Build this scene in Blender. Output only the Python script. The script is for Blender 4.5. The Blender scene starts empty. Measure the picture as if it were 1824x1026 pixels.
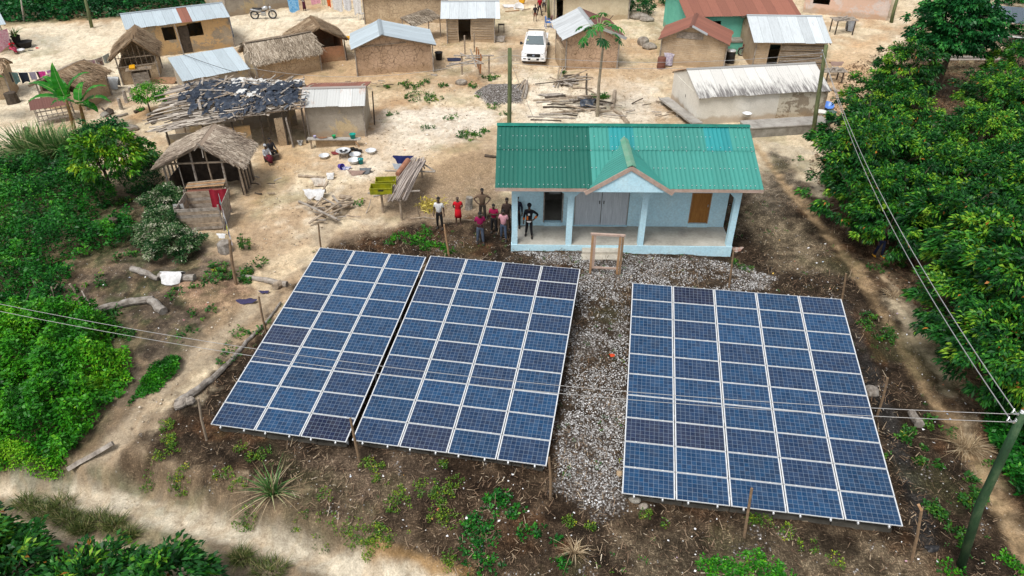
import bpy, math, random
import numpy as np
from mathutils import Vector, Matrix
R = math.radians
PI = math.pi
scene = bpy.context.scene
COL = scene.collection
# ------------------------------------------------------------------ camera, world, sun
F_PX, TH, CAM_H = 1272.5, R(35.024), 18.76
cam_d = bpy.data.cameras.new('camera')
cam_d.sensor_width = 36
cam_d.lens = 36 * F_PX / 1824
cam_d.clip_start = 0.1
cam_d.clip_end = 3000
cam = bpy.data.objects.new('camera', cam_d)
COL.objects.link(cam)
cam.location = (0, 0, CAM_H)
cam.rotation_euler = (PI / 2 - TH, 0, 0)
scene.camera = cam
world = bpy.data.worlds.new('World')
scene.world = world
world.use_nodes = True
wn = world.node_tree
wn.nodes.clear()
sky = wn.nodes.new('ShaderNodeTexSky')
sky.sky_type = 'NISHITA'
sky.sun_disc = False
SUN_EL, SUN_AZ = R(62), R(215)
sky.sun_elevation = SUN_EL
sky.sun_rotation = SUN_AZ
sky.air_density = 1.0
sky.dust_density = 3.0
hs = wn.nodes.new('ShaderNodeHueSaturation')
hs.inputs['Saturation'].default_value = 0.22
bg = wn.nodes.new('ShaderNodeBackground')
bg.inputs['Strength'].default_value = 0.118
wo = wn.nodes.new('ShaderNodeOutputWorld')
wn.links.new(sky.outputs[0], hs.inputs['Color'])
wn.links.new(hs.outputs[0], bg.inputs[0])
wn.links.new(bg.outputs[0], wo.inputs[0])
sun_d = bpy.data.lights.new('sun', 'SUN')
sun_d.energy = 2.0
sun_d.angle = R(22)
sun_d.color = (1.0, 0.96, 0.9)
sun = bpy.data.objects.new('sun', sun_d)
COL.objects.link(sun)
dvec = Vector((math.sin(SUN_AZ) * math.cos(SUN_EL), math.cos(SUN_AZ) * math.cos(SUN_EL), math.sin(SUN_EL)))
sun.rotation_euler = dvec.to_track_quat('Z', 'Y').to_euler()
sun.location = (0, 0, 60)
scene.view_settings.view_transform = 'Standard'
scene.view_settings.look = 'None'
scene.view_settings.gamma = 1
scene.view_settings.exposure = 0.5
scene.cycles.max_bounces = 5
scene.cycles.diffuse_bounces = 4
scene.cycles.glossy_bounces = 2
scene.cycles.transmission_bounces = 2
scene.cycles.transparent_max_bounces = 4
# ------------------------------------------------------------------ noise and terrain
def _hash(ix, iy, s):
 n = (ix.astype(np.int64) * 374761393 + iy.astype(np.int64) * 668265263 + s * 974634777) & 0x7fffffff
 n = ((n ^ (n >> 13)) * 1274126177) & 0x7fffffff
 n = (n ^ (n >> 16)) & 0xffff
 return n / 65535.0
def vnoise(x, y, s=0):
 x = np.asarray(x, float); y = np.asarray(y, float)
 ix = np.floor(x); iy = np.floor(y)
 fx = x - ix; fy = y - iy
 fx = fx * fx * (3 - 2 * fx); fy = fy * fy * (3 - 2 * fy)
 a = _hash(ix, iy, s); b = _hash(ix + 1, iy, s); c = _hash(ix, iy + 1, s); d = _hash(ix + 1, iy + 1, s)
 return (a * (1 - fx) + b * fx) * (1 - fy) + (c * (1 - fx) + d * fx) * fy
def fbm(x, y, s=0, o=4):
 t = 0; a = 0.5; n = 0
 for i in range(o):
  t = t + a * vnoise(np.asarray(x) * 2 ** i + 17.3 * i, np.asarray(y) * 2 ** i - 9.1 * i, s + i)
  n += a; a *= 0.55
 return t / n
def ss(a, b, x):
 t = np.clip((x - a) / (b - a), 0, 1)
 return t * t * (3 - 2 * t)
def ray(px, py):
 u = (px - 912) / F_PX; v = (py - 513) / F_PX
 return u, math.cos(TH) - v * math.sin(TH), -(math.sin(TH) + v * math.cos(TH))
def flat(px, py, z=0.0):
 u, fw, dz = ray(px, py)
 t = (z - CAM_H) / dz
 return (u * t, fw * t)
def seg_dist(x, y, pts):
 d = np.full(np.shape(x), 1e9)
 for (x0, y0), (x1, y1) in zip(pts[:-1], pts[1:]):
  dx, dy = x1 - x0, y1 - y0
  t = np.clip(((x - x0) * dx + (y - y0) * dy) / (dx * dx + dy * dy + 1e-9), 0, 1)
  d = np.minimum(d, np.hypot(x - x0 - t * dx, y - y0 - t * dy))
 return d
def poly_sd(x, y, pts):
 """signed distance, positive inside"""
 ins = np.zeros(np.shape(x), bool)
 n = len(pts)
 for i in range(n):
  x0, y0 = pts[i]; x1, y1 = pts[(i + 1) % n]
  if y0 == y1: continue
  c = ((y0 > y) != (y1 > y)) & (x < (x1 - x0) * (y - y0) / (y1 - y0) + x0)
  ins ^= c
 d = seg_dist(x, y, list(pts) + [pts[0]])
 return np.where(ins, d, -d)
def W(pp): return [flat(*p) for p in pp]
BANK = W([(-900, 830), (-200, 822), (60, 818), (170, 815), (330, 848), (470, 905), (560, 928), (650, 955), (780, 992), (900, 1035), (1060, 1110), (1250, 1220)])
BANK_POLY = [(-200, -60)] + [(-60, BANK[0][1])] + BANK + [(BANK[-1][0], -60)]
MOUNDS = [(flat(640, 262), 2.6, .22), (flat(600, 120), 4.5, .25), (flat(705, 142), 4.5, .22), (flat(1060, 140), 3.6, .3),
          (flat(500, 150), 4.0, .2), (flat(1240, 122), 4, .2), (flat(830, 82), 4, .22), (flat(330, 515), 2.2, .15), (flat(690, 340), 1.7, .12),
          (flat(590, 410), 1.8, -.12), (flat(470, 430), 2.2, -.12), (flat(1320, 470), 3.0, -.22), (flat(1400, 420), 4, -.15), (flat(800, 300), 4, .18)]
def height(x, y):
 x = np.asarray(x, float); y = np.asarray(y, float)
 z = (fbm(x * .12, y * .12, 5, 3) - .5) * .35 + (fbm(x * .7, y * .7, 9, 3) - .5) * .12
 sd = poly_sd(x, y, BANK_POLY) + (fbm(x * .55, y * .55, 3, 3) - .5) * 1.3
 z = z - 0.95 * ss(-.45, .55, sd) - .15 * ss(-2.2, 0, sd)
 for (mx, my), r, h in MOUNDS:
  z = z + h * np.exp(-((x - mx) ** 2 + (y - my) ** 2) / (r * r) * 2)
 # keep the slab of the building and the arrays calm
 return z
def hz(x, y): return float(height(np.array([x]), np.array([y]))[0])
def P(px, py, z=None, dz=0.0):
 """photo pixel -> point on the ground (or on the level z)"""
 if z is not None:
  x, y = flat(px, py, z); return Vector((x, y, z))
 zz = 0.0
 for _ in range(7):
  x, y = flat(px, py, zz); zz = hz(x, y)
 return Vector((x, y, zz + dz))
def PY(px, py, Y):
 """point on the line of sight at the distance Y"""
 u, fw, dz = ray(px, py)
 t = Y / fw
 return Vector((u * t, Y, CAM_H + dz * t))
# ------------------------------------------------------------------ nodes / materials
def new_mat(name):
 m = bpy.data.materials.new(name); m.use_nodes = True
 nt = m.node_tree; nt.nodes.clear()
 out = nt.nodes.new('ShaderNodeOutputMaterial')
 b = nt.nodes.new('ShaderNodeBsdfPrincipled')
 nt.links.new(b.outputs[0], out.inputs[0])
 return m, nt, b
def N(nt, kind, **kw):
 n = nt.nodes.new(kind)
 for k, v in kw.items():
  if k in n.inputs: n.inputs[k].default_value = v
  else: setattr(n, k, v)
 return n
def L(nt, a, b): nt.links.new(a, b)
def c4(c): return (c[0], c[1], c[2], 1.0)
def ramp(nt, fac, stops, interp='LINEAR'):
 r = nt.nodes.new('ShaderNodeValToRGB')
 r.color_ramp.interpolation = interp
 el = r.color_ramp.elements
 while len(el) < len(stops): el.new(0.5)
 for e, (p, c) in zip(el, stops):
  e.position = p; e.color = c4(c) if len(c) == 3 else c
 L(nt, fac, r.inputs[0])
 return r.outputs[0]
def mixc(nt, fac, a, b, mode='MIX'):
 m = nt.nodes.new('ShaderNodeMix'); m.data_type = 'RGBA'; m.blend_type = mode
 for s, v in ((m.inputs[0], fac), (m.inputs[6], a), (m.inputs[7], b)):
  if hasattr(v, 'is_output') or isinstance(v, bpy.types.NodeSocket): L(nt, v, s)
  elif isinstance(v, (int, float)): s.default_value = v
  else: s.default_value = c4(v)
 return m.outputs[2]
def mth(nt, op, a, b=None, c=None, clamp=False):
 m = nt.nodes.new('ShaderNodeMath'); m.operation = op; m.use_clamp = clamp
 for s, v in zip(m.inputs, (a, b, c)):
  if v is None: continue
  if isinstance(v, bpy.types.NodeSocket): L(nt, v, s)
  else: s.default_value = v
 return m.outputs[0]
def coords(nt, kind='Object', scale=(1, 1, 1), rot=(0, 0, 0)):
 t = nt.nodes.new('ShaderNodeTexCoord'); mp = nt.nodes.new('ShaderNodeMapping')
 mp.inputs['Scale'].default_value = scale; mp.inputs['Rotation'].default_value = rot
 L(nt, t.outputs[kind], mp.inputs[0])
 return mp.outputs[0]
def noise(nt, vec, scale, detail=4, rough=.6, dist=0):
 n = N(nt, 'ShaderNodeTexNoise', Scale=scale, Detail=detail, Roughness=rough, Distortion=dist)
 L(nt, vec, n.inputs['Vector'])
 return n.outputs['Fac']
def bump(nt, b, h, strength=.4, dist=.03):
 bp = N(nt, 'ShaderNodeBump', Strength=strength, Distance=dist)
 L(nt, h, bp.inputs['Height']); L(nt, bp.outputs[0], b.inputs['Normal'])
def mat(name, c1, c2=None, scale=3, rough=.8, bmp=0.3, metal=0, stretch=(1, 1, 1), c3=None, spec=.3):
 m, nt, b = new_mat(name)
 v = coords(nt, 'Object', stretch)
 c2 = c2 or tuple(x * .7 for x in c1)
 f = noise(nt, v, scale, 6, .65)
 stops = [(.35, c2), (.65, c1)] if c3 is None else [(.3, c2), (.5, c1), (.7, c3)]
 col = ramp(nt, f, stops)
 f2 = noise(nt, v, scale * 9, 3, .6)
 col = mixc(nt, .35, col, ramp(nt, f2, [(.3, (.45, .45, .45)), (.7, (1, 1, 1))]), 'MULTIPLY')
 L(nt, col, b.inputs['Base Color'])
 b.inputs['Roughness'].default_value = rough
 b.inputs['Metallic'].default_value = metal
 b.inputs['Specular IOR Level'].default_value = spec
 if bmp: bump(nt, b, f2, bmp, .02)
 return m
def mat_plain(name, c, rough=.5, metal=0, spec=.4):
 m, nt, b = new_mat(name)
 v = coords(nt)
 f = noise(nt, v, 6, 3)
 L(nt, ramp(nt, f, [(.3, tuple(x * .82 for x in c)), (.7, c)]), b.inputs['Base Color'])
 b.inputs['Roughness'].default_value = rough; b.inputs['Metallic'].default_value = metal
 b.inputs['Specular IOR Level'].default_value = spec
 return m
def mat_mud(name, c1, c2, crack=.6, patch=None, patch_amt=0, cs=2.2, lines=False, stain=.35):
 """earth wall: mottled, cracked, with rain-splashed foot and peeled patches"""
 m, nt, b = new_mat(name)
 v = coords(nt)
 f = noise(nt, v, 1.1, 8, .65)
 col = ramp(nt, f, [(.32, c2), (.62, c1)])
 f2 = noise(nt, v, 14, 4, .7)
 col = mixc(nt, .4, col, ramp(nt, f2, [(.3, (.5, .48, .46)), (.68, (1, 1, 1))]), 'MULTIPLY')
 if patch:
  pf = noise(nt, v, .8, 5, .7, .4)
  col = mixc(nt, ramp(nt, pf, [(.56 - patch_amt * .1, (0, 0, 0)), (.60 - patch_amt * .1, (1, 1, 1))]), col, patch)
 # cracks
 wv = N(nt, 'ShaderNodeTexNoise', Scale=3.0, Detail=3)
 L(nt, v, wv.inputs['Vector'])
 vm = nt.nodes.new('ShaderNodeVectorMath'); vm.operation = 'MULTIPLY_ADD'
 L(nt, wv.outputs['Color'], vm.inputs[0]); vm.inputs[1].default_value = (.35, .35, .35); L(nt, v, vm.inputs[2])
 vo = N(nt, 'ShaderNodeTexVoronoi', Scale=cs * 1.5, feature='DISTANCE_TO_EDGE')
 L(nt, vm.outputs[0], vo.inputs['Vector'])
 ck = ramp(nt, vo.outputs['Distance'], [(.0, (1, 1, 1)), (.06, (0, 0, 0))])
 cm = noise(nt, v, 1.6, 4, .8)
 ckm = mth(nt, 'MULTIPLY', ck, ramp(nt, cm, [(.36, (0, 0, 0)), (.54, (crack * .85,) * 3)]))
 col = mixc(nt, ckm, col, tuple(x * .22 for x in c2))
 h = mth(nt, 'SUBTRACT', f2, mth(nt, 'MULTIPLY', ckm, 2.0))
 if lines:
  sep = nt.nodes.new('ShaderNodeSeparateXYZ'); L(nt, v, sep.inputs[0])
  wob = mth(nt, 'MULTIPLY', noise(nt, coords(nt, 'Object', (1.2, 1.2, .3)), 2.0, 2), .18)
  zz = mth(nt, 'ADD', sep.outputs[2], wob)
  fr = mth(nt, 'FRACT', mth(nt, 'MULTIPLY', zz, 6.5))
  ln = ramp(nt, fr, [(.0, (1, 1, 1)), (.16, (1, 1, 1)), (.24, (0, 0, 0))])
  brk = noise(nt, coords(nt, 'Object', (1.0, 1.0, 6)), 1.6, 3)
  lm = mth(nt, 'MULTIPLY', ln, ramp(nt, brk, [(.44, (0, 0, 0)), (.54, (1, 1, 1))]))
  col = mixc(nt, mth(nt, 'MULTIPLY', lm, .75), col, (.50, .44, .36))
 # rain-splashed foot: darker, redder earth with an uneven rim
 sp = nt.nodes.new('ShaderNodeSeparateXYZ'); L(nt, v, sp.inputs[0])
 zf = mth(nt, 'SUBTRACT', sp.outputs[2], mth(nt, 'MULTIPLY', noise(nt, v, 1.7, 4), .7))
 col = mixc(nt, mth(nt, 'MULTIPLY', ramp(nt, zf, [(0, (1, 1, 1)), (.22, (0, 0, 0))]), stain), col, (.33, .22, .12))
 L(nt, col, b.inputs['Base Color'])
 b.inputs['Roughness'].default_value = .95
 b.inputs['Specular IOR Level'].default_value = .1
 bump(nt, b, h, .5, .03)
 return m
def mat_sheet(name, base, var=.12, rust=.0, stain=.0, rustc=(.22, .075, .045), metal=.35, rough=.42, width=.8, seed=0., alt=None, altp=.3, eave_stain=False, lap=True):
 """corrugated or ribbed sheets: uv = metres across / up the slope; each sheet a little different"""
 m, nt, b = new_mat(name)
 uv = nt.nodes.new('ShaderNodeTexCoord').outputs['UV']
 sp = nt.nodes.new('ShaderNodeSeparateXYZ'); L(nt, uv, sp.inputs[0])
 q = mth(nt, 'DIVIDE', sp.outputs[0], width)
 idx = mth(nt, 'FLOOR', q)
 w = N(nt, 'ShaderNodeTexWhiteNoise', noise_dimensions='1D')
 L(nt, mth(nt, 'ADD', idx, 3.7 + seed), w.inputs['W'])
 col = ramp(nt, w.outputs['Value'], [(0, tuple(x * (1 - var) for x in base)), (1, tuple(min(1, x * (1 + var)) for x in base))])
 if alt is not None:
  w2 = N(nt, 'ShaderNodeTexWhiteNoise', noise_dimensions='1D')
  L(nt, mth(nt, 'ADD', idx, 91.3 + seed), w2.inputs['W'])
  col = mixc(nt, mth(nt, 'LESS_THAN', w2.outputs['Value'], altp), col, alt)
 mp = nt.nodes.new('ShaderNodeMapping'); L(nt, uv, mp.inputs[0]); mp.inputs['Scale'].default_value = (4.5, .55, 1)
 mp.inputs['Location'].default_value = (seed * 3.1, seed, 0)
 st = noise(nt, mp.outputs[0], 1.3, 6, .7)
 big = N(nt, 'ShaderNodeMapping'); L(nt, uv, big.inputs[0]); big.inputs['Location'].default_value = (seed, seed * 2, 0)
 bg_ = noise(nt, big.outputs[0], .55, 4, .6)
 if rust > 0:
  rf = mth(nt, 'MULTIPLY', ramp(nt, mth(nt, 'ADD', mth(nt, 'MULTIPLY', st, .6), mth(nt, 'MULTIPLY', bg_, .5)), [(.70 - rust * .35, (0, 0, 0)), (.80 - rust * .35, (1, 1, 1))]), .92)
  col = mixc(nt, rf, col, mixc(nt, noise(nt, mp.outputs[0], 5, 3), rustc, tuple(x * 1.7 for x in rustc)))
 if stain > 0:
  sf = st
  if eave_stain:
   up = ramp(nt, mth(nt, 'DIVIDE', sp.outputs[1], 3.2), [(0.02, (1, 1, 1)), (1.0, (.0, .0, .0))])
   sf = mth(nt, 'MULTIPLY', st, mth(nt, 'ADD', mth(nt, 'MULTIPLY', up, .75), .5))
  col = mixc(nt, mth(nt, 'MULTIPLY', ramp(nt, sf, [(.46, (0, 0, 0)), (.66, (1, 1, 1))]), stain), col, (.08, .07, .07))
 # sheet laps
 if lap:
  fr = mth(nt, 'FRACT', q)
  col = mixc(nt, mth(nt, 'MULTIPLY', mth(nt, 'LESS_THAN', fr, .035), .55), col, tuple(x * .35 for x in base))
 grime = noise(nt, mp.outputs[0], 7, 4, .7)
 col = mixc(nt, .3, col, ramp(nt, grime, [(.3, (.55, .54, .52)), (.65, (1, 1, 1))]), 'MULTIPLY')
 L(nt, col, b.inputs['Base Color'])
 b.inputs['Metallic'].default_value = metal
 L(nt, mth(nt, 'ADD', mth(nt, 'MULTIPLY', st, .4), rough - .15), b.inputs['Roughness'])
 return m
def mat_leaf(name, stops, trans=.16, rough=.45):
 """leaf colour by the leaf's own value t; a little light comes through"""
 m, nt, b = new_mat(name)
 at = nt.nodes.new('ShaderNodeAttribute'); at.attribute_name = 't'
 col = ramp(nt, at.outputs['Fac'], stops)
 v = coords(nt)
 col = mixc(nt, .35, col, ramp(nt, noise(nt, v, 25, 2), [(.3, (.6, .6, .6)), (.7, (1, 1, 1))]), 'MULTIPLY')
 L(nt, col, b.inputs['Base Color'])
 b.inputs['Roughness'].default_value = rough
 b.inputs['Specular IOR Level'].default_value = .25
 tr = nt.nodes.new('ShaderNodeBsdfTranslucent'); L(nt, col, tr.inputs[0])
 mx = nt.nodes.new('ShaderNodeMixShader'); mx.inputs[0].default_value = trans
 L(nt, b.outputs[0], mx.inputs[1]); L(nt, tr.outputs[0], mx.inputs[2])
 out = [n for n in nt.nodes if n.type == 'OUTPUT_MATERIAL'][0]
 L(nt, mx.outputs[0], out.inputs[0])
 return m
def mat_attr(name, stops, rough=.9, spec=.15, metal=0):
 m, nt, b = new_mat(name)
 at = nt.nodes.new('ShaderNodeAttribute'); at.attribute_name = 't'
 L(nt, ramp(nt, at.outputs['Fac'], stops), b.inputs['Base Color'])
 b.inputs['Roughness'].default_value = rough; b.inputs['Specular IOR Level'].default_value = spec
 b.inputs['Metallic'].default_value = metal
 return m
# ------------------------------------------------------------------ mesh helpers
def fast_mesh(name, V, Q, m, parent=None, t=None, uv=None, smooth=False, tri=False, loc=None):
 V = np.asarray(V, np.float32).reshape(-1, 3); Q = np.asarray(Q, np.int32)
 k = Q.shape[1]
 me = bpy.data.meshes.new(name)
 me.vertices.add(len(V)); me.vertices.foreach_set('co', V.ravel())
 me.loops.add(Q.size); me.loops.foreach_set('vertex_index', Q.ravel())
 me.polygons.add(len(Q)); me.polygons.foreach_set('loop_start', np.arange(0, Q.size, k, dtype=np.int32))
 me.polygons.foreach_set('loop_total', np.full(len(Q), k, np.int32))
 if smooth: me.polygons.foreach_set('use_smooth', np.ones(len(Q), bool))
 if uv is not None:
  ul = me.uv_layers.new(name='UVMap')
  ul.data.foreach_set('uv', np.asarray(uv, np.float32)[Q.ravel()].ravel())
 me.update(calc_edges=True)
 if t is not None:
  a = me.attributes.new('t', 'FLOAT', 'POINT'); a.data.foreach_set('value', np.asarray(t, np.float32))
 if m is not None: me.materials.append(m)
 o = bpy.data.objects.new(name, me); COL.objects.link(o)
 if parent is not None: o.parent = parent
 if loc is not None: o.location = loc
 return o
class MB:
 def __init__(s): s.v = []; s.f = []; s.t = []; s.tv = .5
 def add(s, vs, fs):
  o = len(s.v)
  s.v += [tuple(v) for v in vs]; s.t += [s.tv] * len(vs)
  s.f += [tuple(i + o for i in f) for f in fs]
  return s
 def box(s, c, d, rot=None, taper=1.0):
  x, y, z = d[0] / 2, d[1] / 2, d[2] / 2
  vs = [Vector(p) for p in ((-x, -y, -z), (x, -y, -z), (x, y, -z), (-x, y, -z), (-x * taper, -y * taper, z), (x * taper, -y * taper, z), (x * taper, y * taper, z), (-x * taper, y * taper, z))]
  if rot is not None: vs = [rot @ v for v in vs]
  c = Vector(c)
  return s.add([v + c for v in vs], [(0, 3, 2, 1), (4, 5, 6, 7), (0, 1, 5, 4), (1, 2, 6, 5), (2, 3, 7, 6), (3, 0, 4, 7)])
 def bx(s, x0, x1, y0, y1, z0, z1):
  return s.box(((x0 + x1) / 2, (y0 + y1) / 2, (z0 + z1) / 2), (abs(x1 - x0), abs(y1 - y0), abs(z1 - z0)))
 def beam(s, a, b, w, h=None, up=(0, 0, 1)):
  a = Vector(a); b = Vector(b); h = h or w
  d = (b - a); l = d.length
  if l < 1e-6: return s
  d.normalize(); u = Vector(up)
  if abs(d.dot(u)) > .95: u = Vector((0, 1, 0))
  x = d.cross(u).normalized(); z = x.cross(d).normalized()
  vs = []
  for p in (a, b):
   vs += [p - x * w / 2 - z * h / 2, p + x * w / 2 - z * h / 2, p + x * w / 2 + z * h / 2, p - x * w / 2 + z * h / 2]
  return s.add(vs, [(3, 2, 1, 0), (4, 5, 6, 7), (0, 1, 5, 4), (1, 2, 6, 5), (2, 3, 7, 6), (3, 0, 4, 7)])
 def tube(s, pts, rs, n=8, cap=True, jit=0, rng=None, sq=(1, 1)):
  pts = [Vector(p) for p in pts]
  if isinstance(rs, (int, float)): rs = [rs] * len(pts)
  rings = []
  ref = Vector((0, 0, 1))
  for i, p in enumerate(pts):
   d = (pts[min(i + 1, len(pts) - 1)] - pts[max(i - 1, 0)])
   d = d.normalized() if d.length > 1e-9 else Vector((0, 0, 1))
   r = ref if abs(d.dot(ref)) < .95 else Vector((1, 0, 0))
   x = d.cross(r).normalized(); y = x.cross(d).normalized()
   rings.append([p + (x * math.cos(2 * PI * k / n) * sq[0] + y * math.sin(2 * PI * k / n) * sq[1]) * rs[i] * (1 + ((rng.random() - .5) * jit if rng else 0)) for k in range(n)])
  vs = [v for r in rings for v in r]; fs = []
  for i in range(len(pts) - 1):
   for k in range(n):
    a = i * n + k; b = i * n + (k + 1) % n
    fs.append((a, b, b + n, a + n))
  if cap:
   fs.append(tuple(range(n - 1, -1, -1))); fs.append(tuple(range((len(pts) - 1) * n, len(pts) * n)))
  return s.add(vs, fs)
 def lathe(s, prof, n=16, c=(0, 0, 0), M=None, close=False):
  vs = []; fs = []; c = Vector(c)
  for r, z in prof:
   for k in range(n):
    v = Vector((r * math.cos(2 * PI * k / n), r * math.sin(2 * PI * k / n), z))
    if M is not None: v = M @ v
    vs.append(v + c)
  for i in range(len(prof) - 1):
   for k in range(n):
    a = i * n + k; b = i * n + (k + 1) % n
    fs.append((a, b, b + n, a + n))
  fs.append(tuple(range(n - 1, -1, -1)))
  if close: fs.append(tuple(range((len(prof) - 1) * n, len(prof) * n)))
  return s.add(vs, fs)
 def prism(s, pts, y0, y1, axis='y'):
  """polygon in xz extruded in y (or yz in x)"""
  n = len(pts)
  if axis == 'y': vs = [(p[0], y0, p[1]) for p in pts] + [(p[0], y1, p[1]) for p in pts]
  elif axis == 'x': vs = [(y0, p[0], p[1]) for p in pts] + [(y1, p[0], p[1]) for p in pts]
  else: vs = [(p[0], p[1], y0) for p in pts] + [(p[0], p[1], y1) for p in pts]
  fs = [tuple(range(n)), tuple(range(2 * n - 1, n - 1, -1))] + [(i, i + n, (i + 1) % n + n, (i + 1) % n) for i in range(n)]
  return s.add(vs, fs)
 def gbox(s, x0, x1, y0, y1, z0, z1, st=.35):
  """box with gridded faces so that it can be roughened"""
  def ln(a, b): return np.linspace(a, b, max(2, int(abs(b - a) / st) + 2))
  X, Y, Z = ln(x0, x1), ln(y0, y1), ln(z0, z1)
  def face(U, V_, f):
   vs = [f(u, v) for v in V_ for u in U]; n = len(U)
   fs = [(j * n + i, j * n + i + 1, (j + 1) * n + i + 1, (j + 1) * n + i) for j in range(len(V_) - 1) for i in range(n - 1)]
   s.add(vs, fs)
  face(X, Z, lambda u, v: (u, y0, v)); face(X, Z, lambda u, v: (u, y1, v))
  face(Y, Z, lambda u, v: (x0, u, v)); face(Y, Z, lambda u, v: (x1, u, v))
  face(X, Y, lambda u, v: (u, v, z1)); face(X, Y, lambda u, v: (u, v, z0))
  return s
 def rough(s, amp=.03, sc=1.3, seed=0):
  a = np.array(s.v);
  d = np.stack([vnoise(a[:, 1] * sc + a[:, 0] * .7, a[:, 2] * sc + 3, seed + 1), vnoise(a[:, 0] * sc, a[:, 2] * sc + a[:, 1] * .6, seed + 2), vnoise(a[:, 0] * sc + 5, a[:, 1] * sc, seed + 3)], 1) - .5
  s.v = [tuple(p) for p in a + d * 2 * amp]
  return s
 def build(s, name, m, parent=None, smooth=False, loc=None, bevel=0):
  me = bpy.data.meshes.new(name)
  me.from_pydata(s.v, [], s.f); me.update()
  a = me.attributes.new('t', 'FLOAT', 'POINT'); a.data.foreach_set('value', np.asarray(s.t, np.float32))
  me.materials.append(m)
  if smooth: me.polygons.foreach_set('use_smooth', np.ones(len(me.polygons), bool))
  o = bpy.data.objects.new(name, me); COL.objects.link(o)
  if parent is not None: o.parent = parent
  if loc is not None: o.location = loc
  if bevel:
   b = o.modifiers.new('bevel', 'BEVEL'); b.width = bevel; b.segments = 2; b.limit_method = 'ANGLE'
  return o
def thing(name, label, cat, loc=(0, 0, 0), rz=0, group=None):
 o = bpy.data.objects.new(name, None); COL.objects.link(o)
 o.empty_display_size = .2
 o.location = loc; o.rotation_euler = (0, 0, rz)
 o['label'] = label; o['category'] = cat
 if group: o['group'] = group
 return o
def tag(o, label, cat, group=None):
 o['label'] = label; o['category'] = cat
 if group: o['group'] = group
 return o
def struct(o): o['kind'] = 'structure'; return o
def stuff(o, label, cat): o['kind'] = 'stuff'; o['label'] = label; o['category'] = cat; return o
def dup(root, loc=None, rz=None, label=None, group=None, scale=None):
 r = root.copy(); COL.objects.link(r)
 if loc is not None: r.location = loc
 if rz is not None: r.rotation_euler = (0, 0, rz)
 if scale is not None: r.scale = (scale,) * 3 if isinstance(scale, (int, float)) else scale
 if label: r['label'] = label
 if group: r['group'] = group
 for ch in list(root.children):
  c = ch.copy(); COL.objects.link(c); c.parent = r
  for g in ch.children:
   d = g.copy(); COL.objects.link(d); d.parent = c
 return r
def sheet(name, p00, p10, p11, p01, m, parent, pitch=.16, amp=.018, square=False, rows=7, sag=.015, u0=0, seed=0, over=0, ragged=0):
 """ribbed metal laid between eave (p00,p10) and ridge (p01,p11)"""
 p00, p10, p11, p01 = map(lambda p: np.array(p, float), (p00, p10, p11, p01))
 wid = (np.linalg.norm(p10 - p00) + np.linalg.norm(p11 - p01)) / 2; ln = np.linalg.norm(p01 - p00)
 if square:
  prof = [(0, 0), (.74, 0), (.79, 1), (.93, 1)]
 else:
  prof = [(0, 0), (.25, .7), (.5, 1), (.75, .7)]
 us = []; hs_ = []
 k = 0
 while True:
  done = False
  for a, h in prof:
   u = (k + a) * pitch
   if u > wid: done = True; break
   us.append(u); hs_.append(h)
  if done: break
  k += 1
 us.append(wid); hs_.append(0)
 us = np.array(us); hs_ = np.array(hs_)
 nrm = np.cross(p10 - p00, p01 - p00); nrm /= np.linalg.norm(nrm)
 if nrm[2] < 0: nrm = -nrm
 vs = np.linspace(0, 1, rows)
 V = []; UV = []
 rng = np.random.default_rng(seed)
 shift = (rng.random(60) - .5) * ragged
 for v in vs:
  e = p00[None] + (p10 - p00)[None] * (us / wid)[:, None]
  r = p01[None] + (p11 - p01)[None] * (us / wid)[:, None]
  vv = v - (over / ln if v == 0 else 0)
  vv = vv + (shift[(us / .8).astype(int) % 60] / ln if v == 0 else 0)
  vv = np.full(len(us), vv) if np.isscalar(vv) else vv
  pt = e + (r - e) * vv[:, None] + nrm[None] * (hs_ * amp * 1.0)[:, None]
  pt[:, 2] -= sag * math.sin(PI * v) + (vnoise(us * .6 + seed * 7, us * 0 + v * 3, seed) - .5) * sag
  V.append(pt); UV.append(np.stack([us + u0, vv * ln], 1))
 V = np.concatenate(V); UV = np.concatenate(UV); n = len(us)
 i, j = np.meshgrid(np.arange(n - 1), np.arange(rows - 1))
 a = (j * n + i).ravel()
 Q = np.stack([a, a + 1, a + 1 + n, a + n], 1)
 return fast_mesh(name, V, Q, m, parent, uv=UV)
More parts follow.
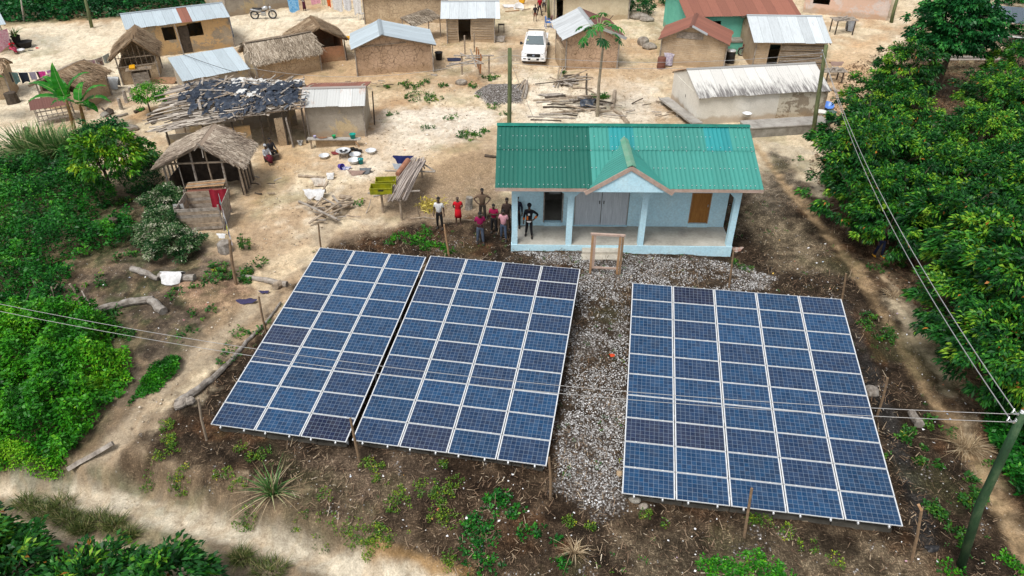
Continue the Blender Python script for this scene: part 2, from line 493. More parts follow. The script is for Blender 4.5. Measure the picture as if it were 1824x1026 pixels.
def thatch(name, p00, p10, p11, p01, m, parent, n=1500, thick=.13, seed=0, sl=(.35, .85), sw=(.03, .07), jit=.28, lift=.07, over=.12, courses=6, dens=None):
 """thatch slope: sagging slab of strips laid in ragged courses between eave and ridge; one mesh"""
 p00, p10, p11, p01 = map(lambda p: np.array(p, float), (p00, p10, p11, p01))
 rng = np.random.default_rng(seed)
 nrm = np.cross(p10 - p00, p01 - p00); nrm /= np.linalg.norm(nrm)
 if nrm[2] < 0: nrm = -nrm
 wid = np.linalg.norm(p10 - p00); ln = np.linalg.norm(p01 - p00)
 def pt(u, v):
  e = p00 + (p10 - p00) * u[..., None]; r = p01 + (p11 - p01) * u[..., None]
  q = e + (r - e) * v[..., None]
  q = q + nrm * ((fbm(u * wid * .5 + seed, v * ln * .5, seed, 3) - .5) * .22)[..., None]
  return q
 # slab
 nu, nv = max(3, int(wid / .4)), max(3, int(ln / .4))
 U, Vv = np.meshgrid(np.linspace(0, 1, nu), np.linspace(0, 1, nv))
 top = pt(U.ravel(), Vv.ravel()); bot = top - nrm * thick
 V = [top, bot]; n0 = nu * nv
 Q = []
 for j in range(nv - 1):
  for i in range(nu - 1):
   a = j * nu + i
   Q.append((a, a + 1, a + 1 + nu, a + nu)); Q.append((n0 + a, n0 + a + nu, n0 + a + nu + 1, n0 + a + 1))
 for i in range(nu - 1):
  Q.append((i, n0 + i, n0 + i + 1, i + 1)); k = (nv - 1) * nu + i; Q.append((k, k + 1, n0 + k + 1, n0 + k))
 for j in range(nv - 1):
  a = j * nu; Q.append((a, a + nu, n0 + a + nu, n0 + a)); a += nu - 1; Q.append((a, n0 + a, n0 + a + nu, a + nu))
 T = [np.full(2 * n0, .25)]
 # strips
 up = (p01 - p00) / ln; side = (p10 - p00) / wid
 u = rng.random(n); c = rng.integers(0, courses, n); v = (c + rng.random(n) * .55 + .1) / courses
 L_ = rng.uniform(sl[0], sl[1], n); w = rng.uniform(sw[0], sw[1], n)
 ang = rng.normal(0, jit, n)
 d = -up[None] * np.cos(ang)[:, None] + side[None] * np.sin(ang)[:, None]
 s_ = side[None] * np.cos(ang)[:, None] + up[None] * np.sin(ang)[:, None]
 base = pt(u, v) + nrm * (.01 + rng.random(n) * .025)[:, None]
 # limit overhang below the eave
 lim = v * ln + over * (1 + rng.normal(0, .6, n)).clip(.1, 3)
 L_ = np.minimum(L_, np.maximum(lim, .12))
 tip = base + d * L_[:, None] + nrm * (rng.random(n) * lift)[:, None]
 tip[:, 2] -= np.maximum(0, L_ - v * ln) * .35
 S = np.stack([base - s_ * w[:, None] * .5, base + s_ * w[:, None] * .5, tip + s_ * w[:, None] * .3, tip - s_ * w[:, None] * .3], 1).reshape(-1, 3)
 k = 2 * n0 + np.arange(n)[:, None] * 4 + np.arange(4)[None]
 V.append(S);
 patch = fbm(u * wid * .8 + seed, v * ln * .8, seed + 5, 3)
 tt = np.clip(patch * .9 + rng.normal(0, .27, n), 0, 1)
 T.append(np.repeat(tt, 4))
 return fast_mesh(name, np.concatenate(V), np.concatenate([np.array(Q), k]), m, parent, t=np.concatenate(T))
# ---- leaves
def leaf_quads(B, D, Lh, Wd, rng, droop=.25, fold=.25, up=None):
 """B base points, D directions; returns verts (n*4,3) as folded diamonds"""
 n = len(B)
 D = D / np.linalg.norm(D, axis=1)[:, None]
 r = rng.normal(0, 1, (n, 3)); r[:, 2] += 1.2
 s = np.cross(D, r); s /= (np.linalg.norm(s, axis=1)[:, None] + 1e-9)
 nn = np.cross(s, D)
 L_ = np.broadcast_to(Lh, (n,))[:, None]; w = np.broadcast_to(Wd, (n,))[:, None]
 mid = B + D * L_ * .5
 tip = B + D * L_; tip[:, 2] -= (droop * L_)[:, 0]
 l = mid + s * w * .5 + nn * w * fold * .5; r_ = mid - s * w * .5 + nn * w * fold * .5
 return np.stack([B, l, tip, r_], 1).reshape(-1, 3)
def leaf_mesh(name, V, tl, m, parent=None, loc=None):
 n = len(V) // 4
 return fast_mesh(name, V, np.arange(n * 4).reshape(n, 4), m, parent, t=np.repeat(tl, 4), loc=loc)
def in_poly(pxpoly, n, rng, z=0):
 w = np.array(W(pxpoly)); lo = w.min(0); hi = w.max(0)
 out = np.zeros((0, 2)); pts = [tuple(p) for p in w]
 while len(out) < n:
  q = lo + rng.random((n * 3, 2)) * (hi - lo)
  q = q[poly_sd(q[:, 0], q[:, 1], pts) > 0]
  out = np.concatenate([out, q])
 return out[:n]
# ------------------------------------------------------------------ palette
M = {}
M['wood'] = mat('weathered_wood', (.34, .27, .20), (.17, .13, .095), 4, .9, .5, stretch=(1, 1, 1), c3=(.45, .38, .30))
M['wood_grey'] = mat('grey_wood', (.33, .29, .25), (.15, .13, .11), 5, .9, .5, c3=(.46, .42, .37))
M['wood_dark'] = mat('dark_wood', (.11, .085, .065), (.05, .04, .03), 5, .9, .5)
M['wood_new'] = mat('new_wood', (.50, .31, .17), (.36, .21, .11), 4, .75, .3)
M['stake'] = mat('stake_wood', (.33, .22, .13), (.17, .12, .08), 6, .9, .4)
M['bark'] = mat('bark', (.15, .115, .085), (.07, .055, .04), 7, .95, .8)
M['log'] = mat('log_bark', (.26, .23, .20), (.10, .085, .07), 4, .95, .8, c3=(.42, .40, .37))
M['concrete'] = mat('concrete', (.36, .34, .31), (.22, .20, .18), 1.5, .9, .4, c3=(.44, .42, .38))
M['concrete_dirty'] = mat('dirty_concrete', (.27, .25, .215), (.14, .125, .10), 1.4, .95, .6, c3=(.36, .34, .30))
M['floor'] = mat('porch_screed', (.42, .40, .35), (.29, .275, .24), .9, .85, .2, c3=(.50, .48, .43))
M['dark'] = mat_plain('dark_inside', (.018, .016, .014), .9)
M['black'] = mat_plain('black_plastic', (.02, .02, .022), .45)
M['rubber'] = mat_plain('rubber', (.025, .024, .023), .85)
M['steel'] = mat_plain('steel', (.55, .56, .57), .35, .8)
M['alu'] = mat_plain('aluminium', (.74, .76, .78), .4, .35)
M['white_paint'] = mat_plain('white_paint', (.82, .82, .82), .25, 0, .5)
M['skin'] = mat_plain('skin', (.075, .042, .028), .55)
M['hair'] = mat_plain('hair', (.012, .010, .009), .8)
M['stone'] = mat('stone', (.40, .36, .31), (.18, .15, .12), 3, .95, .8)
M['tarp'] = mat('black_tarp', (.022, .032, .052), (.009, .012, .019), 3, .38, .6, c3=(.07, .09, .125), spec=.5)
M['cable'] = mat_plain('cable', (.42, .42, .42), .5, .3)
M['eye'] = mat_plain('eye_white', (.6, .58, .55), .4)
def cloth(name, c, sc=8): return mat('cloth_' + name, c, tuple(x * .72 for x in c), sc, .9, .25)
# ------------------------------------------------------------------ ground
def make_ground():
 ys = [9.0]
 while ys[-1] < 96: ys.append(ys[-1] + max(.055, 1.25 * (ys[-1] ** 2 + 352) / 13400))
 ys = np.array([-120, -40, -10, 2, 6, 8] + ys + [105, 120, 150, 210, 340, 700, 1500])
 t = np.linspace(-1.12, 1.12, 900)
 t = np.concatenate([[-60, -16, -5, -2.4, -1.5, -1.25], t, [1.25, 1.5, 2.4, 5, 16, 60]])
 T, Y = np.meshgrid(t, ys)
 wy = np.clip(Y, 9, 110)
 X = T * (.74 * (wy * .82 + 10.8) + 1.5)
 x, y = X.ravel(), Y.ravel()
 z = height(x, y)
 near = (y > 8) & (y < 110) & (np.abs(T.ravel()) < 1.3)
 n1 = fbm(x * .35, y * .35, 21, 4); n2 = fbm(x * 1.3, y * 1.3, 31, 4); n3 = fbm(x * 5, y * 5, 41, 3); n0 = fbm(x * .09, y * .09, 51, 3)
 z = z + np.where(near, (n3 - .5) * .05 + (n2 - .5) * .08, 0)
 def C(r, g, b): return np.array([r, g, b])[None]
 def mix(c, k, f): return c * (1 - f[:, None]) + k * f[:, None]
 warp = (n2 - .5) * 1.6 + (n1 - .5) * 1.2 + (n3 - .5) * .5
 def poly(pp, soft=.5, wp=1.0, flatp=False):
  return ss(-soft, soft, poly_sd(x, y, pp if flatp else W(pp)) + warp * wp)
 def line(pp, w, soft=.3, wp=.35):
  return ss(-soft, soft, w - seg_dist(x, y, W(pp)) + warp * wp)
 # village sand
 c = C(.70, .59, .42) * np.ones((len(x), 1))
 c = mix(c, C(.50, .36, .23), ss(.46, .64, n1) * .8)
 c = mix(c, C(.40, .29, .19), ss(.56, .70, fbm(x * .28 + 7, y * .22, 131, 4)) * .6)
 c = mix(c, C(.78, .70, .56), ss(.50, .8, n2) * .6)
 c = mix(c, C(.46, .27, .13), ss(.60, .74, fbm(x * .2 + 9, y * .2, 61, 4)) * .6)
 c = mix(c, C(.40, .32, .22), ss(.60, .75, fbm(x * .8, y * .8, 71, 4)) * .4)
 # brighter open yards
 c = mix(c, C(.80, .73, .58), poly([(-80, 60), (250, 38), (500, 20), (760, 30), (600, 90), (420, 80), (230, 160), (0, 260), (-80, 250)], 1.0) * .7)
 c = mix(c, C(.84, .80, .72), poly([(690, 195), (890, 190), (860, 235), (700, 300), (640, 330), (600, 300)], .8) * .6)
 c = mix(c, C(.84, .80, .70), poly([(930, 130), (1170, 150), (1160, 220), (920, 222)], .8) * .55)
 c = mix(c, C(.62, .40, .22), poly([(1470, 90), (1580, 60), (1530, 190), (1490, 230), (1450, 250), (1470, 190)], .8) * .5)
 c = mix(c, C(.52, .30, .13), poly([(1000, 60), (1180, 70), (1190, 120), (1120, 110), (1110, 60)], .8) * .35)
 c = mix(c, C(.50, .33, .17), poly([(470, 245), (560, 250), (520, 320), (430, 400), (440, 300)], .7) * .6)
 c = mix(c, C(.42, .29, .17), poly([(560, 108), (630, 110), (640, 150), (570, 150)], .5) * .8)
 c = mix(c, C(.42, .40, .33), poly([(50, 60), (120, 66), (110, 90), (60, 84)], .5, .5) * .6)
 c = mix(c, C(.18, .17, .16), poly([(880, 88), (930, 85), (930, 108), (890, 112)], .5, .5) * .6)
 lit = np.full(len(x), .12); gm = np.zeros(len(x))
 # terrace between yard and site, brown broken soil
 br = poly([(560, 470), (560, 420), (700, 395), (680, 340), (760, 300), (880, 270), (900, 330), (920, 460), (760, 480)], .7)
 c = mix(c, C(.34, .255, .18), br * .85); lit = np.maximum(lit, br * .6)
 br2 = poly([(690, 300), (760, 285), (890, 240), (890, 330), (700, 400)], .6)
 c = mix(c, C(.45, .35, .25), br2 * .5)
 # dark burnt litter round the arrays and down the slope
 dk = poly([(470, 590), (500, 560), (560, 455), (700, 400), (800, 395), (1350, 330), (1380, 260), (1440, 330), (1540, 440), (1640, 620), (1900, 1100), (900, 1100), (800, 1010), (650, 940), (560, 915), (470, 880), (330, 838), (235, 822), (255, 790), (300, 740), (345, 690), (420, 630)], .6)
 c = mix(c, C(.050, .034, .023), dk * .96); lit = np.maximum(lit, dk)
 tan = dk * ss(.50, .68, n1 * .6 + n2 * .4)
 c = mix(c, C(.20, .145, .095), tan * .75)
 red = dk * ss(.56, .7, fbm(x * .5, y * .5, 81, 4)); c = mix(c, C(.19, .10, .05), red * .6)
 # pale zones right and below
 c = mix(c, C(.40, .35, .27), poly([(1340, 240), (1450, 262), (1430, 330), (1380, 400), (1330, 345)], .8) * .6)
 c = mix(c, C(.42, .35, .24), poly([(1325, 375), (1440, 400), (1500, 490), (1390, 480)], .8) * .75)
 c = mix(c, C(.34, .28, .19), poly([(1120, 960), (1650, 985), (1700, 1100), (1100, 1100)], .8) * .65)
 c = mix(c, C(.33, .25, .18), poly([(540, 800), (760, 810), (800, 870), (700, 930), (560, 900)], .6) * .55)
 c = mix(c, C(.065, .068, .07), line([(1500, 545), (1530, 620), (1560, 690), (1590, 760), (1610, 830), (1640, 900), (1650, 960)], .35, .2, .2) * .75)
 # gravel
 gr = poly([(905, 447), (1100, 452), (1310, 458), (1390, 490), (1370, 515), (1250, 520), (1122, 505), (1108, 900), (1060, 930), (985, 880), (1000, 700), (1036, 475), (900, 470)], .25, .35)
 c = mix(c, C(.13, .10, .072), gr * .9); lit = np.maximum(lit, gr * .8)
 gm = gr * (ss(.38, .60, n2 * .7 + n1 * .3) * .8 + .06)
 gm = np.maximum(gm, dk * ss(.62, .8, n2) * .35)
 pile = poly([(845, 165), (870, 150), (935, 150), (930, 182), (870, 184)], .25, .1)
 c = mix(c, C(.36, .36, .36), pile); gm = np.maximum(gm, pile)
 z = z + pile * .18
 # grove floor
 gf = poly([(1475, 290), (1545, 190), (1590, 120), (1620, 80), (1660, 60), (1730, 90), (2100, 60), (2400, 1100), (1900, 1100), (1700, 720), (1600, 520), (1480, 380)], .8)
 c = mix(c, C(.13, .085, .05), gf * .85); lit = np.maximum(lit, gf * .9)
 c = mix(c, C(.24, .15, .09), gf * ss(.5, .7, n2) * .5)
 c = mix(c, C(.42, .35, .22), poly([(1660, 105), (1760, 95), (1770, 125), (1690, 130)], .5) * .6)
 lz = poly([(-80, 600), (120, 500), (300, 470), (480, 480), (520, 470), (470, 560), (340, 680), (230, 800), (-80, 830)], .8)
 c = mix(c, C(.17, .13, .09), lz * .88); lit = np.maximum(lit, lz * .45)
 # trodden path at the right of the arrays
 pr = line([(1345, 255), (1400, 330), (1450, 390), (1520, 470), (1560, 540), (1610, 620), (1650, 700), (1700, 760), (1740, 830), (1790, 920), (1830, 1000), (1870, 1090)], .28, .25, .3)
 c = mix(c, C(.37, .265, .155), pr * .9); lit = lit * (1 - .7 * pr)
 z = z - pr * .07
 # left garden soil
 gl = poly([(190, 340), (290, 330), (300, 430), (420, 470), (470, 480), (440, 520), (300, 640), (230, 720), (200, 690), (210, 560), (90, 540), (120, 450), (230, 420)], .6)
 c = mix(c, C(.135, .108, .082), gl * .9); lit = np.maximum(lit, gl * .7)
 c = mix(c, C(.25, .20, .15), gl * ss(.5, .66, n1) * .5); c = mix(c, C(.07, .10, .035), gl * ss(.52, .66, fbm(x * .9, y * .9, 141, 4)) * .55)
 c = mix(c, C(.14, .11, .08), poly([(190, 330), (290, 320), (270, 430), (230, 470), (200, 400)], .5) * .7)
 c = mix(c, C(.50, .33, .22), poly([(300, 505), (420, 500), (480, 520), (380, 560), (330, 555)], .4, .6) * .7)
 c = mix(c, C(.55, .40, .25), poly([(390, 540), (450, 520), (470, 535), (400, 590), (350, 640)], .4) * .6)
 # paths and road
 pa = line([(600, 380), (560, 440), (500, 490), (465, 530), (430, 570), (380, 610), (330, 655), (280, 700), (230, 760), (170, 812), (90, 835)], .42, .25, .25)
 c = mix(c, C(.42, .345, .25), pa * .9); lit = lit * (1 - .8 * pa); z = z - pa * .05
 pa2 = poly([(440, 500), (520, 440), (560, 430), (560, 450), (500, 500), (470, 520)], .4)
 c = mix(c, C(.66, .53, .36), pa2 * .85); lit = lit * (1 - .7 * pa2)
 sb = poly_sd(x, y, BANK_POLY)
 bf = np.exp(-((sb + .25 + warp * .25) / .75) ** 2) * (1 - pa * .9); c = mix(c, C(.17, .125, .082), bf * .9); lit = np.maximum(lit, bf * .6)
 rd = ss(-.3, .3, sb - .1 + warp * .2)
 c = mix(c, C(.185, .15, .105), rd * .97); lit = lit * (1 - .55 * rd); gm = gm * (1 - rd)
 c = mix(c, C(.20, .165, .11), rd * ss(.46, .62, n1 * .5 + n2 * .5) * .6); c = mix(c, C(.20, .21, .13), rd * ss(.55, .7, fbm(x * .6 + 4, y * .6, 99, 4)) * .6)
 def trk(pp, w, soft, wp): return ss(-soft, soft, w - seg_dist(x, y, [flat(a, b, -1.05) for a, b in pp]) + warp * wp)
 tr = trk([(-300, 800), (0, 862), (200, 895), (330, 925), (470, 965), (620, 1010), (800, 1060)], .42, .2, .2)
 tr = tr * (1 - .35 * ss(.5, .65, n2))
 c = mix(c, C(.60, .54, .43), tr * .95 * rd); lit = lit * (1 - .6 * tr * rd)
 z = z - tr * .05
 tr2 = trk([(-60, 920), (20, 932), (100, 948), (240, 985), (330, 1010), (450, 1070)], .18, .12, .12)
 c = mix(c, C(.66, .55, .40), tr2 * .8)
 bk = np.exp(-((sb - .1 + warp * .3) / .2) ** 2) * (x > -8.5) * (x < .5) * ss(.40, .55, n1)
 c = mix(c, C(.36, .215, .085), bk * .8)
 sd = bk * 0
 # under the green masses
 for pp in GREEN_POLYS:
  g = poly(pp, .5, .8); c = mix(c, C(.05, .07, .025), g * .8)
 rl = ss(.86, .97, 1 - np.abs(2 * fbm(x * .55 + 3, y * .4, 111, 4) - 1)) * (1 - dk) * (1 - gf); c = mix(c, C(.42, .30, .185), rl * .3); z = z - rl * .03
 rl2 = ss(.90, .98, 1 - np.abs(2 * fbm(x * 1.7 + 3, y * 1.3, 115, 3) - 1)) * (1 - dk) * (1 - gf); c = mix(c, C(.36, .27, .17), rl2 * .3)
 cl = fbm(x * 2.6, y * 2.6, 117, 3); hv = np.clip(dk + gf + gl, 0, 1); c = c * (1 + (ss(.25, .75, cl) - .5) * (.12 + .75 * hv) * (1 - gr * .5))[:, None]
 for (mx, my), r, h in MOUNDS:
  if h > .16: c = mix(c, C(.52, .37, .22), np.exp(-((x - mx) ** 2 + (y - my) ** 2) / (r * r * .9)) * .65 * (1 - dk))
 # thin weed tint
 wd = ss(.60, .74, fbm(x * .45 + 40, y * .45, 91, 4)) * (1 - rd)
 c = mix(c, C(.16, .17, .08), wd * .35)
 c = c * (.93 + .14 * n3[:, None])
 far = ss(88, 100, y)
 c = mix(c, C(.07, .09, .04), far)
 n = len(t); rows = len(ys)
 i, j = np.meshgrid(np.arange(n - 1), np.arange(rows - 1)); a = (j * n + i).ravel()
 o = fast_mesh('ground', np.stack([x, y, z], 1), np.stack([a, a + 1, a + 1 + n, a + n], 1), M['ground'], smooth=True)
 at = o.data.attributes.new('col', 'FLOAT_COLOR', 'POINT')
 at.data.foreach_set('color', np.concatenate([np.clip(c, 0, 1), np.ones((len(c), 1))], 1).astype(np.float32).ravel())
 for nm, v in (('gm', gm), ('lit', lit)):
  at = o.data.attributes.new(nm, 'FLOAT', 'POINT'); at.data.foreach_set('value', np.clip(v, 0, 1).astype(np.float32))
 struct(o)
 return o
def ground_mat():
 m, nt, b = new_mat('ground')
 v = coords(nt)
 def attr(n, o='Fac'):
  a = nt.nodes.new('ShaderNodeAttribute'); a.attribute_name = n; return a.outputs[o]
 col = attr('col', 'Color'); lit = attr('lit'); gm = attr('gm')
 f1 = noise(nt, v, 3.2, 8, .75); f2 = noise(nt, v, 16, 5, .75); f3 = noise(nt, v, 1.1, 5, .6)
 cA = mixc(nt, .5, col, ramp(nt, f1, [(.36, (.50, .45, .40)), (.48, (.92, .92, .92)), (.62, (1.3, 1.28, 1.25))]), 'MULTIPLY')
 cA = mixc(nt, .6, cA, ramp(nt, f2, [(.35, (.5, .48, .45)), (.62, (1.25, 1.25, 1.25))]), 'MULTIPLY')
 # small pits and footmarks in the sand
 vo0 = N(nt, 'ShaderNodeTexVoronoi', Scale=2.3); L(nt, v, vo0.inputs['Vector'])
 pit = ramp(nt, mth(nt, 'ADD', vo0.outputs['Distance'], mth(nt, 'MULTIPLY', f2, .3)), [(.17, (1, 1, 1)), (.27, (0, 0, 0))])
 cA = mixc(nt, mth(nt, 'MULTIPLY', pit, mth(nt, 'MULTIPLY', ramp(nt, f3, [(.5, (0, 0, 0)), (.6, (1, 1, 1))]), .5)), cA, mixc(nt, 1.0, cA, (.55, .48, .40), 'MULTIPLY'))
 # litter: streaky twigs, pale chips
 vl = coords(nt, 'Object', (1, 3.2, 1), (0, 0, .6)); vl2 = coords(nt, 'Object', (3.0, 1, 1), (0, 0, .2))
 l1 = noise(nt, vl, 7, 5, .8, .6); l2 = noise(nt, vl2, 7, 5, .8, .6)
 li = mth(nt, 'MAXIMUM', l1, l2)
 lc = mixc(nt, 1.0, col, ramp(nt, li, [(.50, (.18, .16, .15)), (.57, (.5, .48, .46)), (.63, (1.3, 1.25, 1.2)), (.69, (3.2, 3.0, 2.8)), (.75, (6.0, 5.8, 5.5))]), 'MULTIPLY')
 col2 = mixc(nt, mth(nt, 'MULTIPLY', lit, .85), cA, lc)
 # gravel stones
 vo = N(nt, 'ShaderNodeTexVoronoi', Scale=15.0); L(nt, v, vo.inputs['Vector'])
 sr = nt.nodes.new('ShaderNodeSeparateColor'); L(nt, vo.outputs['Color'], sr.inputs[0])
 stc = ramp(nt, sr.outputs[0], [(0, (.10, .085, .07)), (.45, (.28, .255, .23)), (.85, (.46, .45, .44)), (1, (.78, .78, .79))])
 edge = ramp(nt, vo.outputs['Distance'], [(.25, (1, 1, 1)), (.62, (.25, .22, .2))])
 stc = mixc(nt, 1, stc, edge, 'MULTIPLY')
 thr = mth(nt, 'GREATER_THAN', mth(nt, 'ADD', gm, mth(nt, 'MULTIPLY', mth(nt, 'SUBTRACT', f2, .5), 1.1)), mth(nt, 'ADD', mth(nt, 'MULTIPLY', sr.outputs[1], .75), .12))
 vs = N(nt, 'ShaderNodeTexVoronoi', Scale=9.0); L(nt, v, vs.inputs['Vector'])
 sr2 = nt.nodes.new('ShaderNodeSeparateColor'); L(nt, vs.outputs['Color'], sr2.inputs[0])
 chip = mth(nt, 'MULTIPLY', mth(nt, 'LESS_THAN', vs.outputs['Distance'], .22), mth(nt, 'GREATER_THAN', sr2.outputs[0], .95))
 col3 = mixc(nt, thr, col2, stc)
 col3 = mixc(nt, mth(nt, 'MULTIPLY', chip, mth(nt, 'MULTIPLY', lit, .8)), col3, (.62, .60, .56))
 L(nt, col3, b.inputs['Base Color'])
 b.inputs['Roughness'].default_value = .95; b.inputs['Specular IOR Level'].default_value = .1
 h = mth(nt, 'ADD', mth(nt, 'MULTIPLY', f1, .6), mth(nt, 'ADD', mth(nt, 'MULTIPLY', f2, .35), mth(nt, 'MULTIPLY', mth(nt, 'MULTIPLY', li, lit), .9)))
 h = mth(nt, 'SUBTRACT', h, mth(nt, 'MULTIPLY', mth(nt, 'MULTIPLY', vo.outputs['Distance'], thr), .5))
 h = mth(nt, 'SUBTRACT', h, mth(nt, 'MULTIPLY', pit, .25))
 bump(nt, b, h, .8, .09)
 return m
M['ground'] = ground_mat()
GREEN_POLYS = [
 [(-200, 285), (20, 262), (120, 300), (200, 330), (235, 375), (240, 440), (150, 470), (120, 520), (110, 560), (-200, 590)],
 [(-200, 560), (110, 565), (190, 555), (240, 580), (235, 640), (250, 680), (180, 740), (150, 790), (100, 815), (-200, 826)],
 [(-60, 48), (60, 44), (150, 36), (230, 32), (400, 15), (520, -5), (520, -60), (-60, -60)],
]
make_ground()
# ------------------------------------------------------------------ solar arrays
def glass_mat():
 m, nt, b = new_mat('solar_cells')
 v = coords(nt); sp = nt.nodes.new('ShaderNodeSeparateXYZ'); L(nt, v, sp.inputs[0])
 cw, ch = .1565, .1585
 def grid(c, size, wid):
  f = mth(nt, 'FRACT', mth(nt, 'DIVIDE', mth(nt, 'ADD', c, 10 * size), size))
  e = mth(nt, 'MINIMUM', f, mth(nt, 'SUBTRACT', 1, f))
  return ramp(nt, mth(nt, 'MULTIPLY', e, size), [(wid, (1, 1, 1)), (wid * 1.5, (0, 0, 0))])
 gx = grid(sp.outputs[0], cw, .0034); gy = grid(sp.outputs[1], ch, .0034)
 oi = nt.nodes.new('ShaderNodeObjectInfo')
 ix = mth(nt, 'FLOOR', mth(nt, 'DIVIDE', sp.outputs[0], cw)); iy = mth(nt, 'FLOOR', mth(nt, 'DIVIDE', sp.outputs[1], ch))
 w = N(nt, 'ShaderNodeTexWhiteNoise', noise_dimensions='3D')
 cx = nt.nodes.new('ShaderNodeCombineXYZ'); L(nt, ix, cx.inputs[0]); L(nt, iy, cx.inputs[1]); L(nt, oi.outputs['Random'], cx.inputs[2])
 L(nt, cx.outputs[0], w.inputs['Vector'])
 base = mixc(nt, .55, oi.outputs['Color'], mixc(nt, 1, oi.outputs['Color'], ramp(nt, w.outputs['Value'], [(0, (.5, .5, .55)), (1, (1.5, 1.5, 1.4))]), 'MULTIPLY'))
 # crystal mottling of the cells
 cry = N(nt, 'ShaderNodeTexVoronoi', Scale=70.0); L(nt, v, cry.inputs['Vector'])
 sc_ = nt.nodes.new('ShaderNodeSeparateColor'); L(nt, cry.outputs['Color'], sc_.inputs[0])
 base = mixc(nt, .35, base, ramp(nt, sc_.outputs[0], [(0, (.6, .6, .6)), (1, (1.5, 1.5, 1.5))]), 'MULTIPLY')
 # bus bars, three thin ribbons per cell
 fy = mth(nt, 'FRACT', mth(nt, 'DIVIDE', mth(nt, 'ADD', sp.outputs[1], 10 * ch + ch / 6), ch / 3))
 bb = mth(nt, 'LESS_THAN', mth(nt, 'MINIMUM', fy, mth(nt, 'SUBTRACT', 1, fy)), .035)
 col = mixc(nt, mth(nt, 'MULTIPLY', bb, .2), base, (.45, .50, .58))
 g = mth(nt, 'MAXIMUM', gx, gy)
 col = mixc(nt, mth(nt, 'MULTIPLY', g, .5), col, (.30, .38, .48))
 dust = noise(nt, v, 2.3, 5, .6)
 col = mixc(nt, ramp(nt, dust, [(.4, (0, 0, 0)), (.8, (.06, .06, .06))]), col, (.45, .42, .38))
 L(nt, col, b.inputs['Base Color'])
 b.inputs['Roughness'].default_value = .16; b.inputs['IOR'].default_value = 1.45
 b.inputs['Specular IOR Level'].default_value = .35
 return m
M['cells'] = glass_mat()
M['footing'] = mat('shade_dark_footing', (.13, .12, .10), (.06, .055, .045), 1.6, .95, .6)  # concrete coloured dark so it merges with the shadow under the panels
M['frame'] = mat_plain('panel_frame', (.80, .82, .84), .38, .25)
PW, PD, GX, GY = 1.65, .992, .03, .025
def panel_proto():
 mb = MB(); w = .034; hgt = .04
 v = .013
 mb.bx(0, PW, 0, v, -hgt, 0); mb.bx(0, PW, PD - v, PD, -hgt, 0)
 mb.bx(0, w, v, PD - v, -hgt, 0); mb.bx(PW - w, PW, v, PD - v, -hgt, 0)
 fr = mb.build('solar_panel', M['frame'])
 g = MB(); pass
 # object origin of the glass at its own corner of the cell field
 gl = MB(); x0, y0 = w + .0085, v + .004
 gl.bx(w - x0 + .0005, PW - w - x0 - .0005, v - y0 + .0005, PD - v - y0 - .0005, -.03, -.006)
 go = gl.build('cell_glass', M['cells'], fr, loc=(x0, y0, 0))
 for cx in (.38, 1.27):
  c = MB(); c.bx(cx - .03, cx + .03, PD - .012, PD + .036, -.01, .012); c.build('clamp', M['alu'], fr)
 return fr
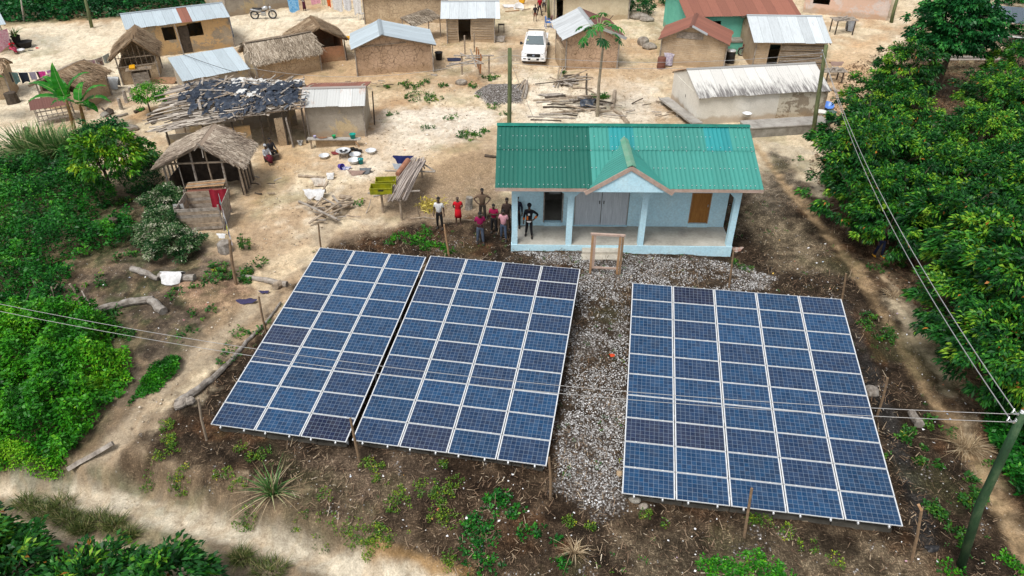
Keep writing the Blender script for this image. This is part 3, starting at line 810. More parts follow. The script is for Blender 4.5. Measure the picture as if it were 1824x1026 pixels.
def solar_array(label, n, x, y, z, yaw, tilt, cs, group, dark, seed):
 base = hz(x, y)
 root = thing('solar_array', label, 'solar array', (x, y, base), -yaw, group)
 z0 = z - base
 rnd = random.Random(seed)
 S = lambda u, v, w=0: Vector((u - w * cs, v * math.cos(tilt) - w * math.sin(tilt), z0 + v * math.sin(tilt) + u * cs + w * math.cos(tilt)))
 rot = Matrix((( 1, 0, 0), (0, math.cos(tilt), -math.sin(tilt)), (0, math.sin(tilt), math.cos(tilt)))).to_4x4()
 rot = Matrix.Rotation(-math.atan(cs), 4, 'Y') @ rot
 for c in range(n):
  for r in range(10):
   p = S(c * (PW + GX), r * (PD + GY))
   f = PROTO.copy(); COL.objects.link(f); f.parent = root
   f.location = p; f.rotation_euler = rot.to_euler()
   for ch in PROTO.children:
    k = ch.copy(); COL.objects.link(k); k.parent = f
    if k.name.startswith('cell_glass'):
     q = rnd.random()
     if (c, r) in dark: k.color = (.003, .008, .034, 1)
     elif q < .02: k.color = (.010, .020, .055, 1)
     elif q < .30: k.color = (.006, .026, .074, 1)
     else:
      s = rnd.uniform(.85, 1.12); k.color = (.0045 * s, .036 * s, .098 * s, 1)
   f['dark'] = 0; del f['dark']
 Lt = 10 * PD + 9 * GY; Wt = n * PW + (n - 1) * GX
 for c in range(n):
  for cx in (.38, 1.27):
   u = c * (PW + GX) + cx
   mb = MB(); mb.beam(S(u, -.07, -.075), S(u, Lt + .07, -.075), .045, .06); mb.build('rail', M['alu'], root)
   mb = MB(); mb.bx(-.025, .025, -.014, .0, -.10, .014);
   o = mb.build('end_clamp', M['alu'], root); o.location = S(u, -.003)
 for c in range(n + 1):
  u = min(max(c * (PW + GX) - GX / 2, .15), Wt - .15)
  for v in (.35, 3.4, 6.6, 9.75):
   p = S(u, v, -.115)
   wx = root.location + Matrix.Rotation(-yaw, 3, 'Z') @ Vector((p.x, p.y, 0))
   g = hz(wx.x, wx.y) - base - .15
   if p.z - g < .05: continue
   mb = MB(); mb.box((p.x, p.y, (p.z + g) / 2), (.07, .07, p.z - g)); mb.build('support_post', M['alu'], root)
 for v in (.35, 3.4, 6.6, 9.75):
  mb = MB(); mb.beam(S(.05, v, -.14), S(Wt - .05, v, -.14), .05, .06); mb.build('cross_rail', M['alu'], root)
 # concrete footing along the low edge, broken into lengths
 u = .1
 while u < Wt - .4:
  l = rnd.uniform(1.2, 1.9); l = min(l, Wt - u - .1)
  mb = MB(); p = S(u + l / 2, .2); mb.gbox(u, u + l - .03, .22, .5, -.45, min(p.z - .26, .14), .3).rough(.02, 2, seed)
  mb.build('footing', M['footing'], root); u += l
 return root
PROTO = panel_proto()
CS = .0139
arrA = solar_array('narrowest solar array, three panels wide, at the left beside the dirt path', 3, -10.561, 17.760, .493, R(10.39), R(6.32), CS, 'ground mounted solar arrays', {(2, 0)}, 3)
arrB = solar_array('middle solar array, four panels wide, next to the gravel strip in front of the steps', 4, -5.457, 16.979, .533, R(10.42), R(6.42), CS, 'ground mounted solar arrays', {(2, 9), (3, 9), (3, 8), (2, 8)}, 8)
arrC = solar_array('widest solar array, five panels wide, at the right beside the trodden path', 5, 3.480, 14.786, .474, R(9.06), R(6.83), CS, 'ground mounted solar arrays', {(1, 9)}, 12)
for ch in list(PROTO.children): bpy.data.objects.remove(ch)
bpy.data.objects.remove(PROTO)
# ------------------------------------------------------------------ the blue house with the green roof
M['blue_wall'] = mat('pale_blue_render', (.56, .83, .95), (.49, .77, .90), 1.1, .8, .12, c3=(.61, .86, .96))
M['wood_door'] = mat('varnished_door', (.42, .19, .045), (.28, .115, .025), 5, .45, .2, stretch=(6, 1, .6))
M['fascia'] = mat('fascia_board', (.46, .34, .28), (.33, .24, .20), 2.5, .8, .3, c3=(.55, .43, .37))
M['steel_door'] = mat('grey_sheet_door', (.68, .73, .78), (.50, .55, .60), 3, .5, .2, stretch=(8, 1, .4))
M['roof_dark'] = mat_sheet('green_roof_dark', (.007, .115, .087), .07, .0, .0, metal=0, rough=.42, width=1.0, seed=1, lap=False)
M['roof_light'] = mat_sheet('green_roof_faded', (.038, .240, .205), .10, .0, .0, metal=0, rough=.5, width=.8, seed=2, lap=False)
M['roof_turq'] = mat_sheet('green_roof_turquoise', (.016, .25, .265), .10, .0, .0, metal=0, rough=.45, width=.8, seed=3, lap=False)
M['roof_cap'] = mat('green_ridge_cap', (.015, .20, .15), (.01, .14, .11), 2, .5, .1)
def blue_house():
 o = P(911.5, 446)
 o.z = 0.0
 root = thing('blue_house', 'pale blue bungalow with green metal roof, open porch and small front gable', 'house', o, R(-.9))
 Wd, FZ, BZ = 10.75, .40, 3.28
 B = M['blue_wall']
 # plinth and floor
 mb = MB(); mb.gbox(-.03, Wd + .03, -.03, .22, -.8, FZ - .015, .5).rough(.008, 1, 1); mb.bx(-.02, .2, .22, 6.25, -.8, FZ - .02); mb.bx(Wd - .2, Wd + .02, .22, 6.25, -.8, FZ - .02)
 mb.build('plinth', B, root)
 mb = MB(); mb.bx(.0, Wd, .0, 6.25, FZ - .012, FZ); mb.build('porch_floor', M['floor'], root)
 px = [(0, .28), (2.64, 2.92), (6.15, 6.43), (Wd - .28, Wd)]
 for i, (a, b) in enumerate(px):
  mb = MB(); mb.bx(a, b, 0, .26, FZ + .001, BZ - .3)
  l = a - (.3 if i else 0); r = b + (.3 if i < 3 else 0)
  mb.prism([(a, BZ - .3), (b, BZ - .3), (r, BZ), (l, BZ)], 0, .26)
  mb.build('porch_post', B, root)
 mb = MB(); mb.bx(0, Wd, -.004, .264, BZ, 3.62)
 mb.build('porch_beam', B, root)
 mb = MB(); mb.bx(.02, .24, .264, 1.85, BZ, 3.6); mb.bx(Wd - .24, Wd - .02, .264, 1.85, BZ, 3.6); mb.build('side_beam', B, root)
 mb = MB(); mb.prism([(3.72, 3.621), (6.98, 3.621), (5.35, 4.78)], .01, .2); mb.build('gable_wall', B, root)
 # back wall of the porch with openings
 wy0, wy1 = 1.85, 2.05
 ops = [(1.62, 2.50, .60, 2.75), (3.12, 5.85, .42, 2.85), (8.92, 9.92, .60, 2.75)]
 mb = MB(); x = 0
 for a, b, z0, z1 in ops:
  mb.bx(x, a, wy0, wy1, FZ, 3.9); mb.bx(a, b, wy0, wy1, z1, 3.9)
  if z0 > FZ + .01: mb.bx(a, b, wy0 - .05, wy1, FZ, z0)
  x = b
 mb.bx(x, Wd, wy0, wy1, FZ, 3.9)
 mb.build('front_wall', B, root)
 mb = MB(); mb.bx(0, .18, wy1, 6.25, FZ, 3.9); mb.build('side_wall', B, root)
 mb = MB(); mb.bx(Wd - .18, Wd, wy1, 6.25, FZ, 3.9); mb.build('side_wall', B, root)
 mb = MB(); mb.bx(.18, Wd - .18, 6.08, 6.25, FZ, 3.9); mb.build('back_wall', B, root)
 mb = MB(); mb.prism([(0.1, 3.9), (6.15, 3.9), (3.12, 5.15)], 0.0, .16, 'x'); mb.build('gable_end', B, root)
 mb = MB(); mb.prism([(0.1, 3.9), (6.15, 3.9), (3.12, 5.15)], Wd - .16, Wd, 'x'); mb.build('gable_end', B, root)
 mb = MB(); mb.bx(.2, Wd - .2, .28, 6.1, 3.64, 3.68); mb.build('ceiling', M['fascia'], root)
 # dark store doorway with the cabinet inside
 mb = MB(); mb.bx(1.56, 1.62, wy0 - .02, wy1, .6, 2.75); mb.bx(2.5, 2.56, wy0 - .02, wy1, .6, 2.75); mb.build('door_frame', M['wood_grey'], root)
 mb = MB(); mb.bx(1.9, 2.48, 3.2, 3.6, 1.5, 2.35); cab = mb.build('cabinet', mat_plain('cabinet_white', (.5, .5, .5), .5), root)
 mb = MB(); mb.bx(1.96, 2.42, 3.185, 3.2, 1.9, 1.94); mb.build('cabinet_seam', M['black'], cab)
 mb = MB(); mb.bx(.18, 3.05, 4.6, 4.7, FZ, 3.6); mb.bx(3.0, 3.1, wy1, 4.6, FZ, 3.6); mb.build('inner_wall', M['concrete_dirty'], root)
 # double doors of ribbed grey sheet
 for a, b in ((3.13, 4.465), (4.495, 5.84)):
  mb = MB(); mb.bx(a, b, wy0 + .06, wy0 + .09, .43, 2.84)
  k = a + .06
  while k < b - .04: mb.bx(k, k + .03, wy0 + .04, wy0 + .06, .5, 2.8); k += .115
  d = mb.build('sheet_door', M['steel_door'], root)
  mb = MB(); mb.bx(a, a + .05, wy0 + .035, wy0 + .06, .43, 2.84) if a < 4 else mb.bx(b - .05, b, wy0 + .035, wy0 + .06, .43, 2.84); mb.build('door_stile', M['steel'], d)
  mb = MB(); hx = b - .09 if a < 4 else a + .09; mb.box((hx, wy0 + .02, 1.75), (.04, .05, .16)); mb.build('handle', M['black'], d)
 mb = MB(); mb.bx(3.0, 5.97, wy0 - .03, wy0, 2.86, 2.95); mb.build('door_lintel', B, root)
 # panelled wooden door
 mb = MB(); mb.bx(8.97, 9.87, wy0 + .05, wy0 + .09, .61, 2.74); d = mb.build('wooden_door', M['wood_door'], root)
 for z0, z1 in ((.75, 1.22), (1.34, 1.50), (1.62, 2.6)):
  for x0, x1 in ((9.05, 9.37), (9.47, 9.79)):
   mb = MB(); mb.bx(x0, x1, wy0 + .035, wy0 + .05, z0, z1); mb.build('door_panel', M['wood_door'], d, bevel=.01)
 mb = MB(); mb.box((9.80, wy0 + .02, 1.6), (.03, .06, .12)); mb.build('handle', M['steel'], d)
 mb = MB(); mb.bx(8.92, 8.97, wy0 - .01, wy1, .6, 2.75); mb.bx(9.87, 9.92, wy0 - .01, wy1, .6, 2.75); mb.build('door_frame', M['wood_new'], root)
 mb = MB(); mb.tube([(7.9, wy0 - .02, 3.0), (7.92, wy0 - .02, 2.7), (7.85, wy0 - .02, 2.62)], .012, 5); mb.build('loose_wire', M['black'], root)
 # roof
 x0, x1, ye, ze, yr, zr = -.75, Wd + .72, -.62, 3.79, 3.12, 5.30
 yb = 2 * yr - ye
 def pr(v): return (ye + (yr - ye) * v, ze + (zr - ze) * v)
 X = lambda f: x0 + (x1 - x0) * f
 def row(f0, f1, v0, v1, m, dz=0, nm='roof_sheet'):
  a, b = pr(v0), pr(v1)
  return sheet(nm, (X(f0), a[0], a[1] + dz), (X(f1), a[0], a[1] + dz), (X(f1), b[0], b[1] + dz), (X(f0), b[0], b[1] + dz), m, root, pitch=.205, amp=.020, square=True, sag=.004, rows=5)
 row(0, .364, 0, .62, M['roof_dark']); row(.364, 1, 0, .62, M['roof_light'])
 for f0, f1, m in ((0, .364, 'roof_dark'), (.364, .44, 'roof_light'), (.44, .538, 'roof_turq'), (.538, .815, 'roof_light'), (.815, .915, 'roof_turq'), (.915, 1, 'roof_light')):
  row(f0, f1, .585, 1, M[m], .03)
 sheet('roof_sheet', (x1, yb, ze), (x0, yb, ze), (x0, yr, zr), (x1, yr, zr), M['roof_light'], root, pitch=.205, amp=.020, square=True, sag=.004, rows=4)
 mb = MB()
 for s in (-1, 1):
  mb.add([(x0 - .02, yr, zr + .085), (x1 + .02, yr, zr + .085), (x1 + .02, yr + s * .2, zr + .02), (x0 - .02, yr + s * .2, zr + .02)], [(0, 1, 2, 3)])
 mb.build('ridge_cap', M['roof_cap'], root)
 mb = MB(); rn = random.Random(4)
 for vv in (.04, .3, .57, .63, .8, .96):
  k = x0 + .16
  while k < x1:
   if rn.random() < .55:
    yy, zz = pr(vv); mb.box((k, yy, zz + .055), (.035, .035, .02))
   k += .205
 s_ = mb.build('roof_screws', M['alu'], root); s_['kind'] = 'stuff'
 # gablet
 gx, gz, gw, gy0, gy1, gez = 5.35, 4.98, 1.88, -.80, 2.35, 3.74
 sheet('gablet_sheet', (gx - gw, gy1, gez), (gx - gw, gy0, gez), (gx, gy0, gz), (gx, gy1, gz), M['roof_light'], root, pitch=.205, amp=.026, square=True, sag=.0, rows=4)
 sheet('gablet_sheet', (gx + gw, gy0, gez), (gx + gw, gy1, gez), (gx, gy1, gz), (gx, gy0, gz), M['roof_light'], root, pitch=.205, amp=.026, square=True, sag=.0, rows=4)
 mb = MB()
 for s in (-1, 1):
  mb.add([(gx, gy0 - .02, gz + .07), (gx, gy1, gz + .07), (gx + s * .2, gy1, gz - .03), (gx + s * .2, gy0 - .02, gz - .03)], [(0, 1, 2, 3)])
 mb.build('gablet_cap', mat('faded_cap', (.10, .30, .20), (.20, .34, .25), 2, .6, .1), root)
 mb = MB()
 mb.beam((gx - gw - .12, gy0 + .01, gez - .12), (gx + .02, gy0 + .01, gz - .085), .035, .2)
 mb.beam((gx - .02, gy0 + .013, gz - .085), (gx + gw + .12, gy0 + .013, gez - .12), .035, .2)
 mb.bx(x0, gx - gw - .02, ye + .0, ye + .035, ze - .17, ze - .01); mb.bx(gx + gw + .02, x1, ye, ye + .035, ze - .17, ze - .01)
 mb.build('fascia', M['fascia'], root)
 # light blue soffit under the gablet
 mb = MB(); mb.prism([(gx - gw + .15, gez - .06), (gx + gw - .15, gez - .06), (gx, gz - .16)], gy0 + .05, gy0 + .09); mb.build('gable_board', B, root)
 # steps
 mb = MB(); mb.gbox(3.45, 5.32, -.42, -.035, -.3, .26, .3).rough(.012, 2, 4); mb.gbox(3.40, 5.38, -.86, -.42, -.3, .12, .3).rough(.012, 2, 5); mb.build('front_steps', mat('step_cement', (.58, .54, .46), (.42, .39, .33), 2, .9, .3), root)
 return root
blue_house()
def door_frame_standing():
 a, b = P(1051, 486), P(1099, 488)
 root = thing('timber_door_frame', 'empty timber door frame standing on the gravel before the house steps', 'door frame', a, math.atan2(b.y - a.y, b.x - a.x))
 w = (b - a).length; H = 2.12
 W_ = M['wood_new']
 MB().bx(-.05, .05, -.05, .05, -.1, H - .05).build('upright', M['wood_new'], root)
 MB().bx(w - .06, w + .04, -.05, .05, -.1, H - .05).build('upright', M['wood_new'], root)
 MB().bx(w + .06, w + .16, -.09, .02, -.2, H - .1).build('upright', M['stake'], root)
 MB().bx(-.1, w + .2, -.06, .06, H - .05, H + .04).build('head_rail', M['fascia'], root)
 MB().bx(.05, w - .06, -.04, .04, .28, .36).build('cross_rail', M['fascia'], root)
 MB().bx(.05, .16, -.04, -.01, .36, H - .05).build('stop_bead', M['fascia'], root)
door_frame_standing()
# ------------------------------------------------------------------ village huts
M['mud_tan'] = mat_mud('mud_wall_tan', (.56, .44, .30), (.40, .30, .20), .8, None, 0, 2.4)
M['mud_pink'] = mat_mud('mud_wall_rosy', (.56, .40, .28), (.42, .29, .19), .95, None, 0, 1.9)
M['mud_red'] = mat_mud('mud_wall_red', (.42, .225, .13), (.40, .31, .22), .5, (.44, .24, .14), 1)
M['mud_grey'] = mat_mud('mud_wall_grey', (.45, .40, .33), (.34, .30, .245), .25, (.50, .40, .25), 0, 2.0)
M['mud_patchy'] = mat_mud('mud_wall_patchy', (.44, .36, .26), (.31, .265, .205), .3, (.55, .37, .19), 1.1, 2.0)
M['mud_lines'] = mat_mud('wattle_wall', (.53, .41, .28), (.36, .27, .18), .25, None, 0, 2.0, lines=True)
M['plaster'] = mat_mud('old_white_plaster', (.78, .75, .68), (.68, .65, .58), .10, None, 0, .8, stain=.55)
M['plaster_bare'] = mat_mud('plaster_fallen_off', (.36, .30, .225), (.27, .225, .17), .2, (.58, .53, .43), 1.2, 2.0)
M['plaster_cream'] = mat_mud('cream_plaster', (.68, .60, .45), (.56, .47, .33), .15, None, 0, 1.0, stain=.5)
M['plaster_pink'] = mat_mud('pinkish_plaster', (.66, .55, .50), (.60, .52, .48), .1, (.60, .42, .33), 1.0, .8, stain=.5)
M['green_wall'] = mat_mud('green_painted_wall', (.18, .56, .44), (.14, .47, .37), .0, None, 0, 1.0, stain=.4)
M['zinc_blue'] = mat_sheet('new_zinc', (.47, .55, .60), .12, .10, .14, metal=.15, rough=.45, seed=5)
M['zinc_white'] = mat_sheet('pale_zinc', (.58, .63, .66), .16, .06, .18, metal=.1, rough=.45, seed=11)
M['zinc_old'] = mat_sheet('streaked_zinc', (.56, .57, .56), .12, .34, .06, rustc=(.34, .19, .12), metal=.1, rough=.5, seed=21)
M['zinc_stained'] = mat_sheet('stained_zinc', (.66, .65, .62), .09, .05, .85, metal=.05, rough=.55, seed=31, eave_stain=True)
M['rust'] = mat_sheet('rusty_sheet', (.27, .105, .07), .16, .25, .0, rustc=(.16, .06, .045), metal=.0, rough=.75, seed=41)
M['rust_pale'] = mat_sheet('rusty_pale_sheet', (.40, .27, .22), .2, .4, .0, rustc=(.26, .10, .07), metal=.0, rough=.7, seed=43)
M['brown_sheet'] = mat_sheet('brown_sheet', (.16, .065, .05), .12, .0, .0, metal=.0, rough=.65, seed=47)
M['zinc_silver'] = mat_sheet('silver_zinc', (.55, .58, .60), .10, .08, .25, metal=.15, rough=.45, seed=51)
M['thatch_grey'] = mat_attr('grey_thatch', [(0, (.11, .085, .06)), (.35, (.24, .19, .14)), (.65, (.38, .32, .245)), (1, (.58, .50, .40))])
M['thatch_brown'] = mat_attr('brown_thatch', [(0, (.10, .07, .045)), (.35, (.22, .15, .09)), (.65, (.36, .255, .165)), (1, (.52, .41, .28))])
M['thatch_pale'] = mat_attr('pale_thatch', [(0, (.12, .09, .07)), (.3, (.28, .22, .17)), (.62, (.46, .38, .30)), (1, (.72, .63, .51))])
def wall_bx(mb, x0, x1, y0, y1, z0, z1, ops):
 """front wall with holes; ops sorted (x0,x1,z0,z1)"""
 x = x0
 for a, b, c, d in ops:
  if a > x + .02: mb.gbox(x, a, y0, y1, z0, z1)
  if c > z0 + .05: mb.gbox(a, b, y0, y1, z0, c)
  if d < z1 - .05: mb.gbox(a, b, y0, y1, d, z1)
  x = b
 if x1 > x + .02: mb.gbox(x, x1, y0, y1, z0, z1)
def solve_frame(eL, eR, ze):
 A, B = P(*eL, z=ze), P(*eR, z=ze)
 ang = math.atan2(B.y - A.y, B.x - A.x); w = (B - A).length
 g = hz((A.x + B.x) / 2, (A.y + B.y) / 2)
 return A, B, ang, w, g
def local(A, ang, p):
 d = Vector((p.x - A.x, p.y - A.y)); c, s = math.cos(-ang), math.sin(-ang)
 return d.x * c - d.y * s, d.x * s + d.y * c
def gx_hut(name, label, cat, eL, eR, rL, rR, ze, pitch, wall, roof, ovf=.35, ovs=.3, ops=(), shed=False, thick=.16, group=None, nthatch=1800, seed=1, rear=None, sections=None, posts=True, side_wall=None, front_m=None, sheetkw=None, wobble=.03, depth=None, base_drop=.5, split=None):
 A, B, ang, w, g = solve_frame(eL, eR, ze)
 tp = math.tan(R(pitch)); d2 = 2.0
 for _ in range(25):
  zr = ze + tp * d2
  d2 = (local(A, ang, P(*rL, z=zr))[1] + local(A, ang, P(*rR, z=zr))[1]) / 2 * .5 + d2 * .5
 zr = ze + tp * d2
 D = depth or (d2 if shed else 2 * d2)
 root = thing(name, label, cat, (A.x, A.y, g), ang, group)
 e, r = ze - g, zr - g
 print(f'  {name}: w {w:.1f} depth {D:.1f} eave {e:.2f} ridge {r:.2f} yaw {math.degrees(ang):.0f}')
 wx0, wx1, wy0, wy1 = ovs, w - ovs, ovf, D - (.3 if shed else ovf)
 hf = e + tp * ovf - .06
 hb = (e + tp * wy1 - .06) if shed else hf
 t = thick
 mb = MB(); o = [(wx0 + a * (wx1 - wx0), wx0 + b * (wx1 - wx0), c, d) for a, b, c, d in ops]
 wall_bx(mb, wx0, wx1, wy0, wy0 + t, -base_drop, hf, o)
 mb.rough(wobble, 1.1, seed).build('front_wall', front_m or wall, root)
 mb = MB(); mb.gbox(wx0 + t, wx1 - t, wy1 - t, wy1, -base_drop, hb); mb.rough(wobble, 1.1, seed).build('back_wall', wall, root)
 for k, (a, b) in enumerate(((wx0, wx0 + t), (wx1 - t, wx1))):
  mb = MB(); mb.gbox(a, b, wy0 + t, wy1 - t, -base_drop, hf)
  pts = [(wy0 + t, hf), (wy1 - t, hb), ] if shed else [(wy0 + t, hf), (wy1 - t, hf), (D / 2, r - .12)]
  if shed: pts = [(wy0 + t, hf), (wy1 - t, hf), (wy1 - t, hb)]
  mb.rough(wobble, 1.1, seed)
  mb.prism(pts, a + .02, b - .02, 'x')
  mb.build('side_wall', (side_wall if side_wall else wall), root)
 if posts:
  for x in (wx0 - .03, wx1 + .03):
   mb = MB(); mb.tube([(x, wy0 - .05, -.3), (x + .03, wy0 - .04, hf)], [.055, .045], 6); mb.build('corner_post', M['wood_grey'], root)
 rear = rear or roof
 kind, rm = roof; kw = dict(pitch=.17, amp=.02); kw.update(sheetkw or {})
 if kind == 'sheet':
  secs = sections or [(0, 1, rm)]
  for f0, f1, m_ in secs:
   sheet('roof_sheet', (w * f0, 0, e), (w * f1, 0, e), (w * f1, d2, r), (w * f0, d2, r), m_, root, seed=seed, u0=w * f0, ragged=.1, **kw)
 else:
  rf = thatch('roof', (0, 0, e), (w, 0, e), (w, d2, r), (0, d2, r), rm, root, n=nthatch, seed=seed)
 if not shed:
  k2, rm2 = rear
  if k2 == 'sheet': sheet('roof_sheet', (w, D, e), (0, D, e), (0, d2, r - .01), (w, d2, r - .01), rm2, root, seed=seed + 3, **kw)
  else: thatch('roof', (w, D, e), (0, D, e), (0, d2, r), (w, d2, r), rm2, root, n=nthatch // 2, seed=seed + 3)
  if kind == 'sheet':
   mb = MB();
   for s in (-1, 1): mb.add([(0, d2, r + .05), (w, d2, r + .05), (w, d2 + s * .18, r + .02 - tp * .1), (0, d2 + s * .18, r + .02 - tp * .1)], [(0, 1, 2, 3)])
   mb.build('ridge_cap', rm, root)
 for x in (.12, w - .12):
  mb = MB(); mb.beam((x, .05, e - .08), (x, d2 if not shed else D - .05, r - .08), .06, .09)
  if not shed: mb.beam((x, d2, r - .08), (x, D - .05, e - .08), .06, .09)
  mb.build('rafter', M['wood'], root)
 root_info = dict(w=w, D=D, e=e, r=r, wx0=wx0, wx1=wx1, wy0=wy0, hf=hf, d2=d2, A=A, ang=ang)
 return root, root_info
def gy_hut(name, label, cat, eL, eR, ap, bk, ze, wall, roofL, roofR, ovf=.35, ovs=.35, ops=(), thick=.16, group=None, seed=1, nthatch=1500, front_h=None, wobble=.03, posts=True, front_m=None, sheetkw=None, base_drop=.5, front=True, side_h=None, upper=True, depth=None, taper=0):
 A, B, ang, w, g = solve_frame(eL, eR, ze)
 Mx = (A + B) / 2
 # height of the apex above the middle of the front edge
 za = ze + 1
 for _ in range(20):
  q = P(*ap, z=za); ly = local(A, ang, q)[1]
  za = za + ly * .35     # the apex lies in the plane of the front edge
  za = max(ze + .3, min(za, ze + 3.2))
 D = depth or max(2.0, local(A, ang, P(*bk, z=za))[1])
 ax = min(max(local(A, ang, P(*ap, z=za))[0], w * .3), w * .7)
 root = thing(name, label, cat, (A.x, A.y, g), ang, group)
 e, r = ze - g, za - g
 print(f'  {name}: w {w:.1f} depth {D:.1f} eave {e:.2f} apex {r:.2f} ax {ax:.2f} yaw {math.degrees(ang):.0f}')
 tl = (r - e) / ax; tr = (r - e) / (w - ax); t = thick
 wx0, wx1, wy0, wy1 = ovs, w - ovs, ovf, D - ovf
 hL, hR = e + tl * ovs - .07, e + tr * ovs - .07
 if front:
  fh = front_h or min(hL, hR)
  mb = MB(); o = [(wx0 + a * (wx1 - wx0), wx0 + b * (wx1 - wx0), c, d) for a, b, c, d in ops]
  wall_bx(mb, wx0, wx1, wy0, wy0 + t, -base_drop, fh, o)
  mb.rough(wobble, 1.1, seed)
  if not front_h and upper:
   mb.prism([(wx0, fh), (wx1, fh), (wx1, hR), (ax, r - .1), (wx0, hL)], wy0 + .01, wy0 + t - .01)
  mb.build('front_wall', front_m or wall, root)
 sh = side_h
 mb = MB(); mb.gbox(wx0, wx0 + t, wy0 + t, wy1 - t, -base_drop, sh or hL); mb.rough(wobble, 1.1, seed).build('side_wall', wall, root)
 mb = MB(); mb.gbox(wx1 - t, wx1, wy0 + t, wy1 - t, -base_drop, sh or hR); mb.rough(wobble, 1.1, seed).build('side_wall', wall, root)
 mb = MB(); mb.gbox(wx0, wx1, wy1 - t, wy1, -base_drop, min(hL, hR)); mb.rough(wobble, 1.1, seed)
 mb.prism([(wx0, min(hL, hR)), (wx1, min(hL, hR)), (wx1, hR), (ax, r - .1), (wx0, hL)], wy1 - t + .01, wy1 - .01); mb.build('back_wall', wall, root)
 if posts:
  for x, h in ((wx0 - .05, hL), (wx1 + .05, hR)):
   for y in (wy0 - .04, wy1 + .04):
    mb = MB(); mb.tube([(x, y, -.3), (x + .03, y, h)], [.06, .05], 6); mb.build('corner_post', M['wood_grey'], root)
 kw = dict(pitch=.17, amp=.02); kw.update(sheetkw or {})
 for side, (k, rm) in (('L', roofL), ('R', roofR)):
  if side == 'L': q = ((0, D, e), (0, 0, e), (ax, 0, r), (ax, D, r))
  else: q = ((w, 0, e), (w, D, e), (ax, D, r - .01), (ax, 0, r - .01))
  if k == 'sheet': sheet('roof_sheet', *q, rm, root, seed=seed + (side == 'R'), ragged=.12, **kw)
  else: thatch('roof', *q, rm, root, n=nthatch, seed=seed + (side == 'R'))
 if roofL[0] == 'sheet':
  mb = MB()
  mb.add([(ax, 0, r + .05), (ax, D, r + .05), (ax - .18, D, r + .03 - tl * .18), (ax - .18, 0, r + .03 - tl * .18), (ax + .18, D, r + .03 - tr * .18), (ax + .18, 0, r + .03 - tr * .18)], [(0, 1, 2, 3), (1, 0, 5, 4)])
  mb.build('ridge_cap', roofL[1], root)
 for y in (.1, D - .1):
  mb = MB(); mb.beam((.03, y, e - .07), (ax, y, r - .07), .06, .09); mb.beam((ax, y + .01, r - .07), (w - .03, y + .01, e - .07), .06, .09); mb.build('rafter', M['wood'], root)
 return root, dict(w=w, D=D, e=e, r=r, wx0=wx0, wx1=wx1, wy0=wy0, ax=ax, A=A, ang=ang, wy1=wy1, hL=hL, hR=hR)
def part_post(root, p, q, r=.05, m='wood_grey', nm='post'):
 mb = MB(); mb.tube([p, q], [r, r * .85], 7); return mb.build(nm, M[m], root)
SH = 'sheet'; TT = 'thatch'
# long hut, zinc roof, one rusty sheet
r, i = gx_hut('mud_house', 'long patchy mud house, its pale zinc roof crossed by one rusty sheet', 'house', (223, 53), (410, 30), (210, 27), (398, 2), 2.5, 12, M['mud_patchy'], (SH, M['zinc_blue']), ovf=.35, ovs=.15,
 ops=[(.32, .44, 1.25, 2.35), (.47, .575, 0, 2.3), (.575, .72, 1.3, 2.4)], sections=[(0, .53, M['zinc_blue']), (.53, .63, M['rust']), (.63, 1, M['zinc_blue'])], rear=(SH, M['rust']), seed=2, group='village houses and huts')
part_post(r, (i['w'] * .47, -.1, -.3), (i['w'] * .455, -.05, i['e'] - .05), .05)
mb = MB(); mb.bx(i['wx0'] + .47 * (i['wx1'] - i['wx0']), i['wx0'] + .575 * (i['wx1'] - i['wx0']), i['wy0'] + .1, i['wy0'] + .14, 0, 2.2); mb.build('door', M['wood_dark'], r)
mb = MB(); mb.tube([(i['w'] + .15, i['D'] * .6, 0), (i['w'] + .15, i['D'] * .6, 2.2)], [.3, .27], 12); mb.build('water_barrel', mat_plain('blue_barrel', (.02, .10, .22), .5), r)
# kitchen hut with thatch, gable to the front
r, i = gy_hut('thatched_kitchen_hut', 'small thatched kitchen hut with open stick gable and yellow jerrycan on its front rack', 'hut', (194, 109), (284, 100), (234, 68), (242, 50), 1.95, M['mud_tan'], (TT, M['thatch_brown']), (TT, M['thatch_brown']), ovf=.4, ovs=.45, front_h=1.35, seed=5, nthatch=1000, group='village houses and huts', side_h=1.5, depth=4.2,
   ops=[(.30, .78, .35, 1.1)])
for k in range(7):
 x = i['wx0'] + .2 + k * (i['wx1'] - i['wx0'] - .4) / 6
 part_post(r, (x, i['wy0'] + .05, 1.3), (x, i['wy0'] + .05, i['r'] - abs(x - i['ax']) * .75 - .25), .022, 'wood', 'stick')
MB().beam((i['wx0'] - .2, i['wy0'] - .1, 1.42), (i['wx1'] + .2, i['wy0'] - .1, 1.5), .07).beam((i['wx0'] - .1, i['wy0'] - .12, 2.1), (i['wx1'] + .1, i['wy0'] - .12, 2.12), .05).build('lintel_pole', M['wood'], r)
for k in range(4): MB().bx(i['wx0'] + .9, i['wx1'] - .7, -.35 + k * .012, -.30 + k * .012, .15 + k * .24, .36 + k * .24).build('front_board', M['wood_grey'], r)
for x in (i['wx0'] + .85, i['wx1'] - .65): part_post(r, (x, -.3, -.3), (x, -.28, 1.5), .05)
for k in range(5): MB().beam((i['wx0'] + .5, -.55 + k * .14, 1.36), (i['wx1'] - .3, -.5 + k * .14, 1.34), .07).build('rack_pole', M['wood'], r)
jm = mat_plain('yellow_plastic', (.72, .36, .012), .4)
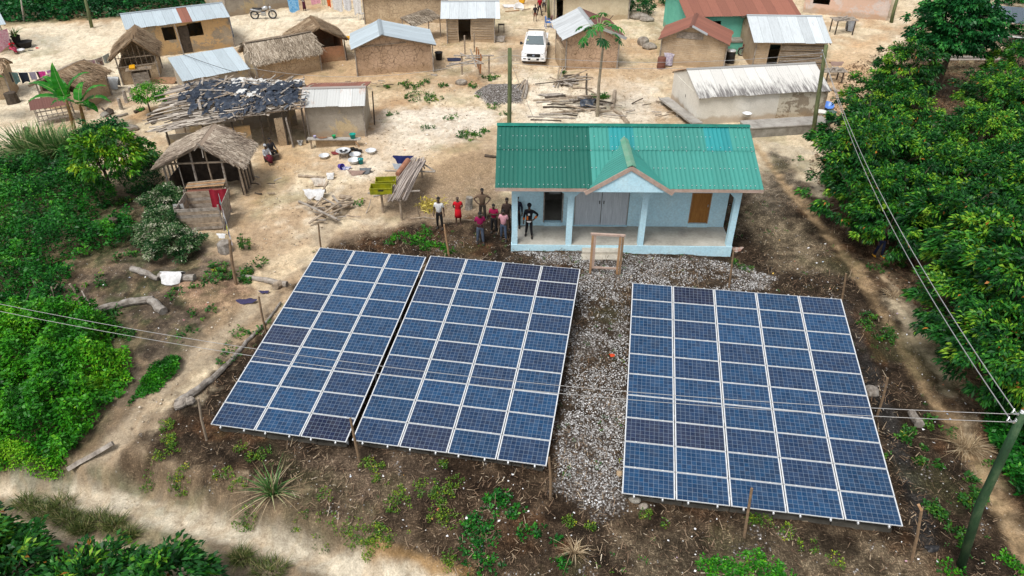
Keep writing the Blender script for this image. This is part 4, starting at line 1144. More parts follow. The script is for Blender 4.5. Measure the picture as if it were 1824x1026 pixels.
def jerrycan(loc, rz, label, m=jm, s=1.0):
 t = thing('jerrycan', label, 'jerrycan', loc, rz)
 mb = MB(); mb.prism([(-.17, 0), (.17, 0), (.17, .34), (.12, .40), (-.05, .40), (-.17, .34)], -.11, .11)
 b = mb.build('body', m, t, bevel=.025)
 mb = MB(); mb.tube([(-.11, 0, .37), (-.13, 0, .45)], .03, 8); mb.build('cap', M['black'], t)
 mb = MB(); mb.tube([(-.04, 0, .40), (.0, 0, .46), (.08, 0, .46), (.12, 0, .40)], .016, 6); mb.build('handle', m, t)
 t.scale = (s, s, s); return t
g = r.matrix_basis @ Vector((i['wx0'] + 1.0, -.42, 1.42))
jc = jerrycan(g, i['ang'], 'yellow jerrycan lying on the front rack of the thatched kitchen hut', s=1.25); jc.rotation_euler = (R(-80), 0, i['ang'])
# low zinc lean-to
gx_hut('zinc_shed', 'low mud shed under a plain bluish zinc lean-to roof, behind the tarpaulin shed', 'shed', (325, 145), (445, 123), (313, 97), (435, 83), 1.7, 12, M['mud_grey'], (SH, M['zinc_blue']), shed=True, ovf=.3, ovs=.12, seed=8, group='village houses and huts')
# thatched store at far left
gy_hut('thatched_store', 'small thatched mud store behind the banana plants', 'hut', (50, 153), (143, 157), (92, 134), (128, 103), 1.7, M['mud_tan'], (TT, M['thatch_pale']), (TT, M['thatch_brown']), ovf=.35, ovs=.4, seed=12, nthatch=1300, group='village houses and huts', front_h=1.25)
# thatched hut, long side to the front
r, i = gx_hut('thatched_hut', 'grey thatched mud hut with long front eave and black ridge pole', 'hut', (452, 114), (574, 92), (440, 72), (566, 55), 1.75, 32, M['mud_tan'], (TT, M['thatch_grey']), ovf=.3, ovs=.2, seed=15, nthatch=3400, group='village houses and huts', side_wall=M['mud_grey'])
MB().tube([(0.1, i['d2'] - .25, i['r'] - .02), (i['w'] * .5, i['d2'] - .3, i['r'] - .06), (i['w'] - .1, i['d2'] - .22, i['r'])], .035, 6).build('ridge_pole', M['wood_dark'], r)
# behind it, gable to the front, red lower wall
r, i = gy_hut('thatched_outhouse', 'brown thatched hut with open dark gable over a red earth wall', 'hut', (521, 82), (619, 70), (570, 48), (562, 26), 1.95, M['mud_red'], (TT, M['thatch_brown']), (TT, M['thatch_brown']), ovf=.4, ovs=.3, seed=19, nthatch=1500, front_h=1.15, group='village houses and huts')
part_post(r, (i['wx1'] + .12, i['wy0'] - .15, -.3), (i['wx1'] + .02, i['wy0'] - .2, 2.1), .05, 'wood_dark')
# mud hut with zinc gable
r, i = gy_hut('mud_hut', 'cracked tan mud hut with low-pitched blue-grey zinc gable roof in the village centre', 'hut', (624, 89), (777, 80), (680, 62), (684, 34), 2.3, M['mud_pink'], (SH, M['zinc_blue']), (SH, M['zinc_blue']), ovf=.45, ovs=.35, seed=23, group='village houses and huts', sheetkw=dict(amp=.012))
MB().beam((i['wx0'] + .1, i['wy0'] - .05, i['hL'] - .05), (i['wx0'] + i['w'] * .6, i['wy0'] - .05, i['hL'] + .15), .07).build('tie_pole', M['wood'], r)
# small wattle hut at the top
r, i = gx_hut('wattle_hut', 'small wattle hut with bright zinc roof and black open doorway, top centre', 'hut', (784, 34), (891, 33), (787, 3), (890, 0), 2.2, 20, M['mud_lines'], (SH, M['zinc_white']), ovf=.35, ovs=.55, ops=[(.24, .50, 0, 1.95)], seed=27, group='village houses and huts', base_drop=.5)
for k in range(9):
 z = .25 + k * .21
 for a, b in ((0, .22), (.52, .98)):
  MB().beam((i['wx0'] + a * (i['wx1'] - i['wx0']), i['wy0'] - .03, z + .03 * (k % 3)), (i['wx0'] + b * (i['wx1'] - i['wx0']), i['wy0'] - .03, z), .035).build('wattle', M['wood'], r)
# hut in the foreground with the bench
r, i = gx_hut('mud_hut', 'grey mud hut with rust-streaked zinc roof and a plank bench of buckets at its foot', 'hut', (534, 192), (650, 189), (544, 156), (658, 154), 2.3, 24, M['mud_grey'], (SH, M['zinc_old']), ovf=.35, ovs=.25, rear=(SH, M['rust']), seed=33, group='village houses and huts', depth=4.6)
HB = (r, i)
part_post(r, (i['w'] + .15, i['D'] * .55, 0), (i['w'] + .25, i['D'] * .55, 2.3), .05, 'wood_dark')
# cracked hut under the papaya
r, i = gy_hut('mud_hut', 'tall cracked mud hut behind the papaya tree, roof half silver and half brown', 'hut', (1001, 72), (1116, 68), (1057, 45), (1058, 12), 2.55, M['mud_pink'], (SH, M['zinc_silver']), (SH, M['brown_sheet']), ovf=.5, ovs=.5, seed=37, group='village houses and huts', base_drop=1.0)
MB().bx(i['wx0'] - .35, i['wx0'] - .02, i['wy0'] + .4, i['wy1'] * .7, -.3, 1.5).build('side_buttress', M['mud_tan'], r)
MB().beam((i['ax'] + .1, .0, i['r'] - .03), (i['w'] - .0, .0, i['e'] - .03), .04, .22).build('metal_verge', M['zinc_silver'], r)
# rust roofed hut
r, i = gy_hut('mud_hut', 'mud hut with rusty gable roof and whitewashed lath lines, beside the black water tank', 'hut', (1172, 70), (1301, 81), (1232, 47), (1222, 22), 2.2, M['mud_lines'], (SH, M['rust']), (SH, M['rust']), ovf=.45, ovs=.3, seed=41, group='village houses and huts')
MB().bx(i['ax'] - 1.1, i['ax'] + 1.0, i['wy0'] - .04, i['wy0'] - .01, i['hL'] + .05, i['hL'] + .55).build('gable_board', M['wood_grey'], r)
MB().beam((i['ax'] + .05, .0, i['r'] + .02), (i['ax'] + 1.3, .0, i['r'] + .02 - 1.3 * .42), .5, .05).build('metal_patch', M['zinc_silver'], r)
# green house at the top right
r, i = gx_hut('green_house', 'green painted house with long rust-brown roof and dark windows at the top edge', 'house', (1222, 31), (1428, 27), (1212, -22), (1405, -24), 2.9, 16, M['green_wall'], (SH, M['rust']), ovf=.5, ovs=.5, ops=[(.20, .31, 1.1, 2.5), (.52, .64, 1.1, 2.5)], seed=45, group='village houses and huts', posts=False, wobble=.005)
MB().bx(i['wx0'] + 1.0, i['w'] * .66, -.75, i['wy0'] - .01, 1.0, 1.12).build('ledge', M['concrete_dirty'], r)
MB().bx(i['wx0'] + 1.0, i['w'] * .66, -.7, i['wy0'] - .02, -.5, 1.0).build('parapet', M['green_wall'], r)
for a in (.20, .52): MB().bx(i['wx0'] + a * (i['wx1'] - i['wx0']), i['wx0'] + (a + .06) * (i['wx1'] - i['wx0']), i['wy0'] + .05, i['wy0'] + .09, 1.1, 2.5).build('shutter', M['brown_sheet'], r)
# white zinc hut
r, i = gx_hut('wattle_hut', 'wattle hut with large white zinc roof and a dark doorway, above the white building', 'hut', (1343, 76), (1483, 78), (1343, 27), (1480, 28), 2.2, 18, M['mud_lines'], (SH, M['zinc_white']), ovf=.4, ovs=.35, ops=[(.20, .36, 0, 2.0)], seed=49, group='village houses and huts')
for k in range(13):
 z = .1 + k * .155
 MB().beam((i['wx0'] + .36 * (i['wx1'] - i['wx0']), i['wy0'] - .04, z), (i['wx1'] + .1, i['wy0'] - .04, z + .03 * ((k * 7) % 3 - 1)), .045).build('wattle', M['wood_grey'] if k % 3 else M['wood_dark'], r)
# white building
r, i = gx_hut('plastered_building', 'off-white plastered building with black-streaked zinc roof and bare mud patch on the wall', 'building', (1245, 175), (1482, 162), (1226, 124), (1450, 110), 1.95, 20, M['plaster'], (SH, M['zinc_stained']), ovf=.22, ovs=.1, rear=(SH, M['rust_pale']), seed=53, group='village houses and huts', posts=False, wobble=.008, depth=5.6, base_drop=.8)
MB().gbox(i['w'] * .62, i['wx1'] + .005, i['wy0'] - .012, i['wy0'] + .04, .15, i['hf'] - .02).build('bare_wall_patch', M['plaster_bare'], r)
MB().bx(i['wx0'] - .012, i['wx0'] + .02, i['D'] * .45, i['D'] * .45 + .06, 1.1, 1.3).build('wall_hole', M['dark'], r)
WB = (r, i)
# houses cut by the top edge
gx_hut('cream_house', 'cream plastered house with dark doorway at the top edge behind the blue chairs', 'house', (984, -9), (1130, -14), (992, -50), (1124, -54), 2.7, 16, M['plaster_cream'], (SH, M['zinc_blue']), ovf=.4, ovs=.3, ops=[(.03, .12, 0, 2.1)], seed=57, group='village houses and huts')
gx_hut('mud_house', 'wide plain tan mud house cut by the top edge, behind the drying shed', 'house', (643, -4), (798, -7), (650, -35), (790, -38), 2.5, 14, M['mud_tan'], (SH, M['rust']), ovf=.3, ovs=.1, seed=61, group='village houses and huts')
gx_hut('mud_house', 'grey-brown mud house cut by the top edge, behind the parked motorcycle', 'house', (396, -15), (512, -33), (390, -49), (505, -65), 2.5, 14, M['mud_grey'], (SH, M['zinc_blue']), ovf=.3, ovs=.1, seed=63, group='village houses and huts')
gx_hut('plastered_house', 'pale pinkish house at the top right edge with a low stepped wall', 'house', (1436, -26), (1597, -12), (1430, -60), (1580, -50), 2.6, 14, M['plaster_pink'], (SH, M['rust']), ovf=.3, ovs=.2, ops=[(.10, .30, .9, 2.1)], seed=65, group='village houses and huts', posts=False)
r, i = gx_hut('corner_house', 'zinc roofed house at the far left edge with a patterned curtain', 'house', (-120, 62), (11, 43), (-130, 40), (-8, 24), 2.3, 14, M['plaster_cream'], (SH, M['zinc_blue']), ovf=.6, ovs=.5, seed=67, group='village houses and huts')
gx_hut('mud_hut', 'mud wall and thatch of a hut cut by the left edge, beside the dark stump', 'hut', (-90, 140), (6, 131), (-95, 110), (-2, 104), 1.9, 26, M['mud_tan'], (TT, M['thatch_brown']), ovf=.3, ovs=.15, seed=69, group='village houses and huts', nthatch=600)
# ---- big thatched hut with the open front
r, i = gy_hut('thatched_shelter', 'large thatched shelter with open dark front of crooked posts', 'hut', (273, 301), (430, 297), (354, 258), (362, 219), 2.0, mat('shade_dark_wall', (.09, .07, .055), (.04, .032, .026), 3, .95, .5), (TT, M['thatch_pale']), (TT, M['thatch_pale']), ovf=.5, ovs=.35, front=False, seed=73, nthatch=3600, group='village houses and huts', side_h=1.1, posts=False)  # wall colour is near black to paint in the shelter's dark interior shade
BT = (r, i)
rn = random.Random(3)
for k in range(6):
 x = i['wx0'] + k * (i['wx1'] - i['wx0']) / 5
 h = i['r'] - (abs(x - i['ax'])) * (i['r'] - i['e']) / (i['w'] / 2) - .15
 part_post(r, (x + rn.uniform(-.1, .1), i['wy0'] + rn.uniform(-.1, .1), -.3), (x, i['wy0'], h), rn.uniform(.035, .07), rn.choice(['wood', 'wood_grey']))
for k in range(5):
 y = i['wy0'] + k * (i['wy1'] - i['wy0']) / 4
 part_post(r, (i['wx1'] + .05, y, -.3), (i['wx1'], y, i['hR']), .06, 'wood')
 part_post(r, (i['wx0'] - .05, y, -.3), (i['wx0'], y, i['hL']), .06, 'wood_grey')
MB().beam((i['wx0'] - .3, i['wy0'] - .05, i['e'] + .05), (i['wx1'] + .3, i['wy0'] - .05, i['e'] + .12), .08).build('tie_beam', M['wood'], r)
MB().beam((i['ax'] - .3, -.05, i['r'] - .3), (i['ax'] + .1, -.1, i['r'] + .1), .05).beam((i['ax'] + .35, -.05, i['r'] - .35), (i['ax'] - .05, -.1, i['r'] + .12), .05).beam((i['ax'] + .1, 0, i['r'] - .2), (i['ax'] + .1, -.1, i['r'] - .7), .04).build('ridge_sticks', M['wood_grey'], r)
for k in range(4): MB().beam((i['ax'] - 1.2, -.3 + k * .16, 1.0 + k * .015), (i['ax'] + .9, -.35 + k * .16, 1.15 + k * .03), .13, .03).build('rack_board', M['wood'] if k % 2 else M['wood_new'], r)
MB().beam((i['ax'] - 1.1, -.4, .86), (i['ax'] + .8, -.4, .95), .3, .02).build('rusty_tray', M['rust'], r)
for x, y in ((i['ax'] - 1.1, -.3), (i['ax'] + .8, -.35), (i['ax'] - 1.1, .2), (i['ax'] + .8, .2)): part_post(r, (x, y, -.3), (x, y, 1.0), .04, 'wood')
# ---- tarpaulin and bamboo shed
def tarp_shed():
 ze = 2.15
 c = [P(278, 238, z=1.75), P(536, 196, z=2.3), P(545, 150, z=2.5), P(330, 148, z=2.4)]
 A = c[0]; B = c[1]; ang = math.atan2(B.y - A.y, B.x - A.x); g = hz(A.x + 3, A.y + 1)
 root = thing('tarpaulin_shed', 'collapsing shed roofed with split bamboo poles and torn black plastic sheeting', 'shed', (A.x, A.y, g), ang)
 q = []
 for p in c:
  x, y = local(A, ang, p); q.append(Vector((x, y, p.z - g)))
 rnd = random.Random(11)
 def S(u, v, h=0):
  p = (q[0] * (1 - u) + q[1] * u) * (1 - v) + (q[3] * (1 - u) + q[2] * u) * v
  return p + Vector((0, 0, h + .35 * math.sin(PI * v) + .12 * float(vnoise(np.array([u * 6]), np.array([v * 4]), 3)[0])))
 print('  tarp shed', [tuple(round(a, 1) for a in p) for p in q])
 # ragged poles, many: one stuff part for the bulk, the big ones as parts
 mb = MB()
 for k in range(480):
  u = rnd.random(); v = rnd.random() ** 1.0; l = rnd.uniform(1.2, 3.2)
  if u < .45: d = Vector((1, .25 + rnd.gauss(0, .14), 0)).normalized()
  elif rnd.random() < .7: d = Vector((1, rnd.gauss(.12, .10), 0)).normalized()
  else: d = Vector((rnd.gauss(0, .5), 1, 0)).normalized()
  p = S(u, v, .02 + rnd.random() * .12); mb.tv = rnd.random()
  a = p - d * l / 2; b = p + d * l / 2
  a.z += rnd.uniform(-.06, .06) - (.12 if u < .2 else 0); b.z += rnd.uniform(-.06, .06)
  a.x = max(a.x, -.9 + rnd.random() * .6); b.x = min(b.x, q[1].x + .5)
  a.y = max(a.y, -.35 + rnd.random() * .3)
  mb.tube([a, b], rnd.uniform(.022, .045), 4)
 m = mat_attr('split_bamboo', [(0, (.12, .10, .085)), (.4, (.27, .235, .20)), (.7, (.44, .39, .34)), (1, (.62, .57, .50))], .85)
 o = mb.build('bamboo_roofing', m, root); o['kind'] = 'stuff'
 for k in range(26):
  u, v = rnd.uniform(.1, .95), rnd.uniform(.05, .95); d = Vector((rnd.gauss(.2, .7), rnd.gauss(.6, .5), 0)).normalized() * rnd.uniform(.5, 1.1)
  p = S(u, v, .28); mb = MB(); mb.beam(p - d, p + d + Vector((0, 0, rnd.uniform(-.1, .15))), rnd.uniform(.08, .16), .035); mb.build('loose_plank', M['wood_grey'] if k % 3 else M['wood'], root)
 # torn tarpaulins: crumpled sheets
 def tarp(u0, u1, v0, v1, seed, m, nm='tarpaulin', lift=.2, holes=.36):
  nu, nv = int((u1 - u0) * 90) + 8, int((v1 - v0) * 60) + 8
  V = [];
  for b_ in range(nv):
   for a_ in range(nu):
    u = u0 + (u1 - u0) * a_ / (nu - 1); v = v0 + (v1 - v0) * b_ / (nv - 1)
    wob = float(fbm(np.array([u * 30]), np.array([v * 18]), seed, 3)[0]) - .5
    p = S(u + .02 * wob, v + .05 * wob, lift + wob * .36 + .05 * rnd.random()); V.append(p)
  Q = []
  for b_ in range(nv - 1):
   for a_ in range(nu - 1):
    uu, vv = a_ / nu, b_ / nv
    ed = min(uu, 1 - uu, vv, 1 - vv)
    hn = float(fbm(np.array([a_ * .22 + seed]), np.array([b_ * .22]), seed + 9, 2)[0])
    if hn < holes or (ed < .16 and hn < .54): continue
    k = b_ * nu + a_; Q.append((k, k + 1, k + 1 + nu, k + nu))
  return fast_mesh(nm, V, np.array(Q), m, root, smooth=False)
 tarp(.06, .62, .36, 1.0, 3, M['tarp'], holes=.22); tarp(.20, .62, .10, .55, 5, M['tarp'], holes=.28, lift=.28); tarp(.52, 1.0, .30, .80, 7, M['tarp'], holes=.2, lift=.28); tarp(.60, 1.04, .0, .42, 9, M['tarp'], holes=.24, lift=.26); tarp(.36, .75, .0, .3, 19, M['tarp'], holes=.38)
 wt = mat('white_sheeting', (.72, .72, .70), (.5, .5, .48), 4, .6, .4)
 tarp(.40, .70, .72, 1.0, 12, wt, 'white_sheeting', .24, .42); tarp(.72, 1.0, .60, .95, 14, M['zinc_silver'] if False else wt, 'white_sheeting', .2, .4); tarp(.5, .7, .3, .5, 22, wt, 'white_sheeting', .3, .5)
 w = q[1].x
 for u in (.05, .3, .5, .7, .86, 1.0):
  for v in (.06, .5, .95):
   p = S(u, v, -.1); part_post(root, (p.x, p.y, -.4), (p.x, p.y, p.z), .07, 'wood_dark' if v < .1 else 'wood')
 for v in (.06, .5, .95):
  a, b = S(0, v, -.08), S(1, v, -.08); MB().beam(a, b, .09).build('roof_beam', M['wood'], root)
 MB().gbox(w * .42, w * .62, .55, .72, -.4, 1.5).rough(.03, 1, 2).build('mud_wall', M['mud_patchy'], root)
 MB().gbox(w * .80, w * .87, .25, .35, -.4, 1.9).rough(.02, 1, 3).build('mud_wall', M['mud_tan'], root)
 MB().gbox(.4, w * .95, q[2].y - .4, q[2].y - .25, -.4, 2.0).rough(.03, 1, 2).build('back_wall', M['mud_grey'], root)
 MB().gbox(.3, w * .4, .9, 1.02, -.4, 1.3).rough(.03, 1, 2).build('mud_wall', M['mud_grey'], root)
 MB().beam((w * .9, .15, -.2), (w * .885, .1, 1.9), .09, .55).build('door_leaf', M['wood_grey'], root)
tarp_shed()
# ---- plank pen with the red cloth
def plank_pen():
 a, b = P(322, 413), P(398, 409)
 ang = math.atan2(b.y - a.y, b.x - a.x); w = (b - a).length
 root = thing('plank_pen', 'square pen of rough grey boards with a dark red cloth over its corner', 'pen', a, ang)
 rnd = random.Random(5); H = 1.25; D = 1.9
 mb = MB()
 def side(p, q, n=7):
  s = thing_part = None
  for k in range(n):
   z = .05 + k * H / n
   e = MB(); e.beam(p + Vector((rnd.uniform(-.05, .02), 0, z + .09)), q + Vector((rnd.uniform(-.02, .08), 0, z + .09 + rnd.uniform(-.02, .02))), .03, H / n * .93)
   e.build('board', M['wood'] if rnd.random() < .6 else M['wood_grey'], root)
 O = Vector((0, 0, 0)); X = Vector((w, 0, 0)); Yv = Vector((0, D, 0))
 side(O, X); side(O + Yv, X + Yv); side(O + Vector((.02, .03, 0)), Yv + Vector((.02, -.03, 0)))
 for k in range(4): MB().beam((w + .03, .1 + k * .43, -.1), (w + .25, .15 + k * .43, 1.5), .42, .03, up=(1, 0, 0)).build('upright_board', M['wood_grey'], root)
 for p in (O, X, Yv, X + Yv): MB().tube([p + Vector((.03, .03, -.3)), p + Vector((.03, .03, H + .15))], .05, 6).build('post', M['wood_grey'], root)
 # cloth draped over the rear right corner
 V = []; n1, n2 = 12, 14
 for j in range(n2):
  for k in range(n1):
   u = k / (n1 - 1); v = j / (n2 - 1)
   V.append((w * .62 + u * w * .42, D - .07 - v * .12 + .05 * math.sin(u * 14), H + .12 - v * 1.1 + .03 * math.sin(u * 9)))
 i_, j_ = np.meshgrid(np.arange(n1 - 1), np.arange(n2 - 1)); k_ = (j_ * n1 + i_).ravel()
 o = fast_mesh('red_cloth', V, np.stack([k_, k_ + 1, k_ + 1 + n1, k_ + n1], 1), cloth('dark_red', (.30, .012, .03)), None, smooth=True)
 o.matrix_basis = root.matrix_basis.copy()
 tag(o, 'dark red cloth hanging over the back corner of the plank pen', 'cloth')
 V = [(-.25 + .5 * k / 5, D * .35 + .05 * (k % 2), H + .0 - j * .25) for j in range(4) for k in range(6)]
 i_, j_ = np.meshgrid(np.arange(5), np.arange(3)); k_ = (j_ * 6 + i_).ravel()
 o = fast_mesh('white_sack', V, np.stack([k_, k_ + 1, k_ + 7, k_ + 6], 1), cloth('white', (.7, .7, .68)), None, smooth=True); o.matrix_basis = root.matrix_basis.copy()
 tag(o, 'white plastic sack hung on the left side of the plank pen', 'sack')
plank_pen()
# ---- open rack shed with thatch lean-to at the top centre, and others
def leanto(label, px, dy, h, m, n=500, seed=3, tilt=.5, name='thatch_lean_to'):
 a, b = P(*px[0], z=h), P(*px[1], z=h)
 ang = math.atan2(b.y - a.y, b.x - a.x); w = (b - a).length; g = hz(a.x, a.y)
 root = thing(name, label, 'shelter', (a.x, a.y, g), ang)
 h = h - g
 thatch('roof', (0, 0, h), (w, 0, h), (w, dy, h + tilt), (0, dy, h + tilt), m, root, n=n, seed=seed, thick=.08)
 for x, y, z in ((.1, .1, h), (w - .1, .1, h), (.1, dy - .1, h + tilt), (w - .1, dy - .1, h + tilt)): part_post(root, (x, y, -.3), (x, y, z), .05)
leanto('drooping palm-thatch lean-to left of the small wattle hut at the top', ((738, 46), (786, 30)), 1.6, 1.7, M['thatch_grey'])
def tin_shed():
 a, b = P(60, 196, z=1.1), P(108, 188, z=1.1); ang = math.atan2(b.y - a.y, b.x - a.x); w = (b - a).length + .6; g = hz(a.x, a.y)
 root = thing('chicken_coop', 'low stick coop with brown rusty sheet roof under the banana leaves', 'coop', (a.x, a.y, g), ang)
 sheet('roof_sheet', (-.2, 0, 1.1), (w, 0, 1.1), (w, 1.4, 1.4), (-.2, 1.4, 1.4), M['brown_sheet'], root, pitch=.16)
 for k in range(8): part_post(root, (k * w / 7, .1, -.2), (k * w / 7, .1, 1.1), .03, 'wood_grey', 'stick')
 for k in range(3): MB().beam((0, .06, .3 + k * .3), (w, .06, .32 + k * .3), .06).build('rail', M['wood_grey'], root)
 for x in (0, w): part_post(root, (x, 1.3, -.2), (x, 1.3, 1.4), .04, 'wood_grey')
tin_shed()
def tarp_shelter():
 a, b = P(1750, 36, z=1.9), P(1850, 45, z=1.9); ang = math.atan2(b.y - a.y, b.x - a.x); w = (b - a).length; g = hz(a.x, a.y)
 root = thing('roadside_shelter', 'open shelter with grey corrugated roof and a black plastic sheet hanging at its left end', 'shelter', (a.x, a.y, g), ang)
 h = 1.9 - g
 sheet('roof_sheet', (0, 0, h), (w, 0, h), (w, 3.0, h + .7), (0, 3.0, h + .7), mat_sheet('dark_zinc', (.13, .17, .21), .1, 0, .2, seed=77), root)
 MB().beam((-.1, -.02, h - .06), (w, -.02, h - .06), .07).build('eave_beam', M['fascia'], root)
 for x in (.1, w * .5, w - .1):
  part_post(root, (x, .1, -.3), (x, .1, h), .06, 'wood'); part_post(root, (x, 2.8, -.3), (x, 2.8, h + .6), .06, 'wood')
 part_post(root, (-1.4, -1.6, -.2), (.5, .4, h + .6), .04, 'wood', 'brace'); part_post(root, (-2.6, -.4, -.2), (-1.7, 1.4, h - .1), .04, 'wood', 'brace')
 V = []
 for j in range(12):
  for k in range(12):
   u, v = k / 11, j / 11
   V.append((-1.0 + u * 1.9 - .35 * v, .3 + (1 - v) * .9 + .1 * math.sin(u * 15), h + .75 - v * 1.9 + .1 * math.sin(u * 9 + v * 3)))
 i_, j_ = np.meshgrid(np.arange(11), np.arange(11)); k_ = (j_ * 12 + i_).ravel()
 fast_mesh('tarpaulin', V, np.stack([k_, k_ + 1, k_ + 13, k_ + 12], 1), M['tarp'], root)
 for k in range(3): MB().beam((1.2, -.6 + k * .3, .9), (4.2, -.65 + k * .3, .95), .25, .03).build('table_board', M['wood_grey'] if k else M['white_paint'], root)
 for x in (1.3, 4.0): part_post(root, (x, -.3, -.2), (x, -.3, .9), .05)
tarp_shelter()
# ------------------------------------------------------------------ plants
G_COCOA = [(0, (.004, .028, .008)), (.42, (.010, .080, .014)), (.68, (.030, .17, .018)), (.86, (.10, .31, .018)), (.965, (.24, .42, .03)), (1, (.42, .16, .03))]
M['leaf_cocoa'] = mat_leaf('cocoa_leaves', G_COCOA)
M['leaf_deep'] = mat_leaf('deep_green_leaves', [(0, (.003, .028, .009)), (.5, (.008, .085, .020)), (.85, (.022, .17, .032)), (1, (.06, .26, .04))])
M['leaf_bright'] = mat_leaf('bright_leaves', [(0, (.006, .045, .006)), (.4, (.022, .13, .01)), (.75, (.10, .31, .012)), (1, (.34, .48, .02))])
M['leaf_under'] = mat_leaf('undergrowth_leaves', [(0, (.003, .028, .006)), (.4, (.009, .092, .012)), (.7, (.024, .19, .016)), (1, (.10, .36, .02))])
M['leaf_creeper'] = mat_leaf('creeper_leaves', [(0, (.008, .06, .006)), (.4, (.022, .17, .010)), (.75, (.07, .33, .010)), (1, (.22, .48, .02))])
M['leaf_varieg'] = mat_leaf('variegated_leaves', [(0, (.008, .040, .012)), (.5, (.025, .10, .025)), (.72, (.08, .17, .05)), (.86, (.34, .38, .24)), (1, (.62, .60, .48))])
M['leaf_olive'] = mat_leaf('olive_grass', [(0, (.03, .05, .012)), (.5, (.075, .11, .025)), (.85, (.16, .19, .05)), (1, (.30, .27, .12))])
M['leaf_cane'] = mat_leaf('cane_blades', [(0, (.02, .07, .015)), (.45, (.07, .19, .045)), (.8, (.20, .34, .10)), (1, (.46, .45, .24))])
M['leaf_weed'] = mat_leaf('weed_leaves', [(0, (.01, .05, .01)), (.5, (.03, .14, .02)), (.85, (.10, .25, .02)), (1, (.35, .36, .03))])
M['leaf_lime'] = mat_leaf('lime_weed_leaves', [(0, (.02, .06, .01)), (.45, (.07, .18, .02)), (.8, (.22, .34, .02)), (1, (.50, .46, .03))])
M['leaf_banana'] = mat_leaf('banana_leaves', [(0, (.01, .10, .01)), (.6, (.03, .24, .02)), (1, (.12, .42, .03))], .3, .35)
M['straw'] = mat_attr('dry_straw', [(0, (.12, .08, .045)), (.5, (.30, .22, .13)), (1, (.55, .45, .30))])
def crown(name, R_, Hc, m, parent, seed, ncl=90, per=55, ll=.27, lw=.10, cz=3.0, low=-.75, clump=.36, hang=.45, tshift=0, flat_=1.0, bright=.16):
 rng = np.random.default_rng(seed)
 # clump centres fill the shell and part of the volume
 d = rng.normal(0, 1, (ncl * 3, 3)); d /= np.linalg.norm(d, axis=1)[:, None]
 d = d[d[:, 2] > low][:ncl]; ncl = len(d)
 rr = rng.uniform(.62, 1.08, ncl) * (1 + .28 * (vnoise(d[:, 0] * 2.2 + seed, d[:, 1] * 2.2 + d[:, 2] * 1.7, seed) - .5) * 2)
 Cc = d * rr[:, None] * np.array([R_, R_, Hc])[None]
 Cc[:, 2] += cz
 n = ncl * per
 ci = np.repeat(np.arange(ncl), per)
 off = rng.normal(0, 1, (n, 3)); off /= np.linalg.norm(off, axis=1)[:, None]
 off *= (rng.random(n) ** .5)[:, None] * clump * rng.uniform(.6, 1.35, ncl)[ci][:, None]
 off[:, 2] *= .55
 B = Cc[ci] + off
 out = d[ci] * np.array([1, 1, .5]) + off * 1.6 + rng.normal(0, .35, (n, 3))
 out[:, 2] -= hang * rng.random(n)
 V = leaf_quads(B, out, ll * rng.uniform(.6, 1.25, n), lw * rng.uniform(.7, 1.2, n), rng, .22, .3)
 ct = rng.normal(0, .13, ncl) + (rng.random(ncl) < bright) * .28
 t = .42 + tshift + ct[ci] + rng.normal(0, .13, n)
 t = t + rng.normal(0, .05, n); t = np.clip(t, 0, .955); t = np.where(rng.random(n) < .005, 1.0, t)
 return leaf_mesh(name, V, t, m, parent), Cc
def trunk_mb(parent, rng, Cc, h, r=.12, m='bark', nl=5, lean=(0, 0), fork=.55):
 mb = MB(); top = Vector((lean[0], lean[1], h * fork + .2))
 mb.tube([(0, 0, -.3), (lean[0] * .3, lean[1] * .3 + .02, h * fork * .5), top], [r * 1.25, r, r * .8], 8, jit=.15, rng=rng)
 idx = np.random.default_rng(int(rng.random() * 1000)).choice(len(Cc), nl, replace=False)
 for k in idx:
  c = Vector(Cc[k]); mid = top.lerp(c, .5) + Vector((rng.uniform(-.15, .15), rng.uniform(-.15, .15), .15))
  mb.tube([top - Vector((0, 0, .1)), mid, c], [r * .6, r * .35, r * .12], 6)
 return mb.build('trunk', M[m], parent)
rt = random.Random(77)
COCOA = []
for k, (R_, Hc, cz, low) in enumerate([(2.2, 1.55, 2.7, -.85), (2.5, 1.6, 2.9, -.8), (1.9, 1.5, 2.5, -.9), (2.35, 1.75, 2.8, -.9), (2.1, 1.35, 2.4, -.85)]):
 t = thing('cocoa_tree', 'proto', 'tree', (0, 0, 0), 0, 'cocoa trees of the grove')
 cr, Cc = crown('crown', R_, Hc, M['leaf_cocoa'], t, 100 + k, 110, 78, ll=.23, lw=.088, cz=cz, low=low, tshift=(.03, .09, 0, .07, .13)[k], bright=.26)
 trunk_mb(t, rt, Cc, cz, .11, nl=7)
 COCOA.append(t)
